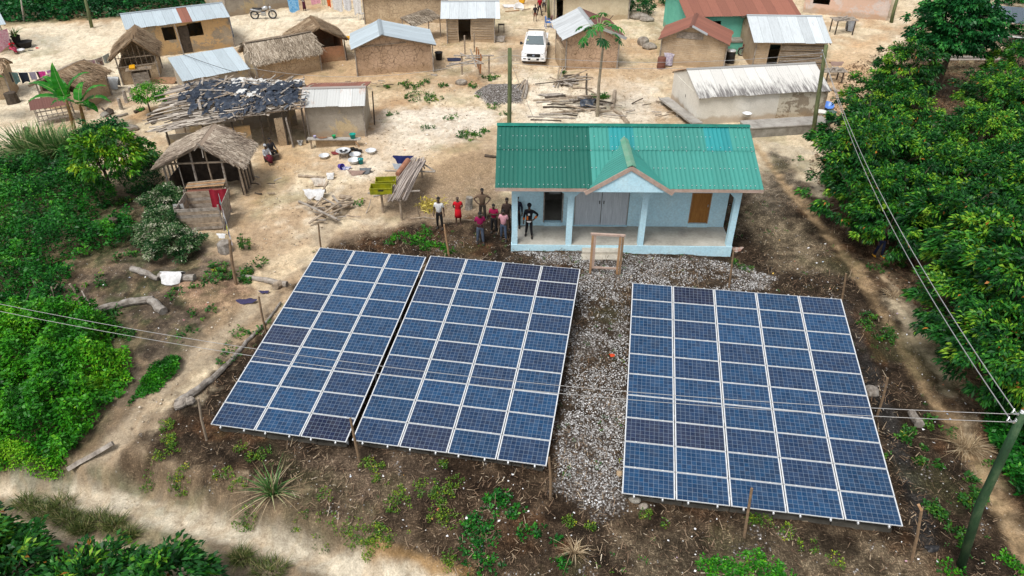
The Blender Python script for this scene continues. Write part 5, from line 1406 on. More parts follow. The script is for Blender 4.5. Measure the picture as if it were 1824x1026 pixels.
GROVE = [
 (1500, 288, 'cocoa tree at the left tip of the grove, right below the leaning green pole'),
 (1545, 232, 'cocoa tree at the grove edge, up the slope from the leaning pole'),
 (1555, 175, 'leggy cocoa tree on the grove edge facing the white building'),
 (1596, 128, 'cocoa tree just left of the brown clearing, under the umbrella tree'),
 (1612, 190, 'cocoa tree with yellow tips beside the lower left of the clearing'),
 (1560, 290, 'cocoa tree behind the two wires, second in from the grove tip'),
 (1640, 262, 'cocoa tree below the brown clearing'),
 (1718, 250, 'cocoa tree at the bottom right of the brown clearing'),
 (1772, 168, 'cocoa tree right of the clearing with bright flush on top'),
 (1790, 185, 'cocoa tree at the upper right of the grove below the banana leaves'),
 (1815, 135, 'cocoa tree in front of the shelter with the black plastic'),
 (1503, 335, 'cocoa tree with bright yellow-green fringe above the trodden path'),
 (1585, 345, 'cocoa tree above the person standing in the shade'),
 (1665, 312, 'cocoa tree in the middle of the grove, upper row right of the wires'),
 (1745, 290, 'cocoa tree in the grove middle, between clearing and right edge'),
 (1822, 268, 'cocoa tree cut by the right edge, level with the green roof'),
 (1855, 180, 'cocoa tree cut by the right edge, highest of the dense rows'),
 (1560, 372, 'low cocoa tree overhanging the dark soil above the path'),
 (1650, 395, 'cocoa tree crossed by both wires halfway down the grove'),
 (1728, 372, 'dark cocoa tree in the centre of the dense mass'),
 (1805, 358, 'cocoa tree with reddish young leaves near the right edge'),
 (1880, 330, 'cocoa tree beyond the right edge, only its left leaves in view'),
 (1715, 462, 'cocoa tree right of the shaded hollow under the wires'),
 (1795, 450, 'cocoa tree by the right edge, level with the house porch'),
 (1870, 440, 'cocoa tree at the right edge, level with the porch floor'),
 (1712, 528, 'bright fronted cocoa tree jutting out towards the path'),
 (1790, 540, 'cocoa tree by the right edge, level with the top of the widest array'),
 (1868, 560, 'cocoa tree half out of the picture, level with the far array edge'),
 (1765, 622, 'lowest full cocoa tree, just above the foreground pole top'),
 (1848, 660, 'cocoa tree at the right edge behind the foreground pole top'),
]
for k, (px, py, lab) in enumerate(GROVE):
 x, y = flat(px + (34 if py > 240 else 12), py - 6, 2.8)
 src = COCOA[(k * 7 + k // 3) % 5]
 s = rt.uniform(.88, 1.12)
 dup(src, (x, y, hz(x, y) - .05), rt.uniform(0, 6.28), lab, 'cocoa trees of the grove', (s, s, s * rt.uniform(.9, 1.1)))
# trees in the near left corner
for (px, py, z, s, lab, k) in ((5, 1040, .4, .55, 'cocoa tree filling the bottom left corner of the picture', 0), (165, 1062, .2, .5, 'low cocoa tree with orange leaves at the bottom left, second from the corner', 4), (292, 1052, .1, .42, 'cocoa sapling at the bottom edge, rightmost of the corner trees', 1), (-50, 985, .6, .42, 'slim cocoa tree at the left edge above the corner trees', 2)):
 x, y = flat(px, py, z)
 g = hz(x, y)
 t = thing('cocoa_tree', lab, 'tree', (x, y, g), rt.uniform(0, 6), 'cocoa trees by the road')
 cr, Cc = crown('crown', 2.3 * s * 1.2, 1.0, M['leaf_cocoa'], t, 150 + k, 90, 40, ll=.24, lw=.10, cz=max(.9, z - g + .1), low=-.6, tshift=.08, clump=.36)
 trunk_mb(t, rt, Cc, 1.2, .07, nl=6)
for t in COCOA:
 for c in list(t.children): bpy.data.objects.remove(c)
 bpy.data.objects.remove(t)
# umbrella tree
b = P(1664, 168)
t = thing('umbrella_tree', 'tall umbrella-shaped shade tree with layered dark green canopy and thin trunk', 'tree', b, .5)
lay = []
for k, (cz, r_, cx, cy) in enumerate(((6.7, 1.6, .1, .2), (5.9, 2.35, -.1, 0), (5.1, 2.75, .0, -.1), (4.3, 2.6, -.4, .1), (3.7, 2.0, .2, -.3))):
 o, Cc = crown('canopy_layer', r_, .55, M['leaf_deep'], t, 200 + k, 70, 48, ll=.28, lw=.16, cz=cz, low=-.5, clump=.42, tshift=.16)
 o.location = (cx, cy, 0); lay.append(Cc + np.array([cx, cy, 0]))
mb = MB(); mb.tube([(0, 0, -.3), (.1, 0, 2.5), (0, .1, 4.6), (.1, .15, 6.7)], [.24, .19, .15, .06], 9)
for Cc in lay:
 for k in (3, 17, 33, 60):
  c = Vector(Cc[k]); mb.tube([(0, 0, c.z - .7), c * .5 + Vector((0, 0, c.z * .5 - .1)), c], [.09, .05, .02], 5)
mb.build('trunk', M['bark'], t)
def small_tree(label, base, cpx, rad, m, seed, name='small_tree', ncl=60, per=45, ll=.2, lw=.09, ratio=.8, clump=.35, r=.06, bright=.3, tshift=.05, hang=.4, cat='tree', low=-.7):
 b = P(*base); c = PY(cpx[0], cpx[1], b.y); cz = c.z - b.z
 t = thing(name, label, cat, b, 0)
 o, Cc = crown('crown', rad, rad * ratio, m, t, seed, ncl, per, ll=ll, lw=lw, cz=cz, low=low, clump=clump, tshift=tshift, bright=bright, hang=hang)
 o.location.x = c.x - b.x
 trunk_mb(t, rt, Cc + np.array([c.x - b.x, 0, 0]), cz, r, nl=6)
 return t
small_tree('bright yellow-green cocoa tree with open crown and dark forked trunk, right of the reed clump', (201, 347), (198, 272), 1.95, M['leaf_bright'], 301, 'cocoa_tree', 95, 62, .26, .10, .62, .42, .10)
small_tree('small round bright green tree beside the kitchen hut', (268, 200), (267, 170), .95, M['leaf_creeper'], 303, ll=.15, lw=.07, ratio=.9)
small_tree('low green bush between the bright tree and the thatched shelter', (262, 300), (262, 285), .9, M['leaf_under'], 321, 'bush', 40, 36, .14, cat='bush')
small_tree('dark leafy bush behind the foot of the banana plants', (178, 262), (182, 238), 1.3, M['leaf_deep'], 305, 'bush', ll=.2, ratio=.6, low=-.3, cat='bush')
small_tree('round dark bush at the top edge, beside the mossy boulders', (1145, 24), (1144, 12), 1.3, M['leaf_deep'], 307, 'bush', ll=.16, ratio=.75, cat='bush', low=-.4)
small_tree('dark shrub against the green house, right one of two', (1340, 84), (1339, 72), .75, M['leaf_deep'], 309, 'shrub', 40, 36, .16, cat='shrub', ratio=1.0)
small_tree('smaller shrub against the green house, left one of two', (1303, 78), (1302, 70), .55, M['leaf_weed'], 311, 'shrub', 30, 30, .14, cat='shrub', ratio=1.0)
small_tree('dark bush at the top edge, left of the green house', (1200, 8), (1198, -4), 1.3, M['leaf_deep'], 313, 'bush', 50, 40, .18, cat='bush')
small_tree('tiny conical sapling on bare earth right of the plank pen', (435, 443), (435, 432), .24, M['leaf_weed'], 315, 'sapling', 26, 18, .11, .05, 1.7, .1, .02)
small_tree('leafy bush at the top right corner beside the grey shelter roof', (1840, 78), (1835, 55), 1.5, M['leaf_deep'], 317, 'bush', 70, 46, .22, .11, .8, .45, cat='bush')
small_tree('dark tree at the very top right corner behind the shelter', (1815, 6), (1825, -22), 2.6, M['leaf_deep'], 319, 'dark_tree', 90, 50, .28, .14, .7, .6, .12)
# variegated bushes by the pen
for k, (px, py, r_, lab) in enumerate(((294, 372, .85, 'variegated whitish-green bush, farthest of the row left of the plank pen'), (297, 412, .95, 'variegated bush, middle one of the row left of the plank pen'), (318, 452, 1.25, 'widest variegated bush at the near end of the row by the plank pen'), (278, 440, .8, 'variegated bush with a bright green patch at the near left of the row'))):
 b = P(px, py); t = thing('variegated_bush', lab, 'bush', b, 0, 'variegated bushes by the pen')
 crown('foliage', r_, .62, M['leaf_varieg'], t, 330 + k, 110, 90, ll=.12, lw=.06, cz=.55, low=-.3, clump=.26, tshift=.08, bright=.35, hang=.1)
 mb = MB()
 for q in range(6):
  a = q * 1.05; mb.tube([(0, 0, -.1), (math.cos(a) * r_ * .6, math.sin(a) * r_ * .6, .7)], [.025, .01], 5)
 mb.build('stem', M['bark'], t)
def blades(name, label, base, n, ln, w, m, spread=.5, rad=.6, seed=0, dry=.15, parent=None, cat='grass clump', group=None, lean=.45):
 """arching grass blades, 4 segments each"""
 rng = np.random.default_rng(seed)
 a = rng.random(n) * 6.283; r_ = rng.random(n) ** .6 * rad
 B = np.stack([np.cos(a) * r_, np.sin(a) * r_ * .8, np.zeros(n)], 1)
 az = a + rng.normal(0, .8, n); le = rng.uniform(.05, 1, n) * lean * 2; L_ = ln * rng.uniform(.5, 1.1, n)
 H = np.stack([np.cos(az), np.sin(az), np.zeros(n)], 1); side = np.stack([-np.sin(az), np.cos(az), np.zeros(n)], 1)
 seg = []; wd = [1, .95, .8, .5, .05]
 for k in range(5):
  f = k / 4
  p = B + H * (L_ * f * (le * (.3 + f)))[:, None]; p = p + np.array([0, 0, 1])[None] * (L_ * (f - f * f * le * .55))[:, None]
  seg.append(p - side * w * wd[k] / 2); seg.append(p + side * w * wd[k] / 2)
 V = np.stack(seg, 1).reshape(-1, 3)
 o = np.arange(n)[:, None] * 10
 Q = np.concatenate([np.stack([o[:, 0] + 2 * k, o[:, 0] + 2 * k + 1, o[:, 0] + 2 * k + 3, o[:, 0] + 2 * k + 2], 1) for k in range(4)])
 t = np.clip(rng.normal(.48, .2, n), 0, 1); t = np.where(rng.random(n) < dry, 1, t)
 ob = fast_mesh(name, V, Q, m, parent, t=np.repeat(t, 10), loc=base)
 if label: tag(ob, label, cat, group)
 return ob
b = P(85, 285)
t = thing('reed_clump', 'dense clump of long arching cane leaves below the banana plants', 'cane clump', b)
for k, (dx, dy) in enumerate(((-1.2, .1), (-.5, .3), (.2, .1), (.9, -.1), (1.5, .3))): blades('cane_blades', None, (dx, dy, -.05), 190, 2.5, .085, M['leaf_cane'], rad=.55, seed=400 + k, parent=t, dry=.12)
b = P(487, 882)
t = thing('reed_clump', 'solitary spiky reed clump with dry lower leaves on the bank edge', 'cane clump', b)
blades('green_blades', None, (0, 0, 0), 60, 1.15, .045, M['leaf_cane'], rad=.15, seed=410, parent=t, dry=.25, lean=.5)
blades('dry_blades', None, (0, 0, 0), 40, .95, .03, M['straw'], rad=.22, seed=411, parent=t, lean=.98)
TUFTS = [(48, 898, .34, 'olive grass tuft nearest the left edge beside the road'), (78, 912, .42, 'broad olive grass tuft, second of the roadside row'), (108, 905, .45, 'dense olive tuft, third along the roadside row'), (122, 928, .38, 'olive tuft just below the third of the roadside row'), (145, 945, .26, 'small dark tuft beneath the middle of the roadside row'), (172, 932, .42, 'bushy olive tuft standing apart to the right in the roadside row'), (205, 938, .3, 'rightmost thin olive tuft of the roadside row'), (431, 996, .28, 'dark olive tuft at the bottom, left of the large bottom tuft'), (480, 1018, .5, 'large olive grass tuft at the bottom edge below the road'), (232, 955, .22, 'scrubby low tuft between the road and the bottom left trees')]
for k, (px, py, r_, lab) in enumerate(TUFTS):
 b = P(px, py)
 blades('grass_tuft', lab, b, 260, .40, .02, M['leaf_olive'], rad=r_ * 1.1, seed=420 + k, group='grass tufts beside the road', dry=.12, lean=.6)
blades('straw_tuft', 'pale dry straw tuft beside the trodden path at the lower right', P(1722, 800), 220, .6, .02, M['straw'], rad=.3, seed=440, lean=.8)
blades('straw_tuft', 'pale straw tuft at the bend of the trodden path, level with the array top', P(1590, 528), 90, .4, .02, M['straw'], rad=.3, seed=441, lean=.8)
blades('straw_tuft', 'dry straw tuft on the slope below the gravel strip', P(1023, 985), 80, .45, .02, M['straw'], rad=.15, seed=442, lean=.7)
# ---- papaya
def papaya():
 b = P(1064, 207); top = PY(1067, 52, b.y); h = top.z - b.z
 t = thing('papaya_tree', 'tall thin papaya tree with a ring of lobed leaves above the wood pile', 'tree', b)
 mb = MB(); mb.tube([(0, 0, -.3), (-.05, 0, h * .4), (.05, 0, h * .8), (top.x - b.x, 0, h)], [.13, .10, .075, .05], 9); mb.build('trunk', mat('papaya_bark', (.34, .30, .23), (.20, .17, .12), 6, .9, .4), t)
 rng = random.Random(5); apex = Vector((top.x - b.x, 0, h))
 for k in range(17):
  a = k * 2.4; el = rng.uniform(-.75, .75); l = rng.uniform(.9, 1.6)
  d = Vector((math.cos(a) * math.cos(el), math.sin(a) * math.cos(el), math.sin(el)))
  e = apex + d * l; e.z -= .15
  m_ = apex + d * l * .5 + Vector((0, 0, .18))
  pm = MB(); pm.tube([apex, m_, e], [.022, .016, .012], 5); st = pm.build('leaf_stalk', mat_plain('petiole', (.35, .42, .20), .6) if k == 0 else bpy.data.materials['petiole'], t)
  V = []; T = []; f = []
  nrm = (Vector((d.x * .6, d.y * .6, .9))).normalized(); u = nrm.cross(Vector((0, 0, 1)) if abs(nrm.z) < .9 else Vector((0, 1, 0))).normalized(); w = nrm.cross(u)
  for q in range(9):
   th = q * 2 * PI / 9 + rng.uniform(-.1, .1); L_ = rng.uniform(.34, .5)
   dd = u * math.cos(th) + w * math.sin(th); pp = u * -math.sin(th) + w * math.cos(th)
   o = len(V)
   V += [e, e + dd * L_ * .45 + pp * .06 - Vector((0, 0, .05)), e + dd * L_ - Vector((0, 0, .2)), e + dd * L_ * .45 - pp * .06 - Vector((0, 0, .05)),
                  e + dd * L_ * .75 + pp * .08 - Vector((0, 0, .15)), e + dd * L_ * .75 - pp * .08 - Vector((0, 0, .15))]
   f += [(o, o + 1, o + 2, o + 3), (o + 1, o + 4, o + 2, o + 2), (o + 3, o + 2, o + 5, o + 5)]
  f2 = [x for x in f if len(set(x)) == 4]; f3 = [tuple(dict.fromkeys(x)) for x in f if len(set(x)) == 3]
  me = MB(); me.tv = rng.uniform(.4, .95); me.add(V, f2 + f3); me.build('lobed_leaf', M['leaf_deep'] if k % 3 else M['leaf_under'], st)
papaya()
# ---- banana plants
def banana(label, base, topx, nl, seed, L0=2.1, fix=None, short=False):
 b = P(*base); top = PY(topx[0], topx[1], b.y); h = top.z - b.z
 t = thing('banana_plant', label, 'banana plant', b, 0, 'banana plants')
 ax = Vector((top.x - b.x, 0, h)); rng = random.Random(seed)
 mb = MB(); mb.tube([(0, 0, -.2), ax * .5 + Vector((.03, 0, 0)), ax], [.15, .12, .07], 10)
 mb.build('stem', mat('banana_stem', (.30, .24, .09), (.22, .09, .04), 5, .7, .3) if 'banana_stem' not in bpy.data.materials else bpy.data.materials['banana_stem'], t)
 specs = fix or [(k * 2.4 + rng.uniform(-.2, .2), rng.uniform(.2, .9), L0 * rng.uniform(.8, 1.1)) for k in range(nl)]
 for az, el, L_ in specs:
  n = 22; V = []; sd = Vector((-math.sin(az), math.cos(az), 0)); H = Vector((math.cos(az), math.sin(az), 0))
  pos = Vector(ax); ang = el + .35
  ro = []
  for k in range(n + 1):
   f = k / n
   w = .38 * math.sin(PI * min(1, f * 1.02) ** .6) ** .7 * (1 if f < .97 else .5) if f > .10 else .03
   up = Vector((0, 0, 1))
   a = ang - f * f * (1.25 if el < 1.2 else .35)
   d = H * math.cos(a) + up * math.sin(a); nn = H * -math.sin(a) + up * math.cos(a)
   pos = pos + d * (L_ / n)
   tear = rng.uniform(-.05, .05) if rng.random() < .35 else 0
   V += [pos + sd * w + nn * (w * .25 - abs(tear)) + d * tear, pos, pos - sd * w + nn * (w * .25 - abs(tear)) - d * tear]
  Q = []
  for k in range(n):
   o = k * 3
   if rng.random() > .04: Q.append((o, o + 1, o + 4, o + 3))
   if rng.random() > .04: Q.append((o + 1, o + 2, o + 5, o + 4))
  T = np.repeat(np.clip(.55 + np.array([rng.uniform(-.25, .25) for _ in range(n + 1)]), 0, 1), 3)
  lf = fast_mesh('leaf', V, np.array(Q), M['leaf_banana'], t, t=T, smooth=True)
  mr = MB(); mr.tv = .9; mr.tube([V[k * 3 + 1] for k in range(0, n + 1, 3)], [.025 * (1 - k / 9) for k in range(0, n // 3 + 1)], 5); mr.build('midrib', bpy.data.materials['petiole'], lf)
 return t
banana('taller banana plant, left stem, its leaves spread over the thatched store', (137, 250), (118, 178), 7, 3, fix=[(3.05, .45, 2.5), (2.75, .8, 2.0), (1.5, 1.35, 2.3), (.45, .75, 2.4), (3.6, .1, 2.2), (2.2, .9, 1.6), (5.2, .3, 1.8)])
banana('shorter banana plant, right stem, with broad drooping leaves', (152, 232), (142, 186), 6, 7, fix=[(.25, .55, 2.3), (.0, .15, 2.2), (1.2, 1.0, 1.6), (5.6, .2, 1.5), (3.9, .3, 1.7), (6.0, -.25, 1.4)])
banana('banana plant at the left edge with only its leaf tips in view', (-50, 215), (-45, 160), 6, 9, fix=[(.15, .4, 2.3), (-.3, .1, 2.2), (.9, .6, 1.6), (3, .5, 1.6)])
banana('banana plant at the top right edge beside the shelter', (1860, 95), (1858, 52), 6, 13, fix=[(3.1, .45, 2.2), (3.5, .1, 2.1), (2.5, .7, 1.8), (0, .5, 1.5), (1.5, 1.0, 1.5)])
# ---- undergrowth masses
def undergrowth(name, label, poly, n, hm, ll, lw, m, seed, cl=.9, edge=1.0, tshift=0, spiky=.5, cat='undergrowth'):
 rng = np.random.default_rng(seed)
 xy = in_poly(poly, n, rng); x, y = xy[:, 0], xy[:, 1]
 sd = poly_sd(x, y, W(poly)) + (fbm(x * .8, y * .8, seed, 3) - .5) * 3.0
 k = sd > rng.random(n) ** 2 * .9 - .25; x, y, sd = x[k], y[k], sd[k]; n = len(x)
 cm = fbm(x * cl, y * cl, seed + 4, 3); cm2 = vnoise(x * 2.6, y * 2.6, seed + 8)
 H = hm * (ss(.3, .68, cm) * .9 + .10 + .45 * ss(.3, .8, cm2)) * (.25 + .75 * ss(0, edge, sd))
 z = height(x, y) + H * (1 - rng.random(n) ** 2.2 * .75)
 # face outward from the local slope of the mass
 e = .15
 g = lambda a, b_: hm * ss(.25, .75, fbm(a * cl, b_ * cl, seed + 4, 3))
 dx = (g(x - e, y) - g(x + e, y)) / (2 * e); dy = (g(x, y - e) - g(x, y + e)) / (2 * e)
 D = np.stack([dx * .8 + rng.normal(0, .6, n), dy * .8 + rng.normal(0, .6, n), np.full(n, .35) + rng.normal(0, spiky * .4, n)], 1)
 V = leaf_quads(np.stack([x, y, z], 1), D, ll * rng.uniform(.4, 1.5, n), lw * rng.uniform(.5, 1.5, n), rng, .2, .3)
 t = .45 + tshift + (vnoise(x * 1.6, y * 1.6, seed + 2) - .5) * .6 + (fbm(x * .3, y * .3, seed + 6, 2) - .5) * .6 + rng.normal(0, .13, n)
 o = leaf_mesh(name, V, np.clip(t, 0, 1), m)
 return stuff(o, label, cat)
undergrowth('cassava_thicket', 'thick dark green shrub growth covering the garden left of the dirt path', [(-160, 300), (30, 285), (110, 300), (180, 320), (215, 365), (175, 400), (235, 380), (245, 440), (180, 452), (150, 470), (125, 510), (112, 560), (-160, 590)], 62000, 1.35, .17, .09, M['leaf_under'], 501, .75, 1.0, .10)
undergrowth('creeper_growth', 'bright green creeper and weeds heaped on the slope above the road', [(-160, 560), (60, 560), (190, 568), (222, 600), (238, 660), (245, 690), (185, 735), (150, 785), (118, 810), (-160, 826)], 60000, 1.0, .15, .085, M['leaf_creeper'], 507, .8, .8, -.04)
undergrowth('low_weeds', 'low yellowish weeds along the road edge at the left', [(-60, 788), (110, 795), (120, 822), (-60, 832)], 6000, .3, .10, .05, M['leaf_creeper'], 511, .8, .3, .12)
undergrowth('hedge_growth', 'dark green ground cover bounding the sandy yard at the top left', [(-120, 52), (40, 42), (130, 38), (230, 30), (330, 22), (420, 8), (500, -4), (560, -30), (-120, -60)], 42000, .9, .34, .24, M['leaf_deep'], 517, .5, 1.2, .05)
undergrowth('verge_growth', 'strip of low green weeds along the left side of the dirt path', [(215, 745), (250, 690), (285, 650), (322, 640), (320, 662), (280, 700), (230, 750)], 6500, .30, .12, .055, M['leaf_creeper'], 519, .8, .3, .0)
undergrowth('slope_weeds', 'green weeds on the bank right of the foreground pole', [(1740, 690), (1900, 700), (1900, 1010), (1840, 960), (1790, 860), (1755, 770)], 15000, .8, .2, .09, M['leaf_under'], 521, .8, .8, .05)
undergrowth('garden_weeds', 'small leafy weeds behind the tree at the dark garden soil', [(180, 300), (290, 290), (300, 330), (250, 360), (200, 330)], 5000, .3, .12, .06, M['leaf_under'], 523, .8, .5, -.1)
undergrowth('road_verge', 'dark weeds under the corner trees at the road', [(-40, 975), (60, 960), (170, 985), (280, 1010), (330, 1060), (-40, 1100)], 9000, .3, .14, .06, M['leaf_olive'], 527, .8, .5, .0)
def weeds(name, label, spots, seed, m, size=.16, dens=1.0):
 """small leafy plants round given photo spots (px, py, radius m, number)"""
 rng = np.random.default_rng(seed); B = []; D = []; S = []; T = []
 for px, py, r_, n in spots:
  c = P(px, py); n = int(n * dens)
  for _ in range(n):
   a = rng.random() * 6.28; q = r_ * math.sqrt(rng.random()); x, y = c.x + q * math.cos(a), c.y + q * math.sin(a)
   g = hz(x, y); h = rng.uniform(.05, .28) * (r_ + .5) ; tt = rng.normal(.5, .16); nl = rng.integers(7, 16)
   az = rng.random(nl) * 6.28; zz = rng.random(nl) * h
   B.append(np.stack([x + np.cos(az) * .03, y + np.sin(az) * .03, g + zz], 1))
   D.append(np.stack([np.cos(az), np.sin(az), rng.uniform(.1, .9, nl)], 1)); S.append(size * rng.uniform(.6, 1.2, nl)); T.append(np.clip(tt + rng.normal(0, .1, nl), 0, 1))
 B, D, S, T = map(np.concatenate, (B, D, S, T))
 return stuff(leaf_mesh(name, leaf_quads(B, D, S, S * .5, rng, .2, .3), T, m), label, 'weeds')
weeds('yard_weeds', 'scattered low weeds in the sandy yard between the huts', [(722, 150, .5, 14), (735, 158, .6, 16), (755, 150, .5, 14), (745, 175, 1.0, 30), (770, 178, .8, 20), (790, 155, .4, 12), (690, 155, .3, 8), (870, 140, .6, 14), (845, 155, .5, 14), (855, 172, .3, 8), (880, 190, .5, 10), (900, 205, .4, 8), (840, 245, .7, 26), (820, 240, .6, 12), (860, 235, .4, 10), (805, 210, .6, 10), (1005, 130, .25, 8), (1062, 175, .5, 26), (1075, 172, .4, 20), (700, 205, .5, 8), (760, 230, .6, 10), (640, 365, .4, 6), (700, 430, .4, 6), (880, 140, .5, 12)], 601, M['leaf_weed'])
weeds('array_weeds', 'leafy weed patch behind the gap of the two left arrays', [(715, 425, .5, 26), (740, 432, .5, 30), (765, 440, .45, 34), (755, 420, .4, 18), (790, 440, .3, 16), (800, 450, .3, 12), (760, 410, .3, 8)], 603, M['leaf_creeper'], .11)
weeds('garden_plants', 'small plants at the foot of the cloth-hung pole and the logs', [(385, 480, .5, 16), (400, 492, .5, 16), (440, 485, .4, 18), (375, 500, .4, 8), (435, 500, .35, 16), (460, 470, .4, 8), (350, 510, .4, 6), (310, 525, .4, 8), (140, 515, .3, 8), (200, 590, .5, 30), (220, 600, .4, 22), (195, 560, .5, 24), (420, 600, .5, 8), (450, 590, .4, 5), (410, 640, .5, 12), (225, 360, .5, 12), (235, 410, .5, 14), (225, 460, .6, 12), (190, 500, .6, 8), (250, 330, .5, 8), (330, 600, .5, 6), (360, 560, .6, 8)], 605, M['leaf_weed'])
rw = np.random.default_rng(5)
qs = in_poly([(560, 445), (880, 400), (1340, 350), (1520, 440), (1850, 1080), (900, 1080), (560, 920), (300, 830), (480, 560)], 3000, rw)
qs = qs[fbm(qs[:, 0] * .5, qs[:, 1] * .5, 8, 3) > .53][:520]
def px_of(x, y, z=0):
 f = y * math.cos(TH) + (CAM_H - z) * math.sin(TH); return 912 + F_PX * x / f, 513 + F_PX * ((CAM_H - z) * math.cos(TH) - y * math.sin(TH)) / f
weeds('seedlings', 'tiny seedlings dotted over the burnt soil', [(*px_of(a, b), .06, 1) for a, b in qs], 615, M['leaf_weed'], .07)
weeds('bank_weeds', 'yellow-green weeds scattered on the dark bank in front of the arrays', [(298, 760, .25, 18), (300, 785, .25, 18), (310, 800, .25, 12), (285, 815, .3, 10), (262, 850, .35, 12), (320, 845, .35, 16), (310, 850, .3, 12), (395, 852, .4, 14), (425, 865, .3, 12), (445, 815, .2, 8), (470, 812, .25, 12), (430, 800, .25, 8), (425, 915, .3, 10), (445, 918, .3, 10), (580, 940, .5, 10), (630, 948, .4, 26), (665, 955, .4, 26), (690, 960, .3, 12), (655, 980, .3, 14), (655, 830, .3, 14), (675, 835, .2, 10), (670, 855, .15, 8), (790, 828, .15, 10), (700, 880, .4, 14), (710, 900, .4, 14), (760, 870, .4, 18), (790, 880, .4, 22), (780, 915, .4, 18), (810, 860, .3, 12), (800, 925, .4, 14), (530, 920, .3, 6), (580, 880, .3, 8), (800, 1000, .3, 14), (1015, 930, .2, 10), (1150, 920, .2, 8), (1050, 940, .15, 8), (1340, 925, .2, 10), (1365, 930, .25, 10), (1400, 950, .3, 12), (1440, 975, .3, 8), (1490, 1000, .3, 8), (1190, 935, .2, 4)], 607, M['leaf_lime'], .075, 1.5)
weeds('slope_plants', 'broad-leaved green plants on the dark slope at the bottom centre', [(835, 940, .35, 16), (860, 930, .4, 20), (880, 900, .4, 22), (895, 885, .3, 14), (870, 960, .4, 16), (840, 975, .35, 14), (920, 915, .3, 12), (850, 1000, .4, 14), (880, 1010, .3, 10), (930, 950, .3, 8), (960, 950, .25, 8), (1000, 1000, .3, 8), (990, 960, .2, 6)], 609, M['leaf_under'], .13)
weeds('bottom_plants', 'green weed bed at the bottom edge under the widest array', [(1260, 1010, .3, 22), (1285, 1020, .4, 30), (1310, 1012, .4, 26), (1340, 1000, .4, 30), (1370, 1015, .4, 30), (1340, 1026, .4, 20), (1400, 1020, .3, 12), (1690, 1020, .4, 16), (1790, 1000, .3, 14), (1810, 1020, .3, 12)], 611, M['leaf_creeper'], .11)
weeds('right_slope_plants', 'scattered leafy seedlings on the dark slope right of the widest array', [(1545, 565, .3, 10), (1540, 580, .3, 12), (1560, 600, .3, 8), (1585, 595, .3, 12), (1580, 605, .3, 8), (1470, 260, .3, 6), (1610, 785, .25, 12), (1620, 770, .25, 8), (1640, 825, .2, 10), (1670, 830, .15, 6), (1640, 800, .15, 4), (1660, 905, .25, 14), (1675, 920, .2, 12), (1730, 895, .35, 22), (1740, 885, .3, 14), (1725, 855, .25, 8), (1570, 810, .2, 6), (1700, 950, .25, 10), (1710, 970, .2, 8), (1650, 760, .2, 8), (1655, 745, .15, 6), (1330, 480, .3, 8), (1310, 470, .2, 6), (1590, 470, .5, 14), (1560, 480, .4, 8), (1420, 285, .4, 6), (1600, 250, .5, 8), (1690, 770, .3, 6), (1770, 830, .3, 8)], 613, M['leaf_weed'], .13)
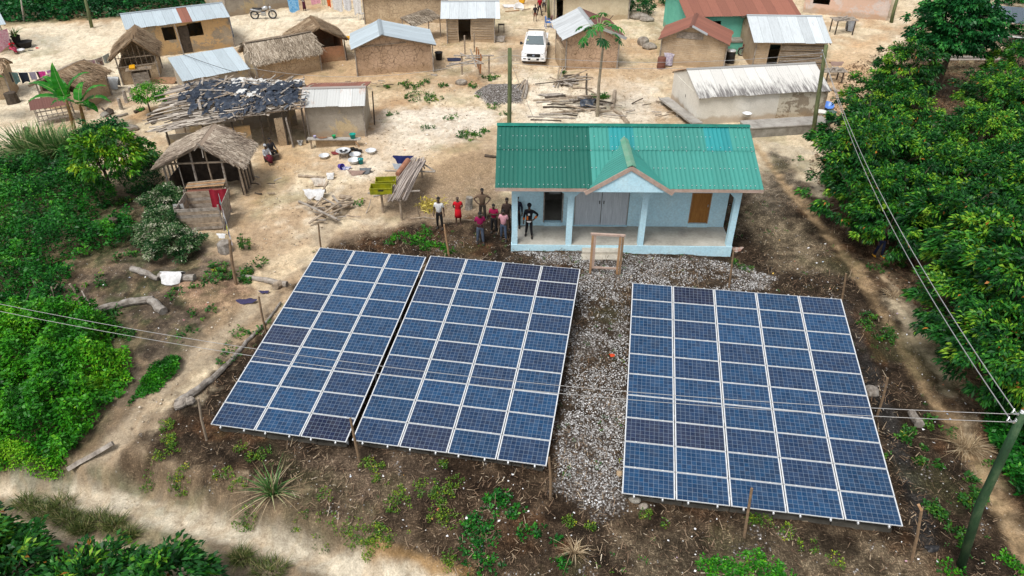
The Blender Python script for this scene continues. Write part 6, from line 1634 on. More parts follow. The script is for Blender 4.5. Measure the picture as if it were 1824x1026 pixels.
# ---- loose litter on the dark soil: twigs, dry leaves, stones
def litter():
 rng = np.random.default_rng(9)
 poly = [(560, 445), (700, 395), (880, 400), (1340, 340), (1400, 330), (1520, 440), (1700, 760), (1850, 1080), (900, 1080), (760, 985), (560, 920), (440, 880), (330, 830), (330, 740), (480, 560)]
 xy = in_poly(poly, 30000, rng); x, y = xy[:, 0], xy[:, 1]
 kx = fbm(x * .7, y * .7, 3, 3) + rng.normal(0, .08, len(x)) > .44; x, y = x[kx], y[kx]; n = len(x)
 a = rng.random(n) * 6.28; L_ = rng.uniform(.05, .32, n) ** 1.2; w = rng.uniform(.006, .016, n); z = height(x, y) + .03 + rng.random(n) * .03
 d = np.stack([np.cos(a), np.sin(a), np.where(rng.random(n) < .3, rng.random(n) * 1.6, rng.normal(0, .2, n))], 1) * L_[:, None]; s = np.stack([-np.sin(a), np.cos(a), np.zeros(n)], 1) * w[:, None]
 c = np.stack([x, y, z], 1)
 V = np.stack([c - s, c + s, c + d + s * .5, c + d - s * .5], 1).reshape(-1, 3)
 t = np.clip(rng.normal(.35, .25, n), 0, 1)
 o = leaf_mesh('dry_twigs', V, t, mat_attr('dry_twigs', [(0, (.05, .035, .025)), (.4, (.17, .11, .07)), (.75, (.36, .28, .19)), (1, (.60, .52, .40))]))
 stuff(o, 'dry twigs and stalks strewn over the burnt soil round the arrays', 'litter')
 # stones and chips, low octahedra
 def stones(name, label, poly, n, s0, s1, m, seed, keep=0):
  rng = np.random.default_rng(seed); xy = in_poly(poly, n, rng); x, y = xy[:, 0], xy[:, 1]
  if keep: kx = fbm(x * 1.1, y * 1.1, seed, 3) + rng.normal(0, .07, n) > keep; x, y = x[kx], y[kx]
  n = len(x); z = height(x, y) + .02; s = rng.uniform(s0, s1, n) * rng.uniform(.6, 1.3, n)
  O = np.array([[1, 0, 0], [0, 1, 0], [-1, 0, 0], [0, -1, 0], [0, 0, .7], [0, 0, -.5]])
  pts = O[None] * s[:, None, None] * rng.uniform(.6, 1.3, (n, 6, 1)) ; a = rng.random(n) * 6.28
  ca, sa = np.cos(a)[:, None], np.sin(a)[:, None]
  px_ = pts[..., 0] * ca - pts[..., 1] * sa; py_ = pts[..., 0] * sa + pts[..., 1] * ca
  V = np.stack([px_ + x[:, None], py_ + y[:, None], pts[..., 2] + z[:, None]], 2).reshape(-1, 3)
  F_ = np.array([[0, 1, 4], [1, 2, 4], [2, 3, 4], [3, 0, 4], [1, 0, 5], [2, 1, 5], [3, 2, 5], [0, 3, 5]])
  Q = (np.arange(n)[:, None, None] * 6 + F_[None]).reshape(-1, 3)
  o = fast_mesh(name, V, Q, m, t=np.repeat(rng.random(n), 6)); stuff(o, label, 'stones')
 gm_ = mat_attr('gravel_stones', [(0, (.22, .21, .20)), (.5, (.46, .46, .46)), (1, (.80, .80, .81))], .9)
 stones('gravel', 'grey-white crushed gravel between the arrays and before the house', [(905, 450), (1100, 455), (1310, 460), (1385, 492), (1365, 515), (1250, 520), (1124, 507), (1108, 880), (1060, 910), (990, 870), (1004, 700), (1034, 480)], 15000, .018, .04, gm_, 31, .46)
 stones('pale_chips', 'pale stone chips and scraps scattered on the dark ground', poly, 900, .012, .026, gm_, 33, .47)
 stones('gravel_heap', 'low heap of blue-grey gravel beside the wooden pole', [(848, 165), (865, 152), (930, 152), (932, 170), (925, 182), (868, 182)], 5000, .03, .05, mat_attr('blue_gravel', [(0, (.20, .21, .22)), (.6, (.40, .42, .44)), (1, (.62, .64, .66))], .9), 35)
 stones('yard_stones', 'small stones and clods on the sandy yard', [(560, 60), (1180, 60), (1180, 220), (900, 215), (560, 420), (430, 560), (250, 780), (200, 780), (440, 500), (470, 300), (640, 260), (690, 140)], 7000, .02, .055, mat_attr('sand_clods', [(0, (.20, .15, .10)), (.5, (.45, .36, .25)), (1, (.72, .66, .55))], .95), 37, .46)
 stones('road_stones', 'small stones on the earth road', [(-100, 850), (300, 850), (560, 960), (900, 1060), (500, 1060), (-100, 1000)], 1100, .008, .025, mat_attr('road_clods', [(0, (.18, .14, .10)), (1, (.55, .48, .38))], .95), 39, .48)
 # scraps of plastic and paper
 rng = np.random.default_rng(41)
 pts = np.concatenate([in_poly([(1000, 900), (1700, 960), (1700, 1060), (1000, 1060)], 26, rng), in_poly([(1540, 500), (1620, 480), (1760, 760), (1800, 950), (1640, 850)], 32, rng), in_poly([(100, 470), (430, 500), (320, 640), (220, 560)], 24, rng), in_poly([(1340, 400), (1500, 440), (1500, 520), (1380, 520)], 22, rng), in_poly([(560, 820), (950, 850), (950, 1000), (700, 930)], 22, rng), in_poly([(560, 100), (1150, 80), (880, 230), (600, 380)], 40, rng)])
 V = []; T = []
 for x, y in pts:
  g = hz(x, y) + .035; s = rng.uniform(.02, .065) * (1 + (y > 30) * .4); a = rng.random() * 6.28
  for q in range(4):
   th = a + q * 1.57; r_ = s * rng.uniform(.5, 1.1); V.append((x + r_ * math.cos(th), y + r_ * math.sin(th), g + rng.uniform(0, .05)))
 o = leaf_mesh('plastic_scraps', V, rng.random(len(pts)), mat_attr('plastic_scraps', [(0, (.75, .75, .75)), (.7, (.8, .8, .82)), (.8, (.35, .5, .65)), (.93, (.6, .12, .12)), (1, (.6, .5, .1))], .5))
 stuff(o, 'scraps of white plastic and paper lying about', 'litter')
litter()
# leaf litter of the grove floor
rng = np.random.default_rng(61)
xy = in_poly([(1440, 300), (1500, 120), (1640, 60), (1780, 100), (2000, 300), (1950, 1000), (1760, 800), (1640, 560), (1520, 430)], 14000, rng)
B = np.stack([xy[:, 0], xy[:, 1], height(xy[:, 0], xy[:, 1]) + .05], 1); D = np.stack([rng.normal(0, 1, len(B)), rng.normal(0, 1, len(B)), rng.normal(0, .15, len(B))], 1)
o = leaf_mesh('fallen_leaves', leaf_quads(B, D, rng.uniform(.12, .26, len(B)), rng.uniform(.05, .1, len(B)), rng, .05, .3), np.clip(rng.normal(.4, .25, len(B)), 0, 1), mat_attr('fallen_leaves', [(0, (.05, .03, .02)), (.5, (.16, .09, .05)), (1, (.34, .22, .13))]))
stuff(o, 'brown fallen leaves covering the floor of the cocoa grove', 'leaf litter')
# forest trees beyond the yard at the top left
FT = None
for k, (px, py, s, lab) in enumerate(((60, 5, 1.0, 'dark forest tree at the top edge, nearest the left corner'), (95, 8, 1.15, 'thick-trunked forest tree left of centre of the forest gap'), (122, 8, 1.2, 'thick-trunked forest tree at the right of the forest gap'), (-20, -2, 1.1, 'forest tree beyond the top left corner'), (200, -20, 1.0, 'forest tree behind the top left hedge'), (300, -30, 1.1, 'forest tree above the long zinc-roofed house'), (420, -45, 1.0, 'forest tree above the motorcycle house'))):
 b = P(px, py)
 if FT is None:
  FT = thing('forest_tree', lab, 'tree', b, 0, 'forest trees beyond the yard')
  o, Cc = crown('crown', 4.0, 2.6, M['leaf_deep'], FT, 700, 130, 46, ll=.5, lw=.25, cz=7.5, low=-.8, clump=.8)
  trunk_mb(FT, rt, Cc, 7.5, .38, nl=8)
 else: dup(FT, b, k * 1.7, lab, 'forest trees beyond the yard', s)
# ------------------------------------------------------------------ poles, wires, stakes
M['pole_green'] = mat('mossy_pole', (.11, .135, .06), (.07, .075, .045), 4, .9, .4, stretch=(1, 1, .35), c3=(.19, .21, .10))
M['pole_paint'] = mat('green_painted_pole', (.022, .065, .028), (.012, .035, .016), 3, .8, .5, stretch=(1, 1, .4), c3=(.07, .12, .06))
def pole(name, label, base, pts, r0, r1, m, n=10, cat='pole', Y=None, group=None):
 b = P(*base); Yb = Y if Y else b.y
 if Y: b = Vector((PY(base[0], base[1], Y).x, Y, hz(PY(base[0], base[1], Y).x, Y)))
 t = thing(name, label, cat, b, 0, group)
 P3 = [Vector((0, 0, -.4))] + [PY(px, py, Yb) - b for px, py in pts]
 rs = [r0] + [r0 + (r1 - r0) * (k + 1) / len(pts) for k in range(len(pts))]
 mb = MB(); mb.tube(P3, rs, n, jit=.06, rng=random.Random(1)); mb.build('shaft', m, t, smooth=True)
 return t, P3[-1] + b
def ins_set(t, p, offs):
 for o in offs:
  mb = MB(); mb.lathe([(.02, 0), (.05, .02), (.05, .05), (.03, .06), (.05, .08), (.03, .12)], 8, p - Vector(t.location) + Vector(o)); mb.build('insulator', M['steel'], t)
p1, top1 = pole('power_pole', 'leaning bright green power pole in the lower right corner carrying wire clamps', (1716, 1008), [(1745, 900), (1785, 815), (1823, 735)], .13, .10, M['pole_paint'])
p2, top2 = pole('power_pole', 'leaning mossy power pole between the white building and the cocoa grove', (1448, 250), [(1455, 190), (1464, 130), (1472, 80)], .14, .11, M['pole_green'])
p3, top3 = pole('power_pole', 'upright greenish power pole rising behind the left end of the green roof', (907, 330), [(907, 220), (908, 150), (908, 86)], .135, .12, M['pole_green'], Y=40.5)
p4, top4 = pole('wooden_pole', 'wooden pole at the edge of the sandy yard near the top left hedge', (163, 49), [(157, 20), (150, -8)], .16, .12, M['pole_green'])
p5, top5 = pole('power_pole', 'mossy pole at the top edge left of the umbrella tree', (1588, 40), [(1592, 20), (1600, -8)], .18, .14, M['pole_green'])
p6, _ = pole('wooden_pole', 'thin grey pole stuck before the forest gap at the top left', (42, 38), [(40, 18), (37, -2)], .09, .06, M['wood_grey'])
p7, _ = pole('wooden_pole', 'mossy pole behind the blue plastic chairs at the top', (978, 34), [(977, 12), (977, -8)], .15, .13, M['pole_green'])
c1a = PY(1803, 752, top1.y) - Vector(p1.location); c1b = PY(1812, 738, top1.y) - Vector(p1.location)
for c in (c1a, c1b):
 mb = MB(); mb.beam(c + Vector((.18, 0, .04)), c, .05); mb.tube([c + Vector((.05, 0, 0)), c + Vector((-.12, 0, .02)), c + Vector((-.2, -.05, .10)), c + Vector((-.12, .02, .16))], .018, 6); mb.build('wire_clamp', M['steel'], p1)
 mb = MB(); mb.lathe([(.03, 0), (.055, .02), (.04, .05), (.055, .08), (.03, .1)], 8, c + Vector((.1, 0, .03))); mb.build('insulator', M['alu'], p1)
ins_set(p2, top2, [(-.15, 0, -.4), (-.15, 0, -.75)])
def wire(label, a, b, sag, r=.014, m=None, cat='wire'):
 pts = []
 for k in range(25):
  f = k / 24; q = Vector(a).lerp(Vector(b), f); q.z -= 4 * sag * f * (1 - f); pts.append(q)
 mb = MB(); mb.tube(pts, r, 5); o = mb.build('power_cable' if cat == 'wire' else 'rope', m or M['cable'], None)
 return tag(o, label, cat, 'overhead wires' if cat == 'wire' else None)
W1a, W1b = c1a + Vector(p1.location), c1b + Vector(p1.location)
W2a, W2b = top2 + Vector((-.12, 0, -.4)), top2 + Vector((.1, 0, -.75))
wire('lower left wire of the pair crossing the cocoa grove', W1a, W2b, 1.1)
wire('upper right overhead wire of the pair crossing the cocoa grove', W1b, W2a, .95)
WL = PY(-70, 527, 19.0), PY(-70, 540, 18.6)
wire('upper of the two wires crossing low in front of the solar arrays', W1b, WL[0], .9, .008)
wire('lower of the two wires crossing low in front of the solar arrays', W1a, WL[1], .9, .008)
E1, E2 = PY(905, 98, 40.5), PY(905, 112, 40.5)
wire('upper overhead wire from the mossy pole to the pole behind the green roof', top2 + Vector((-.1, 0, -.45)), E1, .5, .012)
wire('lower overhead wire from the mossy pole to the pole behind the green roof', top2 + Vector((-.1, 0, -.75)), E2, .5, .012)
wire('thin wire from the pole behind the green roof towards the upper left', E1, P(440, 120, z=4), .9, .010)
wire('stay wire slanting from the pole behind the green roof to the wood pile', E1, P(963, 240, z=0), .05, .014)
wire('dark cord sagging across the low zinc lean-to roof', P(322, 95, z=2.6), P(425, 130, z=1.95), .08, .02, M['black'], 'cord')
STK = [((574, 462), (567, 398), 'stake behind the far left corner of the narrowest array'), ((801, 456), (791, 400), 'orange-brown stake between the people and the middle array'), ((474, 592), (461, 528), 'stake at the left side of the narrowest array beside the path'), ((367, 783), (353, 709), 'stake at the near left corner of the narrowest array'),
       ((641, 822), (624, 745), 'stake at the near edge between the narrowest and middle arrays'), ((981, 890), (978, 815), 'stake at the near right corner of the middle array'), ((1327, 957), (1339, 870), 'stake rising in front of the near edge of the widest array'), ((1627, 1000), (1642, 906), 'forked stake off the near right corner of the widest array'),
       ((1563, 742), (1581, 673), 'stake on the right side of the widest array'), ((1500, 540), (1507, 487), 'stake at the far right corner of the widest array'), ((1299, 514), (1307, 445), 'thin stake on the gravel below the right porch post'), ((420, 507), (409, 427), 'stout pole holding the line of hung clothes')]
for b, t_, lab in STK:
 bb = P(*b); tp = PY(t_[0], t_[1], bb.y)
 h = tp - bb
 o = thing('fence_stake', 'rough wooden ' + lab, 'stake', bb, 0, 'fence stakes round the arrays')
 mb = MB(); rn_ = random.Random(b[0]); r_ = .045 if 'stout' not in lab else .075
 mb.tube([(0, 0, -.3), h * .5 + Vector((rn_.uniform(-.03, .03), 0, 0)), h], [r_ * 1.1, r_, r_ * .85], 7, jit=.2, rng=rn_); mb.build('shaft', M['wood_new'] if 'orange' in lab else M['stake'] if rn_.random() < .6 else M['wood'], o)
 if 'forked' in lab:
  MB().beam(h - Vector((0, 0, .05)), h + Vector((-.14, 0, .16)), .07).build('fork', M['wood_new'], o)
# ------------------------------------------------------------------ logs, planks, poles lying about
def log(label, pts, r, m='log', cat='log', name='fallen_log', dz=None, n=9, sub=None):
 P3 = [P(*p) for p in pts]; rs = r if isinstance(r, (list, tuple)) else [r] * len(pts)
 P3 = [p + Vector((0, 0, rs[k] * .8 + (dz[k] if dz else 0))) for k, p in enumerate(P3)]
 o = P3[0].copy(); rn_ = random.Random(pts[0][0])
 # subdivide with slight crookedness
 Q = []; RR = []
 for k in range(len(P3) - 1):
  for j in range(4):
   f = j / 4; Q.append(P3[k].lerp(P3[k + 1], f) - o + Vector((rn_.uniform(-1, 1), rn_.uniform(-1, 1), 0)) * rs[k] * .25); RR.append(rs[k] * (1 - f) + rs[k + 1] * f)
 Q.append(P3[-1] - o); RR.append(rs[-1])
 mb = MB(); mb.tube(Q, RR, n, jit=.16, rng=rn_)
 ob = mb.build(name, M[m], None, smooth=False, loc=o)
 return tag(ob, label, cat)
log('long grey fallen trunk lying on bare soil left of the dirt path', [(140, 572), (190, 553), (235, 543), (275, 537)], [.15, .17, .18, .16])
log('short hollow butt log standing out at the end of the grey trunk', [(268, 538), (280, 548), (293, 560)], [.17, .19, .2])
log('pale and black charred log near the garden, left of the white cloth', [(236, 482), (260, 490), (283, 499)], [.15, .15, .1])
log('thick log with the white cloth on it', [(285, 494), (315, 498), (348, 500)], [.14, .17, .19])
log('long pale trunk slanting beside the narrowest array down to its stump', [(318, 722), (352, 700), (385, 672), (410, 648), (440, 610), (475, 575), (500, 540)], [.17, .14, .12, .10, .08, .06, .05])
log('split broad butt of the long pale trunk near the left array corner', [(316, 728), (330, 722), (344, 716)], [.14, .2, .15], 'wood_grey')
log('grey plank bridging the ditch by the road', [(118, 829), (205, 798)], [.11, .11], 'wood_grey', 'plank', 'plank', n=4, dz=[.25, .15])
MBp = None
log('dark trunk half sunk in sand beyond the far left array corner', [(440, 495), (478, 503), (512, 510)], [.10, .13, .15], 'wood_grey')
log('short end-cut log at the sandy path by the array', [(490, 515), (500, 508)], [.16, .17], 'wood')
log('pale log lying level in the yard below the basins', [(531, 315), (577, 317)], [.09, .06], 'wood', n=7)
log('dark half buried log in the terrace beside the green roof', [(864, 279), (885, 281)], [.10, .07], 'wood_dark')
log('crooked thick branch curving down beside the papaya', [(1093, 198), (1105, 205), (1118, 222)], [.12, .14, .14], 'wood')
log('forked stump post standing by the papaya wood pile', [(1091, 197), (1095, 165)], [.16, .13], 'wood', dz=None)
log('knotty branch lying right of the white building steps', [(1480, 160), (1500, 168), (1512, 173)], [.12, .11, .12], 'wood')
log('small white scorched block on the slope under the right wires', [(1622, 738), (1636, 762)], [.14, .17], 'log')
# white cloth on the log
def drape(name, label, c, sx, sy, h, m, seed=1, cat='cloth', rz=0, n=12, amp=.08):
 rng = random.Random(seed); V = []
 for j in range(n):
  for k in range(n):
   u, v = k / (n - 1) - .5, j / (n - 1) - .5
   z = h * max(0, 1 - (abs(v) * 2) ** 2 * .9) + amp * (float(fbm(np.array([u * 5 + seed]), np.array([v * 5]), seed, 3)[0]) - .3)
   e = 1 + .2 * (float(vnoise(np.array([u * 6]), np.array([v * 6 + seed]), seed)[0]) - .5)
   q_ = max(abs(u), abs(v), 1e-6) / max(1e-6, math.hypot(u, v)) * (1.08 + .6 * (float(vnoise(np.array([math.atan2(v, u) * 1.6 + 9]), np.array([seed * 1.7]), seed)[0]) - .5))
   V.append((u * sx * e * q_, v * sy * e * q_, max(z, .02)))
 i_, j_ = np.meshgrid(np.arange(n - 1), np.arange(n - 1)); k_ = (j_ * n + i_).ravel()
 o = fast_mesh(name, V, np.stack([k_, k_ + 1, k_ + 1 + n, k_ + n], 1), m, None, smooth=True, loc=c); o.rotation_euler = (0, 0, rz)
 return tag(o, label, cat)
CW = cloth('white_sheet', (.74, .74, .74))
drape('white_cloth', 'white crumpled cloth laid over the garden log', P(311, 499), .95, .75, .42, CW, 3)
drape('purple_rag', 'dark purple rag on the sandy path beside the array', P(440, 537), .8, .4, .08, cloth('dark_violet', (.05, .045, .11)), 5)
drape('purple_rag', 'smaller purple rag above the first on the sandy path', P(470, 521), .4, .22, .06, bpy.data.materials['cloth_dark_violet'], 6)
drape('orange_rag', 'small orange-red rag on the gravel between the arrays', P(1090, 634), .24, .17, .07, cloth('orange', (.75, .09, .03)), 8)
drape('dark_bag', 'dark plastic bag lying at the foot of the widest array corner stake', P(1658, 978), .4, .25, .12, M['black'], 9, 'bag')
# stumps
def stump(label, px, r, h, m='bark', lean=(0, 0), cat='stump'):
 b = P(*px); o = tag(MB().tube([(0, 0, -.2), (lean[0] * .5, lean[1] * .5, h * .5), (lean[0], lean[1], h)], [r * 1.15, r, r * .92], 9, jit=.2, rng=random.Random(px[0])).build('tree_stump', M[m], None, loc=b), label, cat)
 return o
stump('dark fat stump pot-like block at the left edge in front of the mud hut', (24, 183), .42, .75, 'wood_dark')
stump('mottled dark stump standing in the garden weeds', (205, 408), .22, .62, 'bark', (.1, 0))
stump('broad weathered stump below the hanging clothes', (402, 447), .33, .5, 'log')
stump('mossy broken stump behind the red-shirted man', (834, 372), .19, .7, 'log', (.08, 0))
stump('short leaning post stub at the burnt patch of the garden', (137, 522), .06, .5, 'wood', (-.15, 0))
for k, (px, h, lab) in enumerate((((217, 195), .8, 'nearest'), ((226, 182), .85, 'middle'), ((235, 172), .7, 'farthest'))): stump('stubby grey post in the yard before the kitchen hut, %s of three' % lab, px, .13, h, 'wood_grey', cat='post')
stump('charred block beside the reed clump at the left', (53, 245), .2, .7, 'wood_dark')
def wood_pile(label, items, m=('wood', 'wood_grey', 'wood_dark'), name='wood_pile', r=(.04, .08), cat='wood pile'):
 """items: (px0,py0,px1,py1,z0,z1)"""
 b = P(items[0][0], items[0][1]); root = thing(name, label, cat, b); rn_ = random.Random(int(b.x * 10))
 for k, (x0, y0, x1, y1, z0, z1) in enumerate(items):
  a, c = P(x0, y0, dz=z0) - b, P(x1, y1, dz=z1) - b
  mid = a.lerp(c, .5) + Vector((rn_.uniform(-.06, .06), rn_.uniform(-.06, .06), 0)); r_ = rn_.uniform(*r)
  MB().tube([a, mid, c], [r_, r_ * .9, r_ * .75], 6, jit=.2, rng=rn_).build('branch', M[m[k % len(m)]], root)
 return root
wood_pile('long poles laid out in rows on the sand behind the green roof', [(950, 180, 1045, 172, .05, .1), (955, 184, 1060, 180, .08, .06), (967, 192, 1080, 194, .06, .06), (980, 203, 1070, 196, .06, .1), (940, 209, 1025, 212, .05, .05), (945, 214, 1000, 216, .04, .04), (1000, 173, 1065, 178, .12, .1), (960, 207, 1030, 204, .14, .1), (975, 190, 1040, 186, .15, .12), (1025, 178, 1080, 186, .2, .1)])
wood_pile('collapsed lattice of dark branches beside the cracked hut', [(985, 152, 1045, 136, .1, .5), (992, 150, 1045, 143, .2, .3), (953, 152, 1010, 150, .1, .3), (988, 158, 996, 130, .1, .4), (993, 158, 1002, 132, .1, .5), (1045, 176, 1045, 136, .1, .2), (1020, 158, 1055, 160, .1, .1), (1018, 150, 1052, 148, .3, .3), (1000, 128, 1088, 82, .1, 2.6), (1045, 160, 1066, 172, .1, .1)])
wood_pile('sheaf of short grey sticks leaning by the gravel heap', [(914, 175, 934, 150, .05, .35), (918, 176, 936, 150, .05, .35), (924, 176, 938, 151, .05, .35), (929, 177, 938, 152, .05, .35), (934, 177, 939, 152, .05, .35), (912, 170, 930, 152, .05, .3), (936, 176, 940, 150, .05, .35)], m=('wood_grey', 'wood'))
wood_pile('charred firewood pieces scattered by the tarpaulin shed corner', [(240, 202, 258, 195, .1, .1), (262, 208, 292, 196, .1, .15), (264, 216, 290, 204, .1, .1), (205, 210, 228, 204, .08, .08), (272, 222, 280, 205, .1, .1)], m=('wood_dark', 'wood_grey'), r=(.09, .15))
wood_pile('dry pale twigs on the burnt garden patch', [(85, 540, 110, 522, .1, .5), (150, 528, 165, 548, .3, .1), (120, 560, 140, 545, .1, .3), (100, 530, 104, 548, .6, .1), (62, 510, 75, 530, .5, .1), (45, 545, 60, 530, .1, .4), (152, 548, 170, 550, .1, .1)], r=(.02, .04))
wood_pile('felled brush behind the people, dry sticks on the terrace', [(730, 392, 760, 388, .1, .1), (755, 390, 775, 392, .1, .1), (745, 372, 749, 392, .5, .0), (840, 395, 775, 392, .1, .1), (652, 380, 662, 366, 0, .4), (800, 450, 830, 470, .2, .05), (845, 480, 870, 455, .1, .1)], r=(.015, .035))
wood_pile('scrap of branches beside the motorcycle, right of the black tank', [(1318, 92, 1345, 84, .2, .8), (1322, 100, 1340, 80, .1, .9), (1330, 102, 1352, 96, .1, .3), (1340, 104, 1345, 76, .1, 1.2), (1325, 84, 1350, 98, .9, .2), (1346, 106, 1360, 90, .1, .7)], m=('wood_dark', 'wood_grey'))
wood_pile('sticks leaning at the top centre left of the mud house', [(925, 20, 900, 22, .1, .1), (918, 16, 935, 18, .1, .1), (905, 18, 925, 14, .2, .1), (930, 20, 945, 17, .1, .1)], m=('wood_new', 'wood'), r=(.04, .07))
wood_pile('brown litter sticks by the leaning pole foot', [(1172, 180, 1215, 215, .3, .3), (1168, 182, 1200, 190, .1, .1)], m=('wood_grey', 'wood'))
rq = random.Random(19)
def jumble(cx, cy, w, h, n, sl=.15): return [(cx + rq.uniform(-w, w), cy + rq.uniform(-h, h)) for _ in range(n)]
def jitems(cx, cy, w, h, n, l): return [(x, y, x + rq.uniform(.4, 1) * l * rq.choice((-1, 1)), y + rq.uniform(-.22, .22) * l, rq.uniform(.03, .3), rq.uniform(.03, .35)) for x, y in jumble(cx, cy, w, h, n)]
wood_pile('messy lumber strewn under the papaya, right of the laid-out poles', jitems(1040, 192, 55, 18, 22, 48), r=(.04, .09))
wood_pile('tumbled brushwood in front of the cracked hut', jitems(1020, 148, 28, 10, 18, 30), r=(.04, .08))
wood_pile('loose brown sticks along the rim of the white building platform', jitems(1150, 200, 40, 14, 8, 22), r=(.03, .06))
wood_pile('broken laths and sticks spilled round the debris heap', jitems(590, 375, 34, 18, 20, 26), r=(.025, .05))
wood_pile('scattered firewood right of the thatched shelter', jitems(470, 330, 24, 18, 9, 18), r=(.03, .06))
wood_pile('odd sticks lying before the mud hut row at the top', jitems(650, 160, 60, 10, 10, 20), r=(.025, .045))
# trestle rack by the truck
def trestle():
 b = P(822, 132); t = thing('drying_trestle', 'rough wooden trestle of crossed poles with hanging orange cloth strips, left of the truck', 'trestle', b)
 L_ = lambda px, py, z: P(px, py, z=z) - b
 for (px, py) in ((823, 133), (854, 133), (871, 132), (828, 96), (845, 92)):
  g = P(px, py) - b; MB().tube([g - Vector((0, 0, .2)), g + Vector((.03, 0, 1.55))], .07, 7).build('post', M['wood'], t)
 for a, c in (((808, 99), (880, 99)), ((828, 104), (860, 102)), ((800, 113), (862, 113)), ((820, 95), (858, 112)), ((838, 88), (848, 118)), ((795, 118), (842, 108))):
  MB().tube([L_(*a, 1.5), L_(*c, 1.5)], .06, 6).build('rail_pole', M['wood_grey'], t)
 oc = cloth('orange_brown', (.55, .24, .10))
 for k in range(5):
  p = L_(848 + k * 2, 84 + k * 4, 1.7); V = [p + Vector((.05 * (k % 2) + .10 * i - .02 * j, .05 * i, -.28 * j)) for j in range(6) for i in range(2)]
  fast_mesh('cloth_strip', V, np.array([(2 * j, 2 * j + 1, 2 * j + 3, 2 * j + 2) for j in range(5)]), oc, t)
 return t
trestle()
# long rack of palm ribs with green crates
def rib_rack():
 b = P(700, 378); t = thing('palm_rib_rack', 'raised stick platform heaped with grey palm ribs slanting down, in the yard', 'rack', b)
 L_ = lambda px, py, z: P(px, py, z=z) - b
 for px, py in ((683, 378), (716, 392), (752, 316), (736, 348)):
  g = P(px, py) - b; MB().tube([g - Vector((0, 0, .2)), g + Vector((0, 0, 1.15))], .065, 7).build('post', M['wood'], t)
 for a, c in (((655, 344), (748, 340)), ((665, 350), (735, 334)), ((686, 304), (775, 306)), ((748, 288), (775, 305)), ((750, 283), (756, 300))):
  MB().tube([L_(*a, 1.1), L_(*c, 1.1)], .05, 6).build('rail_pole', M['wood_grey'], t)
 rn_ = random.Random(4); mm = mat_attr('palm_ribs', [(0, (.12, .10, .09)), (.5, (.30, .25, .22)), (1, (.50, .44, .40))])
 for k in range(64):
  f = k / 63; mb = MB(); mb.tv = rn_.random()
  a = L_(728 + 28 * f + rn_.uniform(-4, 4), 284 - 2 * f + rn_.uniform(-3, 6), 1.35 + rn_.random() * .2); c = L_(688 + 34 * f + rn_.uniform(-5, 5), 346 + 14 * rn_.random() - 2 * f, 1.0 + rn_.random() * .15)
  mb.tube([a, a.lerp(c, .5) + Vector((0, 0, .06)), c], [.03, .03, .015], 5); mb.build('palm_rib', mm, t)
 # rolled rust sheet on top
 a, c = L_(727, 286, 1.55), L_(708, 310, 1.45); MB().tube([a, c], [.17, .13], 9).build('bark_roll', mat('red_bark', (.42, .20, .12), (.25, .11, .07), 4), t)
 return t
rib_rack()
def crate(label, px, z, rz, s=1.0, sx=1.15):
 p = P(px[0], px[1], z=z); m = bpy.data.materials.get('yellow_green_plastic') or mat('yellow_green_plastic', (.33, .32, .01), (.17, .19, .01), 3, .5, .1)
 t = thing('plastic_crate', label, 'crate', p, rz, 'crates on the rack')
 w, d, h = sx * s, .6 * s, .36 * s
 mb = MB(); mb.bx(-w / 2, w / 2, -d / 2, -d / 2 + .03, 0, h); mb.bx(-w / 2, w / 2, d / 2 - .03, d / 2, 0, h); mb.bx(-w / 2, -w / 2 + .03, -d / 2 + .03, d / 2 - .03, 0, h); mb.bx(w / 2 - .03, w / 2, -d / 2 + .03, d / 2 - .03, 0, h); mb.bx(-w / 2 + .03, w / 2 - .03, -d / 2 + .03, d / 2 - .03, 0, .03)
 mb.build('body', m, t)
 mb = MB(); mb.bx(-w / 2 - .02, w / 2 + .02, -d / 2 - .02, -d / 2, h - .05, h); mb.bx(-w / 2 - .02, w / 2 + .02, d / 2, d / 2 + .02, h - .05, h); mb.build('rim', m, t)
 mb = MB(); mb.bx(-w * .12, w * .12, -d / 2 - .012, -d / 2 - .001, h * .55, h * .75); mb.build('hand_hole', M['dark'], t)
crate('mustard green plastic crate nearest on the palm-rib rack', (680, 342), 1.15, .05)
crate('speckled yellow-green crate behind the first on the rack', (688, 329), 1.15, .1, .95)
drape('blue_bundle', 'dark navy bundle of cloth at the top of the palm-rib rack', P(719, 290, z=1.2), .95, .6, .42, cloth('navy', (.01, .015, .09)), 21, 'bundle')
drape('grey_bundle', 'light grey cloth beside the navy bundle on the rack', P(709, 299, z=1.1), .6, .5, .22, cloth('light_grey', (.35, .38, .42)), 22)
# yellowish brush heap
b = P(768, 372); rng = np.random.default_rng(88); n = 260
B = np.stack([rng.normal(0, .35, n), rng.normal(0, .3, n), rng.random(n) * .5], 1); D = rng.normal(0, 1, (n, 3))
tag(leaf_mesh('cut_palm_fronds', leaf_quads(B, D, rng.uniform(.2, .6, n), rng.uniform(.03, .07, n), rng, .3, .3), np.clip(rng.normal(.5, .25, n), 0, 1), mat_attr('yellow_fronds', [(0, (.15, .10, .02)), (.5, (.45, .36, .06)), (1, (.70, .60, .18))]), loc=b), 'heap of yellowing cut fronds left of the man in the white shirt', 'frond heap')
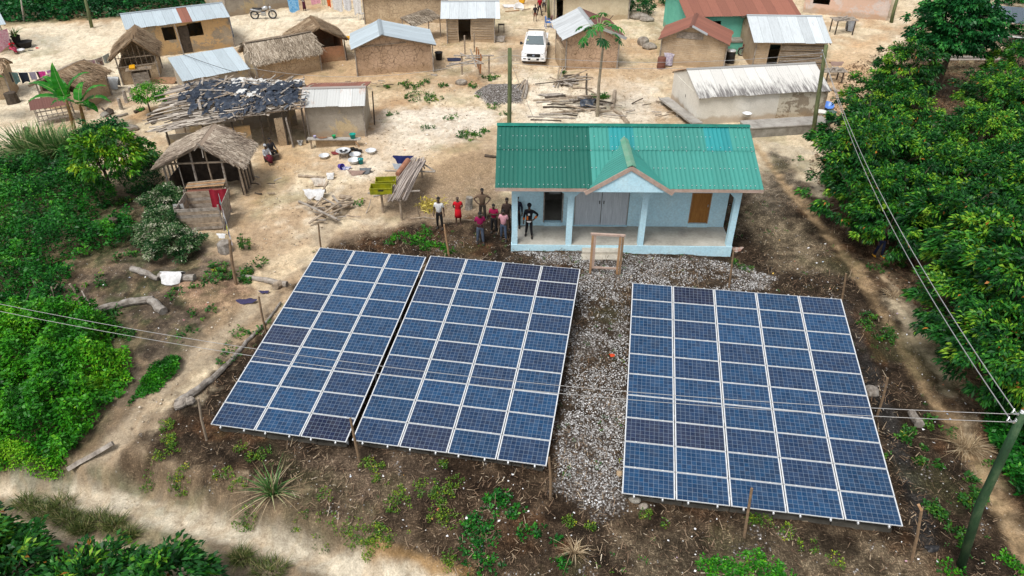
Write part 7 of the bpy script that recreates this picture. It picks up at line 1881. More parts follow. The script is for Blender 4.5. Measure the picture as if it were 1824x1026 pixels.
# debris frame heap in the yard
def debris():
 b = P(585, 390); t = thing('debris_heap', 'heap of broken wooden frames and planks in the yard', 'debris heap', b)
 L_ = lambda px, py, z: P(px, py, z=z) - b
 it = [((532, 358, .55), (600, 390, .35), .12), ((550, 398, .1), (602, 362, .6), .14), ((600, 362, .6), (630, 360, .3), .12), ((573, 352, .6), (600, 366, .5), .08), ((575, 352, .7), (556, 372, .4), .08), ((588, 380, .5), (628, 362, .2), .13), ((592, 348, .7), (608, 368, .3), .12), ((545, 362, .4), (562, 350, .7), .07), ((600, 362, .3), (628, 350, .5), .1), ((585, 385, .1), (605, 393, .1), .09), ((575, 382, .2), (590, 384, .2), .08), ((584, 322, .7), (572, 346, .2), .12), ((560, 392, .1), (580, 392, .1), .1)]
 for k, (a, c, w) in enumerate(it): MB().beam(L_(*a), L_(*c), w, .05).build('plank', M['wood'] if k % 3 else M['wood_grey'], t)
 for k, (p, q) in enumerate((((590, 368, .15), (628, 366, .15)), ((606, 350, .2), (625, 352, .2)))):
  MB().tube([L_(*p), L_(*q)], [.14, .11], 8).build('branch', M['wood'], t)
debris()
drape('white_sacking', 'big crumpled white sack on the debris heap', P(562, 352), 1.1, .8, .45, CW, 31, 'sack', amp=.25)
drape('white_rag', 'white rag hanging on the debris heap top', P(590, 318), .45, .4, .35, CW, 32)
drape('hide', 'brown and white cowhide slumped above the white sack', P(568, 330), .8, .5, .4, mat('cow_hide', (.60, .55, .48), (.08, .05, .04), 1.5, .8, .2, c3=(.32, .20, .12)), 33, 'hide', amp=.2)
drape('rusty_scrap', 'bent rusty metal sheet lying in the yard under the basins', P(635, 310), .95, .45, .2, M['rust_pale'], 34, 'scrap')
drape('grey_trousers', 'grey trousers dropped on the sand by the rusty scrap', P(652, 307), .7, .5, .25, cloth('grey', (.16, .17, .18)), 35, amp=.15)
drape('printed_cloth', 'blue and white printed cloth beside the purple bucket', P(617, 301), .5, .4, .12, mat('blue_print', (.65, .65, .70), (.03, .05, .25), 5, .9, .1), 36)
drape('dark_heap', 'dark clothes lying on the ground beside the trestle', P(812, 107), 1.3, .7, .15, cloth('navy_grey', (.03, .035, .07)), 37, 'clothes')
drape('black_sheeting', 'black plastic sheet lying over the pole pile by the papaya', P(1047, 189), 1.1, .9, .45, M['tarp'], 38, 'plastic sheet', amp=.3)
drape('leafy_scrap', 'grey board fragments beside the papaya wood pile', P(983, 170), 1.6, .8, .06, M['wood_grey'], 39, 'boards')
# ------------------------------------------------------------------ vessels
def basin(label, p, r=.3, h=.16, m=None, tilt=0, name='metal_basin', group='metal basins in the yard', cat='basin'):
 m = m or M['alu']; t = thing(name, label, cat, p, 0, group)
 mb = MB(); mb.lathe([(r * .6, .0), (r * .72, .02), (r * .97, h), (r * 1.08, h + .01), (r * 1.08, h + .025), (r * .95, h + .012), (r * .68, .035), (.01, .03)], 20); mb.build('bowl', m, t, smooth=True)
 t.rotation_euler = (R(tilt), 0, 0); return t
basin('metal basin standing alone at the left of the yard vessels', P(578, 281), .31)
basin('metal basin alone at the upper right of the yard vessels', P(661, 272), .32)
b1 = basin('dish-filled metal basin on the stool in the yard', P(613, 280, dz=.3), .42, .15)
basin('metal basin behind the stool basin with dark pots in it', P(633, 279), .34)
basin('metal basin in front of the others beside the teal bucket', P(631, 290), .34, .2)
for k, (px, py) in enumerate(((622, 273), (634, 270), (641, 272), (628, 268))): basin('blackened cooking pot behind the basins, %s' % ('lid off', 'rightmost but one', 'rightmost', 'farthest')[k], P(px, py), .15, .14, M['dark'], name='cooking_pot', group='cooking pots in the yard', cat='pot')
for k, (dx, dy) in enumerate(((-.15, .05), (.1, -.1), (.15, .12), (-.05, -.15))): basin('dark dish in the stool basin, %s' % ('left', 'front right', 'back right', 'front left')[k], P(613, 280, dz=.36) + Vector((dx, dy, 0)), .09, .05, M['black'], name='dish', group='dishes in the basin', cat='dish')
st = thing('wooden_stool', 'low wooden stool under the dish-filled basin', 'stool', P(613, 281)); MB().bx(-.3, .3, -.16, .16, .24, .29).build('seat', M['wood'], st)
for x in (-.24, .24):
 for y in (-.11, .11): MB().bx(x - .03, x + .03, y - .03, y + .03, -.05, .24).build('leg', M['wood'], st)
drape('maroon_cloth', 'maroon cloth spread on the ground behind the stool basin', P(603, 273), .9, .6, .07, cloth('maroon', (.22, .04, .04)), 41)
def bucket(label, p, m, r=.15, h=.26, rot=(0, 0, 0), group='plastic buckets'):
 t = thing('bucket', label, 'bucket', p, 0, group)
 mb = MB(); mb.lathe([(r * .75, 0), (r, h), (r * 1.07, h), (r * 1.07, h - .03), (r * 1.0, h - .03), (r * .93, h - .01), (r * .7, .02), (.01, .02)], 16); mb.build('body', m, t, smooth=True)
 mb = MB(); mb.tube([(r * math.cos(a), .02, h - .02 - .55 * r * 2 * math.sin(a) * .4) for a in np.linspace(0, PI, 9)], .006, 4); mb.build('handle', M['steel'], t)
 t.rotation_euler = rot; return t
TEAL = mat_plain('teal_plastic', (.0, .32, .26), .4); GRN = mat_plain('green_plastic', (.01, .35, .12), .4); PUR = mat_plain('purple_plastic', (.09, .06, .52), .4); TEAL2 = mat_plain('dark_teal_plastic', (.0, .22, .23), .4)
bucket('teal bucket standing beside the front basin', P(643, 291), TEAL2, .17, .3)
bucket('purple bucket lying on its side below the stool', P(605, 300, dz=.15), PUR, .18, .3, (R(80), 0, R(50)))
# bench with buckets
r, i = HB
a, c = P(552, 266), P(641, 261)
bn = thing('plank_bench', 'long plank bench before the grey mud hut holding small buckets', 'bench', a, math.atan2(c.y - a.y, c.x - a.x)); bw = (c - a).length
MB().bx(-.1, bw + .05, -.02, .38, .62, .68).build('seat', M['concrete'], bn)
MB().gbox(.35, bw - .3, .3, .42, -.3, .62).rough(.02, 2, 1).build('mud_base', M['mud_tan'], bn)
for x in (.1, bw - .25): MB().tube([(x, .1, -.2), (x + .02, .1, .62)], .06, 7).build('leg', M['wood'], bn)
MB().beam((bw - .3, .05, .6), (bw + .12, -.1, .0), .06).build('prop', M['wood_new'], bn)
Q = lambda f, y=.18, z=.685: bn.matrix_basis @ Vector((bw * f, y, z))
bucket('teal green bucket at the right end of the plank bench', Q(.87), TEAL, .19, .30)
bucket('small bright green bucket in the middle of the plank bench', Q(.50), GRN, .12, .2)
bucket('tiny lilac and white cup-like pail near the left end of the bench', Q(.12), mat_plain('lilac', (.45, .42, .62), .4), .09, .16)
drape('brown_rag', 'brown rag on the plank bench', Q(.27), .6, .25, .06, cloth('brown', (.25, .13, .07)), 44)
bucket('black bucket standing right of the zinc-gabled mud hut', P(782, 106), M['black'], .33, .62)
drape('white_stone', 'white flat stone in the yard right of the mud hut', P(774, 134), .5, .35, .08, M['stone'], 46, 'stone')
# tank, barrels
def barrel(label, p, r, h, m, lid=None, name='barrel', cat='barrel', ribs=True):
 t = thing(name, label, cat, p)
 pr = [(r * .96, -.05), (r, .03)]
 for z in ((.33, .66) if ribs else ()): pr += [(r, h * z - .03), (r * 1.04, h * z), (r, h * z + .03)]
 pr += [(r, h - .03), (r * .97, h), (.01, h)]
 MB().lathe(pr, 18).build('body', m, t, smooth=True)
 if lid: MB().lathe([(r * 1.02, h - .02), (r * 1.03, h + .05), (r * .5, h + .10), (.01, h + .11)], 18).build('lid', lid, t, smooth=True)
 return t
barrel('black water tank with pale lid beside the rusty gabled hut', P(1299, 112), .38, 1.0, M['black'], M['alu'], 'water_tank', 'tank')
barrel('rusty brown oil drum at the left corner of the rusty gabled hut', P(1177, 122), .33, .9, M['rust'])
barrel('blue drum at the left of the green house', P(1197, 30), .45, .7, mat_plain('blue_drum', (.01, .10, .45), .4))
drape('striped_cloth', 'pale striped cloth hung at the corner of the rusty gabled hut', P(1190, 116, dz=.0), .8, .8, 1.0, mat('stripe_cloth', (.6, .58, .6), (.2, .15, .25), 9, .9, .1), 49)
# platforms of the white building
r, i = WB
def ledge(label, a, c, w, h, side=1, name='concrete_ledge', m='concrete', z=None):
 A, B = P(*a), P(*c); t = thing(name, label, 'ledge', A, math.atan2(B.y - A.y, B.x - A.x)); L_ = (B - A).length
 mb = MB(); mb.gbox(0, L_, 0, w, -.8, h, .4).rough(.02, 1.2, 3); mb.build('block', M[m], t)
 mb = MB(); mb.gbox(-.04, L_ + .04, -.05, w + .02, h + .002, h + .07, .4).rough(.012, 1.2, 4); mb.build('top_slab', M['concrete'], t); return t
ledge('raised concrete platform in front of the white building, behind the green roof', (1330, 246), (1476, 236), 1.3, .62, m='concrete_dirty')
A_, B_ = P(1173, 184), P(1232, 232)
t = thing('concrete_bench', 'low grey concrete bench slanting along the left gable of the white building', 'bench', A_, math.atan2(B_.y - A_.y, B_.x - A_.x)); L_ = (B_ - A_).length
MB().gbox(0, L_, 0, .75, .28, .40, .4).rough(.02, 1.5, 5).build('seat', M['concrete'], t)
for x in (.15, L_ * .5, L_ - .4): MB().bx(x, x + .3, .1, .65, -.5, .279).build('leg', M['concrete_dirty'], t)
bucket('large dark green dustbin on the concrete platform beside the leaning pole', P(1472, 236, dz=.7), mat_plain('bin_green', (.09, .15, .13), .5), .30, .75, group='plastic buckets')
basin('blue and white enamel basin above the platform right end', P(1473, 194, dz=.1), .38, .22, mat_plain('blue_enamel', (.12, .28, .75), .3), 20, 'enamel_basin', None)
basin('white basin beside the dark green dustbin', P(1458, 218, dz=.65), .36, .12, mat_plain('cream_enamel', (.7, .7, .66), .4), 0, 'enamel_basin', None)
basin('white enamel pot behind the right end of the green roof', P(1327, 222, dz=.6), .30, .2, mat_plain('white_enamel', (.7, .72, .74), .4), 0, 'enamel_basin', None)
# rack shed right of the white zinc hut
def stick_rack(label, px, w, d, h, cloth_m=None, seed=1, rz=0):
 b = P(*px); t = thing('stick_rack', label, 'rack', b, rz); rn_ = random.Random(seed)
 for x in (0, w):
  for y in (0, d): MB().tube([(x, y, -.2), (x, y, h)], .06, 6).build('post', M['wood_dark'], t)
 for k in range(8): MB().tube([(-.3, d * k / 7, h + .03), (w + .3, d * k / 7 + rn_.uniform(-.1, .1), h + .06)], .04, 5).build('rail_pole', M['wood_grey'], t)
 for k in range(5): MB().beam((rn_.uniform(0, w * .6), rn_.uniform(0, d), h + .12), (rn_.uniform(w * .4, w), rn_.uniform(0, d), h + .2), .14, .03).build('board', M['wood_grey'], t)
 return t
stick_rack('dark stick rack with grey cloth beside the white zinc hut', (1487, 62), 1.6, 1.3, 1.2, seed=2)
drape('grey_cloth', 'grey cloth drooping from the stick rack beside the white zinc hut', P(1512, 56), .7, .6, 1.05, cloth('ash', (.40, .42, .45)), 51)
stick_rack('small rack with rusty box at the right end of the white building', (1470, 150), 1.2, .9, .9, seed=4)
drape('rusty_scrap', 'rusty box and white sheet on the rack behind the leaning pole', P(1484, 136, dz=.9), 1.0, .7, .25, M['rust_pale'], 52, 'scrap')
stick_rack('low bamboo table in the shade under the umbrella tree', (1640, 128), 6.0, 1.0, .9, seed=6)
# boulders
def rock(label, px, s, seed, dz=0, m='stone'):
 b = P(*px); bm = __import__('bmesh').new(); __import__('bmesh').ops.create_icosphere(bm, subdivisions=2, radius=1)
 for v in bm.verts:
  n_ = float(fbm(np.array([v.co.x * 1.3 + seed]), np.array([v.co.y * 1.3 + v.co.z]), seed, 3)[0]); v.co *= .7 + .6 * n_
  v.co = Vector((v.co.x * s[0], v.co.y * s[1], v.co.z * s[2]))
 me = bpy.data.meshes.new('boulder'); bm.to_mesh(me); bm.free(); me.materials.append(M[m])
 o = bpy.data.objects.new('boulder', me); COL.objects.link(o); o.location = b + Vector((0, 0, s[2] * .4 + dz)); return tag(o, label, 'boulder', 'loose boulders')
rock('taller grey boulder of the pair between the two gabled huts', (1145, 80), (.55, .5, .55), 3)
rock('pale low boulder of the pair between the two gabled huts', (1156, 86), (.7, .5, .35), 5)
rock('mossy boulder under the bush at the top', (1140, 33), (1.0, .6, .4), 7); rock('greenish flat boulder below the top bush', (1152, 37), (.8, .5, .3), 9)
rock('brown rock cluster in the yard left of the gravel heap', (822, 150), (.45, .35, .3), 11); rock('ochre block at the near left corner of the widest array', (1146, 904), (.16, .12, .12), 13)
rock('grey cement lump under the near left corner of the widest array', (1130, 892), (.2, .14, .12), 15, m='concrete_dirty')
rock('small clay block on the gravel by the widest array left side', (1104, 845), (.12, .12, .1), 17, m='mud_tan'); rock('grey rock beside the reddish stump right of the array', (1552, 700), (.28, .3, .22), 19, m='log')
rock('grey hearth stone in the yard before the kitchen hut', (188, 207), (.35, .3, .25), 21, m='concrete_dirty'); rock('second hearth stone, right of the first', (198, 203), (.25, .25, .3), 23, m='wood_dark')
rock('round grey rock behind the bright tree at the left', (232, 232), (.6, .4, .3), 25)
# ------------------------------------------------------------------ clothes on lines
def clothesline(label, a, b, za, zb, r=.012):
 A, B = P(a[0], a[1], z=za), P(b[0], b[1], z=zb)
 mb = MB(); pts = [A.lerp(B, k / 10) - Vector((0, 0, .12 * 4 * (k / 10) * (1 - k / 10))) for k in range(11)]; mb.tube(pts, r, 4)
 tag(mb.build('clothesline', M['cable'], None), label, 'clothesline'); return lambda f: A.lerp(B, f) - Vector((0, 0, .12 * 4 * f * (1 - f)))
def hang(label, L_, f0, f1, h, m, seed=0, cat='cloth', name='hung_cloth', group='clothes hung on lines'):
 a, b = L_(f0), L_(f1); n1, n2 = 8, 7; V = []
 for j in range(n2):
  for k in range(n1):
   u, v = k / (n1 - 1), j / (n2 - 1); p = a.lerp(b, u * (1 - .12 * v) + .06 * v)
   dn = (b - a).cross(Vector((0, 0, 1))).normalized()
   V.append(p - Vector((0, 0, v * h * (1 + .1 * math.sin(u * 5 + seed)))) + dn * (.05 * math.sin(u * 12 + seed) * v + .02))
 i_, j_ = np.meshgrid(np.arange(n1 - 1), np.arange(n2 - 1)); k_ = (j_ * n1 + i_).ravel()
 return tag(fast_mesh(name, V, np.stack([k_, k_ + 1, k_ + 1 + n1, k_ + n1], 1), m, None, smooth=True), label, cat, group)
L1 = clothesline('clothesline between the left edge hut and the thatched store', (4, 128), (92, 124), 1.5, 1.6)
for k, (f0, f1, h, c, lab) in enumerate(((.06, .16, .8, (.12, .13, .15), 'dark grey striped garment'), (.17, .30, .8, (.30, .55, .58), 'pale turquoise garment'), (.31, .50, .75, (.02, .03, .05), 'black-blue garment'), (.52, .66, .6, (.30, .28, .36), 'grey-lilac garment'), (.67, .82, .6, (.06, .02, .03), 'dark maroon garment'))): hang(lab + ' on the clothesline at the far left', L1, f0, f1, h, cloth('c1_%d' % k, c), k)
L1b = clothesline('clothesline reaching the thatched store gable', (64, 127), (100, 120), 1.6, 1.7)
hang('hot pink cloth on the short line at the thatched store', L1b, .1, .42, .65, cloth('pink', (.75, .06, .35)), 2); hang('mauve cloth beside the hot pink one', L1b, .48, .85, .5, cloth('mauve', (.45, .2, .42)), 4)
L2 = clothesline('clothesline between the thatched store and the kitchen hut', (148, 110), (194, 94), 1.7, 1.8)
pm = mat('floral_print', (.75, .72, .75), (.45, .08, .25), 6, .9, .1)
hang('large floral cloth on the line left of the kitchen hut', L2, .05, .42, .9, pm, 1); hang('white cloth with brown figures left of the kitchen hut', L2, .43, .70, .6, mat('brown_print', (.7, .66, .62), (.18, .08, .05), 5, .9, .1), 3); hang('pale green-grey cloth next to the kitchen hut eave', L2, .72, .98, .6, cloth('pale_sage', (.50, .54, .50)), 5)
L3 = clothesline('clothesline along the top edge between the two top mud houses', (508, -5), (640, -9), 2.3, 2.3)
for k, (f0, f1, h, m_, lab) in enumerate(((.02, .17, 1.3, mat('blue_batik', (.03, .25, .60), (.30, .55, .75), 6, .9, .1), 'blue patterned cloth at the corner of the motorcycle house'), (.33, .47, .6, cloth('rose', (.72, .35, .42)), 'rose cloth on the top clothesline'), (.48, .54, .75, cloth('cream', (.6, .55, .4)), 'cream shirt on the top clothesline'), (.55, .60, .9, cloth('flame', (.72, .14, .03)), 'orange cloth on the top clothesline'), (.62, .76, 1.3, CW, 'left large white sheet on the top clothesline'), (.765, .88, 1.3, cloth('white_b', (.72, .73, .76)), 'right large white sheet on the top clothesline'))): hang(lab, L3, f0, f1, h, m_, k)
L4 = clothesline('clothesline end at the wide mud house, top centre left', (618, -5), (650, -6), 2.2, 2.3)
hang('white sheet hanging alone at the corner of the wide mud house', L4, .3, .75, 1.5, CW, 2)
L5 = clothesline('curtain rod under the corner house eave at the far left', (-30, 62), (14, 50), 1.9, 1.9)
hang('pink and white patterned curtain of the corner house', L5, .15, .95, 1.5, mat('pink_lace', (.75, .62, .66), (.60, .20, .32), 8, .9, .1), 1, 'curtain', 'patterned_curtain')
L6 = clothesline('line hung with clothes from the plank pen to the stout pole', (389, 345), (412, 428), 1.45, 1.25)
for k, (f0, f1, h, c, lab) in enumerate(((.08, .18, .25, (.05, .25, .30), 'teal'), (.20, .34, .3, (.42, .02, .06), 'crimson'), (.35, .48, .28, (.6, .6, .62), 'white'), (.50, .60, .26, (.02, .03, .06), 'black'), (.61, .70, .24, (.60, .62, .05), 'yellow'), (.71, .82, .28, (.05, .06, .12), 'navy'), (.84, .99, .4, (.68, .62, .66), 'pale pink'))): hang('small %s garment on the line by the plank pen' % lab, L6, f0, f1, h, cloth('c6_%d' % k, c), k)
drape('plastic_jug', 'clear white plastic scrap on the broad stump', P(402, 440, dz=.55), .45, .35, .2, CW, 61, 'scrap')
# ------------------------------------------------------------------ chairs, motorcycles, pots
BL = mat_plain('blue_chair', (.01, .16, .55), .35)
def plastic_chair(label, px, rz):
 t = thing('plastic_chair', label, 'chair', P(*px), rz, 'blue plastic chairs')
 MB().bx(-.24, .24, -.22, .22, .42, .45).build('seat', BL, t, bevel=.02)
 mb = MB(); mb.prism([(-.22, .46), (.22, .46), (.26, .75), (.2, .88), (0, .93), (-.2, .88), (-.26, .75)], .20, .23); mb.build('backrest', BL, t)
 for x in (-.22, .22):
  for y in (-.2, .2): MB().tube([(x * 1.15, y * 1.15, -.03), (x, y, .43)], .022, 6).build('leg', BL, t)
  MB().tube([(x * 1.1, -.2, .44), (x * 1.15, -.2, .65), (x * 1.15, 0, .68), (x * 1.1, .2, .7)], .02, 6).build('armrest', BL, t)
 t.scale = (1.15,) * 3
plastic_chair('blue plastic chair, left of the facing pair at the top', (976, 49), R(100)); plastic_chair('blue plastic chair, right of the facing pair at the top', (992, 50), R(-120))
def chair_white(label, px, rz):
 t = thing('plastic_chair', label, 'chair', P(*px), rz); W_ = M['white_paint']
 MB().bx(-.24, .24, -.22, .22, .42, .45).build('seat', W_, t); MB().prism([(-.22, .46), (.22, .46), (.24, .85), (-.24, .85)], .20, .23).build('backrest', W_, t)
 for x in (-.22, .22):
  for y in (-.2, .2): MB().tube([(x, y, -.03), (x, y, .43)], .022, 6).build('leg', W_, t)
 t.scale = (1.2,) * 3
chair_white('white plastic chair left of the wide mud house corner at the top', (646, 34), R(60))
def motorcycle(label, px, rz, body, s=1.0):
 t = thing('motorcycle', label, 'motorcycle', P(*px), rz, 'parked motorcycles');
 for x in (-.65, .65):
  mb = MB(); Mx = Matrix.Rotation(PI / 2, 4, 'X')
  def ring(R0, r0, n=24, k=8):
   vs = []; fs = []
   for a in range(n):
    for b_ in range(k):
     A, Bq = 2 * PI * a / n, 2 * PI * b_ / k; rr = R0 + r0 * math.cos(Bq)
     vs.append((x + rr * math.cos(A), r0 * math.sin(Bq), .31 + rr * math.sin(A)))
   for a in range(n):
    for b_ in range(k): fs.append((a * k + b_, ((a + 1) % n) * k + b_, ((a + 1) % n) * k + (b_ + 1) % k, a * k + (b_ + 1) % k))
   return vs, fs
  w = MB().add(*ring(.27, .05)).build('wheel', M['rubber'], t)
  MB().add(*ring(.22, .018)).build('rim', M['steel'], w)
  sp = MB();
  for a in range(10): sp.beam((x, 0, .31), (x + .22 * math.cos(a * PI / 5), 0, .31 + .22 * math.sin(a * PI / 5)), .012)
  sp.tube([(x, -.05, .31), (x, .05, .31)], .04, 8); sp.build('spokes', M['steel'], w)
 MB().tube([(.65, .06, .31), (.48, .06, .85)], .022, 6).tube([(.65, -.06, .31), (.48, -.06, .85)], .022, 6).build('fork', M['steel'], t)
 MB().tube([(.42, -.34, .98), (.46, -.15, .96), (.46, .15, .96), (.42, .34, .98)], .018, 6).build('handlebar', M['black'], t)
 MB().tube([(.46, 0, .8), (.1, 0, .55), (-.3, 0, .5), (-.65, 0, .31)], .03, 6).build('chassis', M['black'], t)
 MB().box((.02, 0, .38), (.34, .24, .28)).build('engine', M['steel'], t, bevel=.03)
 mb = MB(); mb.tube([(.38, 0, .80), (.2, 0, .80), (-.02, 0, .74)], [.09, .15, .10], 10); mb.build('fuel_tank', body, t, smooth=True)
 mb = MB(); mb.tube([(.02, 0, .77), (-.3, 0, .76), (-.72, 0, .82)], [.08, .11, .07], 10, sq=(1.3, .6)); mb.build('saddle', M['black'], t, smooth=True)
 mb = MB(); mb.tube([(-.1, 0, .64), (-.5, 0, .66), (-.9, 0, .74)], [.09, .10, .03], 8); mb.build('tail_panel', body, t, smooth=True)
 mb = MB(); mb.tube([(.5, 0, .8), (.62, 0, .84)], [.10, .085], 10); mb.build('headlamp', body, t)
 for x in (-.65, .65): mb = MB(); mb.tube([(x + .36 * math.cos(a), 0, .31 + .36 * math.sin(a)) for a in np.linspace(.5, 2.6, 8)], .03, 6, sq=(2.0, .5)); mb.build('mudguard', body, t)
 MB().tube([(-.05, .14, .3), (-.6, .16, .30), (-.85, .16, .36)], [.025, .04, .045], 8).build('exhaust', M['steel'], t)
 t.scale = (s,) * 3; return t
motorcycle('silver motorcycle parked before the grey-brown house at the top left', (471, 34), R(8), mat_plain('silver', (.55, .57, .6), .35, .3), 1.32)
motorcycle('dark red motorcycle half hidden right of the black water tank', (1335, 100), R(175), mat_plain('dark_red', (.16, .03, .03), .4), 1.1)
# garden pots at the far left
def pot(label, p, r, h, m, name='clay_pot', cat='pot'):
 t = thing(name, label, cat, p); MB().lathe([(r * .6, -.03), (r * .75, h * .2), (r * .9, h * .7), (r, h), (r * 1.08, h), (r * 1.05, h * .9), (r * .9, h * .93), (r * .8, h * .85), (.01, h * .8)], 16).build('body', m, t, smooth=True); return t
pot('tall black pot holding a spiky plant at the far left', P(34, 83), .36, .95, M['rubber'])
blades('spiky_plant', 'agave-like spiky plant in the tall black pot', P(34, 83, dz=.8), 26, 1.3, .13, M['leaf_cane'], rad=.12, seed=460, cat='plant', lean=.6)
pot('wide dark cooking pot with water beside the tall black pot', P(47, 84), .58, .5, M['rubber'], 'cooking_pot')
basin('metal basin before the seated woman at the far left', P(37, 93), .36, .2)
drape('red_sandal', 'small red sandal on the yard sand at the far left', P(67, 86), .3, .2, .05, cloth('red_s', (.7, .02, .03)), 63, 'sandal')
drape('dark_sandal', 'dark slipper on the yard sand near the seated woman', P(55, 90), .4, .16, .05, M['black'], 64, 'sandal')
basin('white washing bowl on the ground at the top centre', P(924, 16), .5, .3, mat_plain('pale_bowl', (.7, .7, .7), .4), 40, 'washing_bowl', None)
drape('yellow_cloth', 'yellow cloth in the scatter at the top centre', P(930, 6), .7, .5, .5, cloth('amber', (.75, .38, .02)), 65)
drape('white_sheeting', 'white plastic lying left of the washing bowl at the top', P(912, 12), 1.6, .9, .2, CW, 66, 'plastic sheet')
drape('yellow_rag', 'yellow rag caught on the eave corner of the brown thatched hut', P(625, 72, z=1.5), .55, .4, .35, bpy.data.materials['cloth_amber'], 67)
MBt = thing('small_table', 'small dark table right of the small wattle hut', 'table', P(893, 57)); MB().bx(-.3, .3, -.2, .2, .65, .72).build('table_top', M['wood_dark'], MBt)
for x in (-.25, .25):
 for y in (-.15, .15): MB().bx(x - .03, x + .03, y - .03, y + .03, -.1, .65).build('leg', M['wood_dark'], MBt)
drape('broken_chair', 'broken grey wicker seat slumped right of the small wattle hut', P(890, 74), .9, .6, .5, M['wood_grey'], 68, 'broken chair')
for k, (px, s) in enumerate((((205, 118), 1), ((198, 145), 1))): pass
drape('sheet_scrap', 'grey metal scrap leaning left of the kitchen hut', P(203, 158), 1.1, .7, .9, M['zinc_silver'], 69, 'scrap')
drape('soil_heap', 'reddish heap of earth and sticks right of the kitchen hut', P(302, 147), 1.6, 1.1, .4, mat('red_earth', (.36, .20, .11), (.22, .13, .07), 4), 70, 'earth heap')
wood_pile('charred sticks on the hearth in the yard before the kitchen hut', [(180, 208, 196, 200, .1, .3), (184, 200, 194, 208, .3, .1), (188, 210, 202, 205, .1, .2)], m=('wood_dark',), r=(.05, .08))
drape('brick_pile', 'red and white roof tiles stacked at the right foot of the blue house', P(1312, 446), .5, .4, .16, mat('tile_red', (.35, .15, .10), (.5, .45, .4), 7), 71, 'tile stack')
# ------------------------------------------------------------------ people
def skin_mesh(name, verts, edges, m, parent, root=0, sub=1):
 me = bpy.data.meshes.new(name)
 me.from_pydata([v[:3] for v in verts], edges, []); me.update()
 o = bpy.data.objects.new('tmp', me); COL.objects.link(o)
 md = o.modifiers.new('s', 'SKIN'); md.use_smooth_shade = True
 if not me.skin_vertices: pass
 sv = me.skin_vertices[0].data
 for k, v in enumerate(verts):
  r = v[3]; sv[k].radius = (r, r) if not isinstance(r, tuple) else r
  sv[k].use_root = (k == root); sv[k].use_loose = False
 s2 = o.modifiers.new('sub', 'SUBSURF'); s2.levels = sub; s2.render_levels = sub
 bpy.context.view_layer.update()
 ev = o.evaluated_get(bpy.context.evaluated_depsgraph_get())
 nm = bpy.data.meshes.new_from_object(ev); nm.name = name
 bpy.data.objects.remove(o)
 nm.materials.clear(); nm.materials.append(m)
 nm.polygons.foreach_set('use_smooth', np.ones(len(nm.polygons), bool))
 ob = bpy.data.objects.new(name, nm); COL.objects.link(ob); ob.parent = parent
 return ob
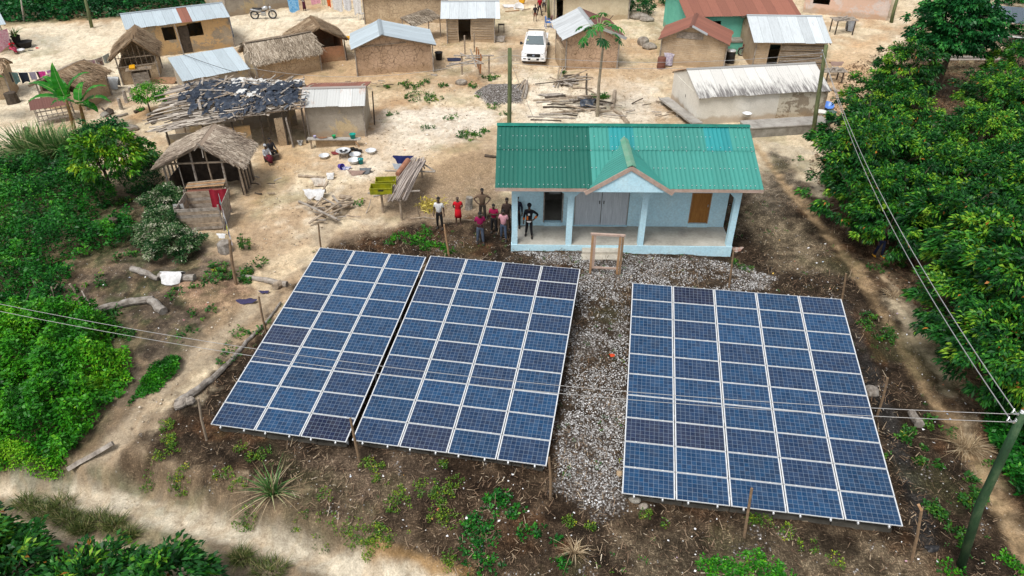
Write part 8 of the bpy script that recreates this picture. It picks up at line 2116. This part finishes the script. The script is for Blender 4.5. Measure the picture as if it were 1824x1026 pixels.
# arm poses: elbow and wrist relative to the shoulder, for the right (+x) side; hand direction
ARM = {
 'down': ((.06, .02, -.28), (.08, -.03, -.53), (.0, -.04, -.09)),
 'hip': ((.24, .05, -.20), (.06, -.08, -.40), (-.09, -.03, -.03)),
 'front': ((.06, .0, -.27), (-.10, -.24, -.24), (-.06, -.07, .0)),
 'back': ((.08, .08, -.26), (-.04, .16, -.44), (-.08, .02, -.04)),
 'cross': ((.06, -.04, -.27), (-.16, -.16, -.20), (-.10, .0, .02)),
 'knee': ((.04, -.10, -.26), (.0, -.36, -.30), (0, -.09, -.02)),
 'reach': ((.05, -.18, -.20), (-.03, -.38, -.38), (0, -.08, -.05)),
}
def person(label, base, rz, h=1.74, top=None, bot=None, arms=('down', 'down'), sit=False, skirt=None, shoes=None, head=0.0, sleeves='short', shorts=False, bald=False, cap=None, hairm=None, stride=.0, lean=0, bare=False, child=False, long_top=0, trim=None, hood=False, chest_patch=None):
 t = thing('person', label, 'person', base, rz, 'people of the village'); s = h / 1.74
 SK = M['skin']
 V = []; E = []
 def v(x, y, z, r): V.append((x, y, z, r)); return len(V) - 1
 def e(a, b): E.append((a, b))
 pz = .93 if not sit else .42
 pel = v(0, 0, pz, (.15, .105)); wa = v(0, -.01 - lean * .3, pz + .17, (.125, .09)); ch = v(0, -lean * .8, pz + .38, (.165, .105)); nb = v(0, .0 - lean, pz + .53, (.075, .07))
 e(pel, wa); e(wa, ch); e(ch, nb)
 hy = -lean - head * .10
 nk = v(0, hy * .9 - .005, pz + .60, .052); jaw = v(0, hy - .02 - head * .03, pz + .665, (.066, .072)); mid = v(0, hy - head * .05, pz + .745, (.078, .092)); tp = v(0, hy + .01 - head * .06, pz + .815, (.062, .075))
 e(nb, nk); e(nk, jaw); e(jaw, mid); e(mid, tp)
 nose = v(0, hy - .098 - head * .05, pz + .715, .013); e(mid, nose)
 for sx in (-1, 1):
  ear = v(sx * .085, hy + .01 - head * .05, pz + .73, .014); e(mid, ear)
 hands = []
 SH_ = {}
 for sx, ps in ((-1, arms[0]), (1, arms[1])):
  A = ARM[ps]; so = Vector((sx * .175, -lean * .9, pz + .465))
  sh = v(*so, .058); e(ch, sh)
  el = v(so.x + sx * A[0][0], so.y + A[0][1], so.z + A[0][2], .042); e(sh, el)
  wr_ = Vector((so.x + sx * A[1][0], so.y + A[1][1], so.z + A[1][2])); wr = v(*wr_, .029); e(el, wr)
  d = Vector((sx * A[2][0], A[2][1], A[2][2])).normalized()
  pm_ = wr_ + d * .075; pa = v(*pm_, (.034, .02)); e(wr, pa)
  side = d.cross(Vector((0, -1, 0)) if abs(d.y) < .8 else Vector((0, 0, 1))).normalized(); nrm = side.cross(d)
  for q, (off, l) in enumerate(((-.028, .062), (-.010, .075), (.010, .070), (.028, .055))):
   p1_ = pm_ + d * .03 + side * off; p2 = p1_ + d * l * .6 + nrm * .004; p3_ = p1_ + d * l * .9 + nrm * .018
   a = v(*p1_, .0095); b_ = v(*p2, .0085); c_ = v(*p3_, .007); e(pa, a); e(a, b_); e(b_, c_)
  th = wr_ + d * .03 - side * .034; a = v(*th, .011); b_ = v(*(th + d * .035 - side * .018), .009); e(wr, a); e(a, b_)
  hands.append(pm_); SH_[sx] = (so, Vector(V[el][:3]), wr_)
 LG = {}
 for sx in (-1, 1):
  st = stride * sx
  if sit:
   kn = Vector((sx * .13, -.42, .46)); an = Vector((sx * .13, -.44 + .08 * sx, .08)); hip = Vector((sx * .10, -.05, pz - .02))
  else:
   hip = Vector((sx * .09, 0, pz - .09)); kn = Vector((sx * .11, -.02 - st * .5, .49)); an = Vector((sx * (.12 + abs(stride) * .3), .02 - st, .075))
  hi = v(*hip, .085); k_ = v(*kn, .056); cf = v(*(kn.lerp(an, .35) + Vector((0, .015, 0))), .052); a_ = v(*an, .036); to = v(an.x + sx * .015, an.y - .15, .03, (.036, .022)); hl = v(an.x, an.y + .045, .035, .028)
  e(pel, hi); e(hi, k_); e(k_, cf); e(cf, a_); e(a_, to); e(a_, hl); LG[sx] = (hip, kn, an)
 body = skin_mesh('body', V, E, SK, t)
 # face
 for sx in (-1, 1):
  MB().lathe([(.004, -.009), (.011, 0), (.004, .009)], 7, (sx * .032, hy - .083 - head * .05, pz + .738)).build('eye', M['eye'], body)
 MB().box((0, hy - .086 - head * .04, pz + .677), (.045, .012, .010)).build('mouth', mat_plain('lips', (.10, .035, .03), .5) if 'lips' not in bpy.data.materials else bpy.data.materials['lips'], body)
 # hair or hood
 if not bald:
  hm = cap or hairm or M['hair']; c = (0, hy + .018 - head * .06, pz + .765); k = 1.0 if not hood else 1.25
  vs = MB(); pr = [(.088 * k * math.cos(a), .088 * k * math.sin(a)) for a in np.linspace(-.35, PI / 2, 8)]
  vs.lathe(pr, 14, c); vs.v = [(x * .98, (y - c[1]) * 1.15 + c[1], z) for x, y, z in vs.v]
  vs.build('hair' if not (cap or hood) else 'hood' if hood else 'cap', hm, t, smooth=True)
 g = .016
 if top and not bare:
  V2 = []; E2 = []
  def w(p, r): V2.append((p[0], p[1], p[2], r)); return len(V2) - 1
  a0 = w((0, 0, pz - .06 - long_top * .3), (.165 + long_top * .02, .125 + long_top * .02)); a1 = w((0, -.01 - lean * .3, pz + .17), (.15, .115)); a2 = w((0, -lean * .8, pz + .38), (.182, .125)); a3 = w((0, -lean, pz + .50), (.10, .085))
  E2 += [(a0, a1), (a1, a2), (a2, a3)]
  for sx in (-1, 1):
   so, el, wr_ = SH_[sx]; b0 = w(so, .075); E2.append((a2, b0))
   if sleeves == 'long': b1 = w(el, .058); b2 = w(wr_.lerp(el, .1), .042); E2 += [(b0, b1), (b1, b2)]
   else: b1 = w(so.lerp(el, .72), .066); E2.append((b0, b1))
  sh_o = skin_mesh('shirt', V2, E2, top, t)
  if trim:
   for sx in (-1, 1):
    so, el, wr_ = SH_[sx]; MB().tube([el.lerp(wr_, .35), el.lerp(wr_, .75)], [.058, .052], 10).build('sleeve_patch', trim, sh_o)
   MB().tube([(0, -.01, pz - .07), (0, -.01, pz - .03)], [.17, .17], 14, sq=(1, .78)).build('hem_band', M['white_paint'], sh_o)
   MB().box((-.07, -.118, pz + .14), (.07, .05, .17)).build('side_panel', trim, sh_o)
   MB().box((.0, -.13, pz + .34), (.10, .03, .09)).build('chest_emblem', M['white_paint'], sh_o)
 if bot:
  V2 = []; E2 = []
  def w(p, r): V2.append((p[0], p[1], p[2], r)); return len(V2) - 1
  a0 = w((0, 0, pz + .06), (.150, .115)); a1 = w((0, 0, pz - .04), (.155, .12)); E2.append((a0, a1))
  for sx in (-1, 1):
   hip, kn, an = LG[sx]; b0 = w(hip, .10); b1 = w(kn, .074); E2 += [(a1, b0), (b0, b1)]
   if not shorts: b2 = w(kn.lerp(an, .5), .066); b3 = w(an + Vector((0, 0, .03)), .056); E2 += [(b1, b2), (b2, b3)]
  skin_mesh('shorts' if shorts else 'trousers', V2, E2, bot, t, root=0)
 if skirt:
  m_, z0 = skirt; mb = MB()
  if sit: mb.tube([(0, .03, pz + .02), (0, -.25, pz + .03), (0, -.50, pz - .02), (0, -.50, z0)], [.20, .22, .20, .2], 14, sq=(1.1, .6))
  else: mb.lathe([(.20, z0), (.185, (z0 + pz) / 2), (.16, pz + .08), (.14, pz + .1)], 16); mb.v = [(x, y * .78, z) for x, y, z in mb.v]
  mb.build('skirt', m_, t, smooth=True)
 if shoes:
  for sx in (-1, 1):
   hip, kn, an = LG[sx]; mb = MB(); mb.tube([(an.x, an.y + .07, .045), (an.x, an.y - .03, .05), (an.x + sx * .01, an.y - .12, .042), (an.x + sx * .015, an.y - .19, .032)], [.042, .052, .050, .03], 9, sq=(1.0, .85)); mb.build('shoe', shoes, t, smooth=True)
 t.scale = (s, s, s)
 return t, hands
K = dict
BLK = cloth('black', (.012, .012, .014)); JEAN = cloth('denim', (.10, .13, .19), 12); JEAN2 = cloth('denim_b', (.07, .10, .16), 12); DK = M['rubber']
def at(px, py, dz=0): return P(px, py, dz=dz)
person('man in white polo shirt and black trousers, arms hanging, left of the group', at(784, 407), R(-8), 1.80, CW, BLK, ('down', 'down'), shoes=DK, stride=.03, head=.1)
person('person in knee-length bright red tunic with hands behind the back', at(817, 401), R(6), 1.66, cloth('bright_red', (.62, .008, .02)), None, ('back', 'back'), skirt=(bpy.data.materials['cloth_bright_red'], .52), bald=True, long_top=.2)
person('man in tight brown vest with both hands on his hips, farthest of the group', at(860, 392), R(2), 1.82, cloth('khaki', (.16, .105, .07)), cloth('dark_olive', (.045, .035, .028)), ('hip', 'hip'), shoes=None, stride=.02)
pm2, hh = person('man in maroon shirt and blue jeans looking down at the device in his hands', at(856, 434), R(5), 1.84, cloth('maroon_pink', (.30, .008, .085)), JEAN, ('front', 'front'), shoes=DK, head=.9, stride=.06)
ph = thing('handheld_device', 'small black device held by the man in maroon', 'device', pm2.matrix_basis @ ((hh[0] + hh[1]) / 2 * (1.84 / 1.74) / (1.84 / 1.74)), R(5)); MB().box((0, 0, 0), (.14, .02, .08)).build('casing', M['black'], ph); MB().box((0, .012, 0), (.11, .004, .06)).build('screen', M['dark'], ph)
person('person in dark red top with folded arms, left of the one in pink', at(880, 415), R(-8), 1.68, cloth('dark_pink', (.34, .008, .07)), BLK, ('cross', 'cross'), shoes=DK, head=.5, stride=.05)
person('person in pale pink shirt and jeans standing beside the porch post', at(897, 427), R(-12), 1.72, cloth('pale_pink', (.72, .36, .42)), JEAN2, ('down', 'down'), shoes=DK, head=.3, stride=.07, long_top=.1)
person('tall man in dark brown shirt and trousers behind the one in pink', at(903, 410), R(-4), 1.82, cloth('dark_brown', (.055, .035, .028)), cloth('brown_b', (.05, .032, .025)), ('down', 'down'), shoes=DK, sleeves='long')
# on the porch, floor at .40
fp = P(942, 421, z=.405)
OR = cloth('orange_trim', (.80, .20, .02))
person('man in black hooded top with orange sleeve patches, hand on hip, standing on the porch', fp, R(-6), 1.80, cloth('black_hoodie', (.012, .014, .02)), cloth('black_b', (.014, .014, .018)), ('down', 'hip'), shoes=DK, sleeves='long', hood=True, hairm=bpy.data.materials['cloth_black_hoodie'], stride=.12, trim=OR)
person('dark-skinned person in navy half hidden behind the left porch post', P(921, 405, z=.405), R(-10), 1.76, cloth('navy_b', (.02, .025, .05)), BLK, ('down', 'down'), shoes=DK, sleeves='long')
# seated under the thatched shelter
sb = P(479, 287)
bx_ = thing('log_seat', 'dark block used as a seat by the two people at the thatched shelter', 'seat', sb, R(20)); MB().gbox(-.25, .65, -.1, .3, -.2, .36).rough(.02, 2, 2).build('block', M['wood_dark'], bx_)
person('seated person wrapped in white patterned shawl and dark red skirt by the thatched shelter', P(478, 289), R(38), 1.62, mat('shawl', (.65, .66, .68), (.20, .22, .26), 9, .9, .2), None, ('knee', 'knee'), sit=True, skirt=(cloth('dark_crimson', (.17, .02, .035)), .18), sleeves='long', hood=True, hairm=bpy.data.materials['shawl'])
person('seated person in dark clothes holding a yellow item, behind the white shawl', P(486, 279), R(42), 1.72, cloth('charcoal', (.03, .03, .035)), BLK, ('knee', 'knee'), sit=True, sleeves='long')
jerrycan(P(494, 277, dz=.1), 0, 'small yellow container between the two seated people', s=.6)
# far left woman
person('person in red top bent over the basin at the far left', P(24, 94), R(60), 1.62, cloth('red_top', (.65, .01, .035)), None, ('reach', 'reach'), sit=True, skirt=(cloth('pink_skirt', (.60, .06, .14)), .15), lean=.22, head=.6)
MB_ = None
# top centre
person('person in red shirt and dark trousers walking, cane-like stick in hand, top centre', P(961, 27), R(20), 1.75, cloth('red_b', (.42, .012, .03)), cloth('dark_b', (.03, .02, .03)), ('down', 'down'), shoes=DK, stride=.18)
person('barefoot child in dark wrap and brown shorts at the top centre', P(953, 38), R(10), 1.55, cloth('dark_c', (.025, .022, .03)), cloth('brown_c', (.18, .06, .035)), ('down', 'down'), shorts=True, stride=.03)
person('person in white top and dark shorts standing behind at the top centre', P(969, 21), R(-10), 1.70, CW, cloth('dark_d', (.04, .04, .055)), ('front', 'down'), shorts=True, shoes=DK)
person('seated person draped in black beside the blue chairs', P(992, 36), R(-80), 1.62, cloth('black_drape', (.02, .02, .022)), None, ('knee', 'knee'), sit=True, skirt=(cloth('plum', (.20, .09, .12)), .15), sleeves='long', hood=True, hairm=bpy.data.materials['cloth_black_drape'])
person('seated person beside the blue patterned cloth, top left of centre', P(525, 17), R(20), 1.6, cloth('sage', (.30, .40, .40)), None, ('knee', 'knee'), sit=True, skirt=(cloth('dark_e', (.05, .04, .05)), .15))
person('person in white top and maroon wrap near the top clothesline', P(543, 19), R(-20), 1.62, CW, None, ('front', 'front'), skirt=(cloth('wine', (.09, .02, .04)), .2), lean=.1)
# in the shade of the grove
person('dark-clad person with yellow boots standing in the shade of the grove by the path', P(1563, 457), R(15), 1.78, cloth('black_e', (.010, .011, .013)), cloth('deep_blue', (.012, .02, .06)), ('down', 'down'), shoes=mat_plain('yellow_boots', (.60, .28, .01), .5), sleeves='long', stride=.1)
person('dark figure at the top right edge before the shelter', P(1757, 14), R(10), 1.75, cloth('black_f', (.01, .01, .012)), BLK, ('down', 'down'), shoes=DK)
drape('small_white_dog_mat', 'small black and white bundle near the tarpaulin shed door', P(536, 258), .35, .3, .3, mat('bw', (.6, .58, .55), (.04, .04, .04), 5), 81, 'bundle')
# ------------------------------------------------------------------ pickup truck
def pickup():
 # front at -y
 b = P(950, 117); t = thing('pickup_truck', 'white double-cab pickup truck parked facing the camera on the sandy yard', 'pickup truck', b, R(-5))
 WP = mat_plain('truck_white', (.86, .86, .87), .18, 0, .6); GL = mat_plain('car_glass', (.05, .085, .10), .06, 0, .8); BKP = M['black']
 def loft(secs, n=None):
  mb = MB(); k = len(secs[0]); vs = [p for s_ in secs for p in s_]; fs = []
  for i_ in range(len(secs) - 1):
   for j in range(k):
    a = i_ * k + j; c = i_ * k + (j + 1) % k; fs.append((a, c, c + k, a + k))
  fs.append(tuple(range(k - 1, -1, -1))); fs.append(tuple(range((len(secs) - 1) * k, len(secs) * k)))
  return mb.add(vs, fs)
 def sec(y, w0, w1, zb, zt, cr=.05): # bottom half width, top half width
  return [(-w0, y, zb), (w0, y, zb), (w0 + .02, y, zb + (zt - zb) * .55), (w1, y, zt - .06), (w1 * .9, y, zt), (0, y, zt + cr), (-w1 * .9, y, zt), (-w1, y, zt - .06), (-w0 - .02, y, zb + (zt - zb) * .55)]
 # lower body with hood
 body = loft([sec(-.02, .70, .66, .46, .80), sec(.06, .88, .78, .42, .98), sec(.30, .93, .86, .40, 1.08), sec(1.25, .93, .90, .40, 1.18), sec(1.6, .93, .90, .42, 1.14), sec(3.35, .93, .90, .42, 1.14)]).build('body', WP, t, bevel=.02)
 # cab pillars and roof
 loft([sec(1.30, .84, .82, 1.12, 1.14, 0), sec(1.95, .80, .66, 1.12, 1.76, .03), sec(2.15, .80, .65, 1.12, 1.82, .03), sec(3.0, .80, .65, 1.12, 1.82, .03), sec(3.42, .82, .68, 1.12, 1.70, .02)]).build('cab', WP, t, bevel=.02)
 ws = MB().add([(-.74, 1.36, 1.205), (.74, 1.36, 1.205), (.60, 1.92, 1.765), (-.60, 1.92, 1.765)], [(0, 1, 2, 3)]).build('windscreen', GL, t)
 MB().tube([(-.60, 1.40, 1.25), (.1, 1.395, 1.245)], .012, 4).tube([(.12, 1.40, 1.25), (.65, 1.395, 1.245)], .012, 4).build('wiper', BKP, ws)
 MB().box((-.56, 1.62, 1.50), (.08, .01, .09), Matrix.Rotation(R(-45), 3, 'X')).build('windscreen_sticker', mat_plain('sticker', (.55, .65, .35), .5), ws)
 MB().tube([(0, 2.0, 1.84), (0, 2.12, 2.0)], .008, 4).build('aerial', BKP, t)
 for sx in (-1, 1):
  X = lambda w, z: sx * (w + .025)
  MB().add([(sx * .845, 1.55, 1.20), (sx * .845, 2.30, 1.20), (sx * .70, 2.30, 1.72), (sx * .705, 2.0, 1.70)], [(0, 1, 2, 3) if sx > 0 else (3, 2, 1, 0)]).build('side_window', GL, t)
  MB().add([(sx * .845, 2.38, 1.20), (sx * .845, 3.15, 1.20), (sx * .72, 3.05, 1.68), (sx * .70, 2.38, 1.72)], [(0, 1, 2, 3) if sx > 0 else (3, 2, 1, 0)]).build('side_window', GL, t)
  mb = MB(); mb.beam((sx * .88, 1.62, 1.20), (sx * 1.0, 1.60, 1.22), .06); mb.box((sx * 1.08, 1.60, 1.25), (.20, .12, .22)); mb.build('wing_mirror', BKP, t, bevel=.03)
  hl = MB().add([(sx * .48, -.012, .84), (sx * .83, .09, .88), (sx * .86, .12, 1.00), (sx * .50, .015, .93)], [(0, 1, 2, 3) if sx > 0 else (3, 2, 1, 0)]).build('headlight', mat_plain('lamp_glass', (.55, .58, .6), .1) if sx < 0 else bpy.data.materials['lamp_glass'], t)
  MB().box((sx * .63, .03, .89), (.14, .02, .06)).build('lamp_bulb', M['dark'], hl)
  MB().box((sx * .68, -.055, .55), (.22, .03, .09)).build('fog_lamp', BKP, t)
  for y in (.82, 4.05):
   wl = thing('x', 'x', 'x'); bpy.data.objects.remove(wl)
   Mr = Matrix.Rotation(PI / 2, 3, 'Y'); c = (sx * .80, y, .39)
   w_ = MB().lathe([(.25, -.13), (.37, -.125), (.39, -.06), (.39, .06), (.37, .125), (.25, .13)], 22, c, Mr).build('wheel', M['rubber'], t, smooth=True)
   MB().lathe([(.02, -.06), (.24, -.08), (.25, -.125), (.25, .125), (.24, .08), (.02, .06)], 16, c, Mr).build('rim', M['alu'], w_)
   MB().tube([(sx * .93, y + .46 * math.cos(a), .39 + .46 * math.sin(a)) for a in np.linspace(.1, PI - .1, 12)], .05, 6).build('wheel_arch', WP, t)
 gr = MB().prism([(-.46, .66), (.46, .66), (.53, .78), (.50, .93), (-.50, .93), (-.53, .78)], -.075, -.02).build('grille', BKP, t, bevel=.015)
 for z in (.72, .80, .88): MB().box((0, -.085, z), (.84, .015, .02)).build('grille_bar', M['rubber'], gr)
 MB().lathe([(.01, 0), (.065, 0), (.065, .015), (.01, .015)], 16, (0, -.095, .81), Matrix.Rotation(PI / 2, 3, 'X')).build('oval_badge', mat_plain('badge', (.25, .3, .4), .3, .3), gr).scale = (1.5, 1, 1)
 loft([sec(-.07, .80, .78, .36, .62, 0), sec(.02, .93, .90, .34, .68, 0), sec(.35, .95, .93, .36, .66, 0)]).build('bumper', WP, t, bevel=.02)
 MB().prism([(-.40, .44), (.40, .44), (.46, .58), (-.46, .58)], -.095, -.065).build('air_intake', BKP, t)
 MB().box((0, -.11, .53), (.46, .02, .14)).build('number_plate', mat_plain('plate', (.75, .75, .72), .5), t)
 # bed
 mb = MB(); mb.bx(-.92, -.84, 3.42, 5.15, .45, 1.14); mb.bx(.84, .92, 3.42, 5.15, .45, 1.14); mb.bx(-.84, .84, 5.08, 5.15, .45, 1.13); mb.build('bed_side', WP, t, bevel=.01)
 MB().bx(-.84, .84, 3.42, 5.08, .50, .56).build('bed_floor', BKP, t)
 MB().tube([(-.78, 3.6, 1.14), (-.70, 3.62, 1.75), (.70, 3.62, 1.75), (.78, 3.6, 1.14)], .035, 8).build('roll_bar', BKP, t)
 t.scale = (1.06, 1.06, 1.06); return t
pickup()
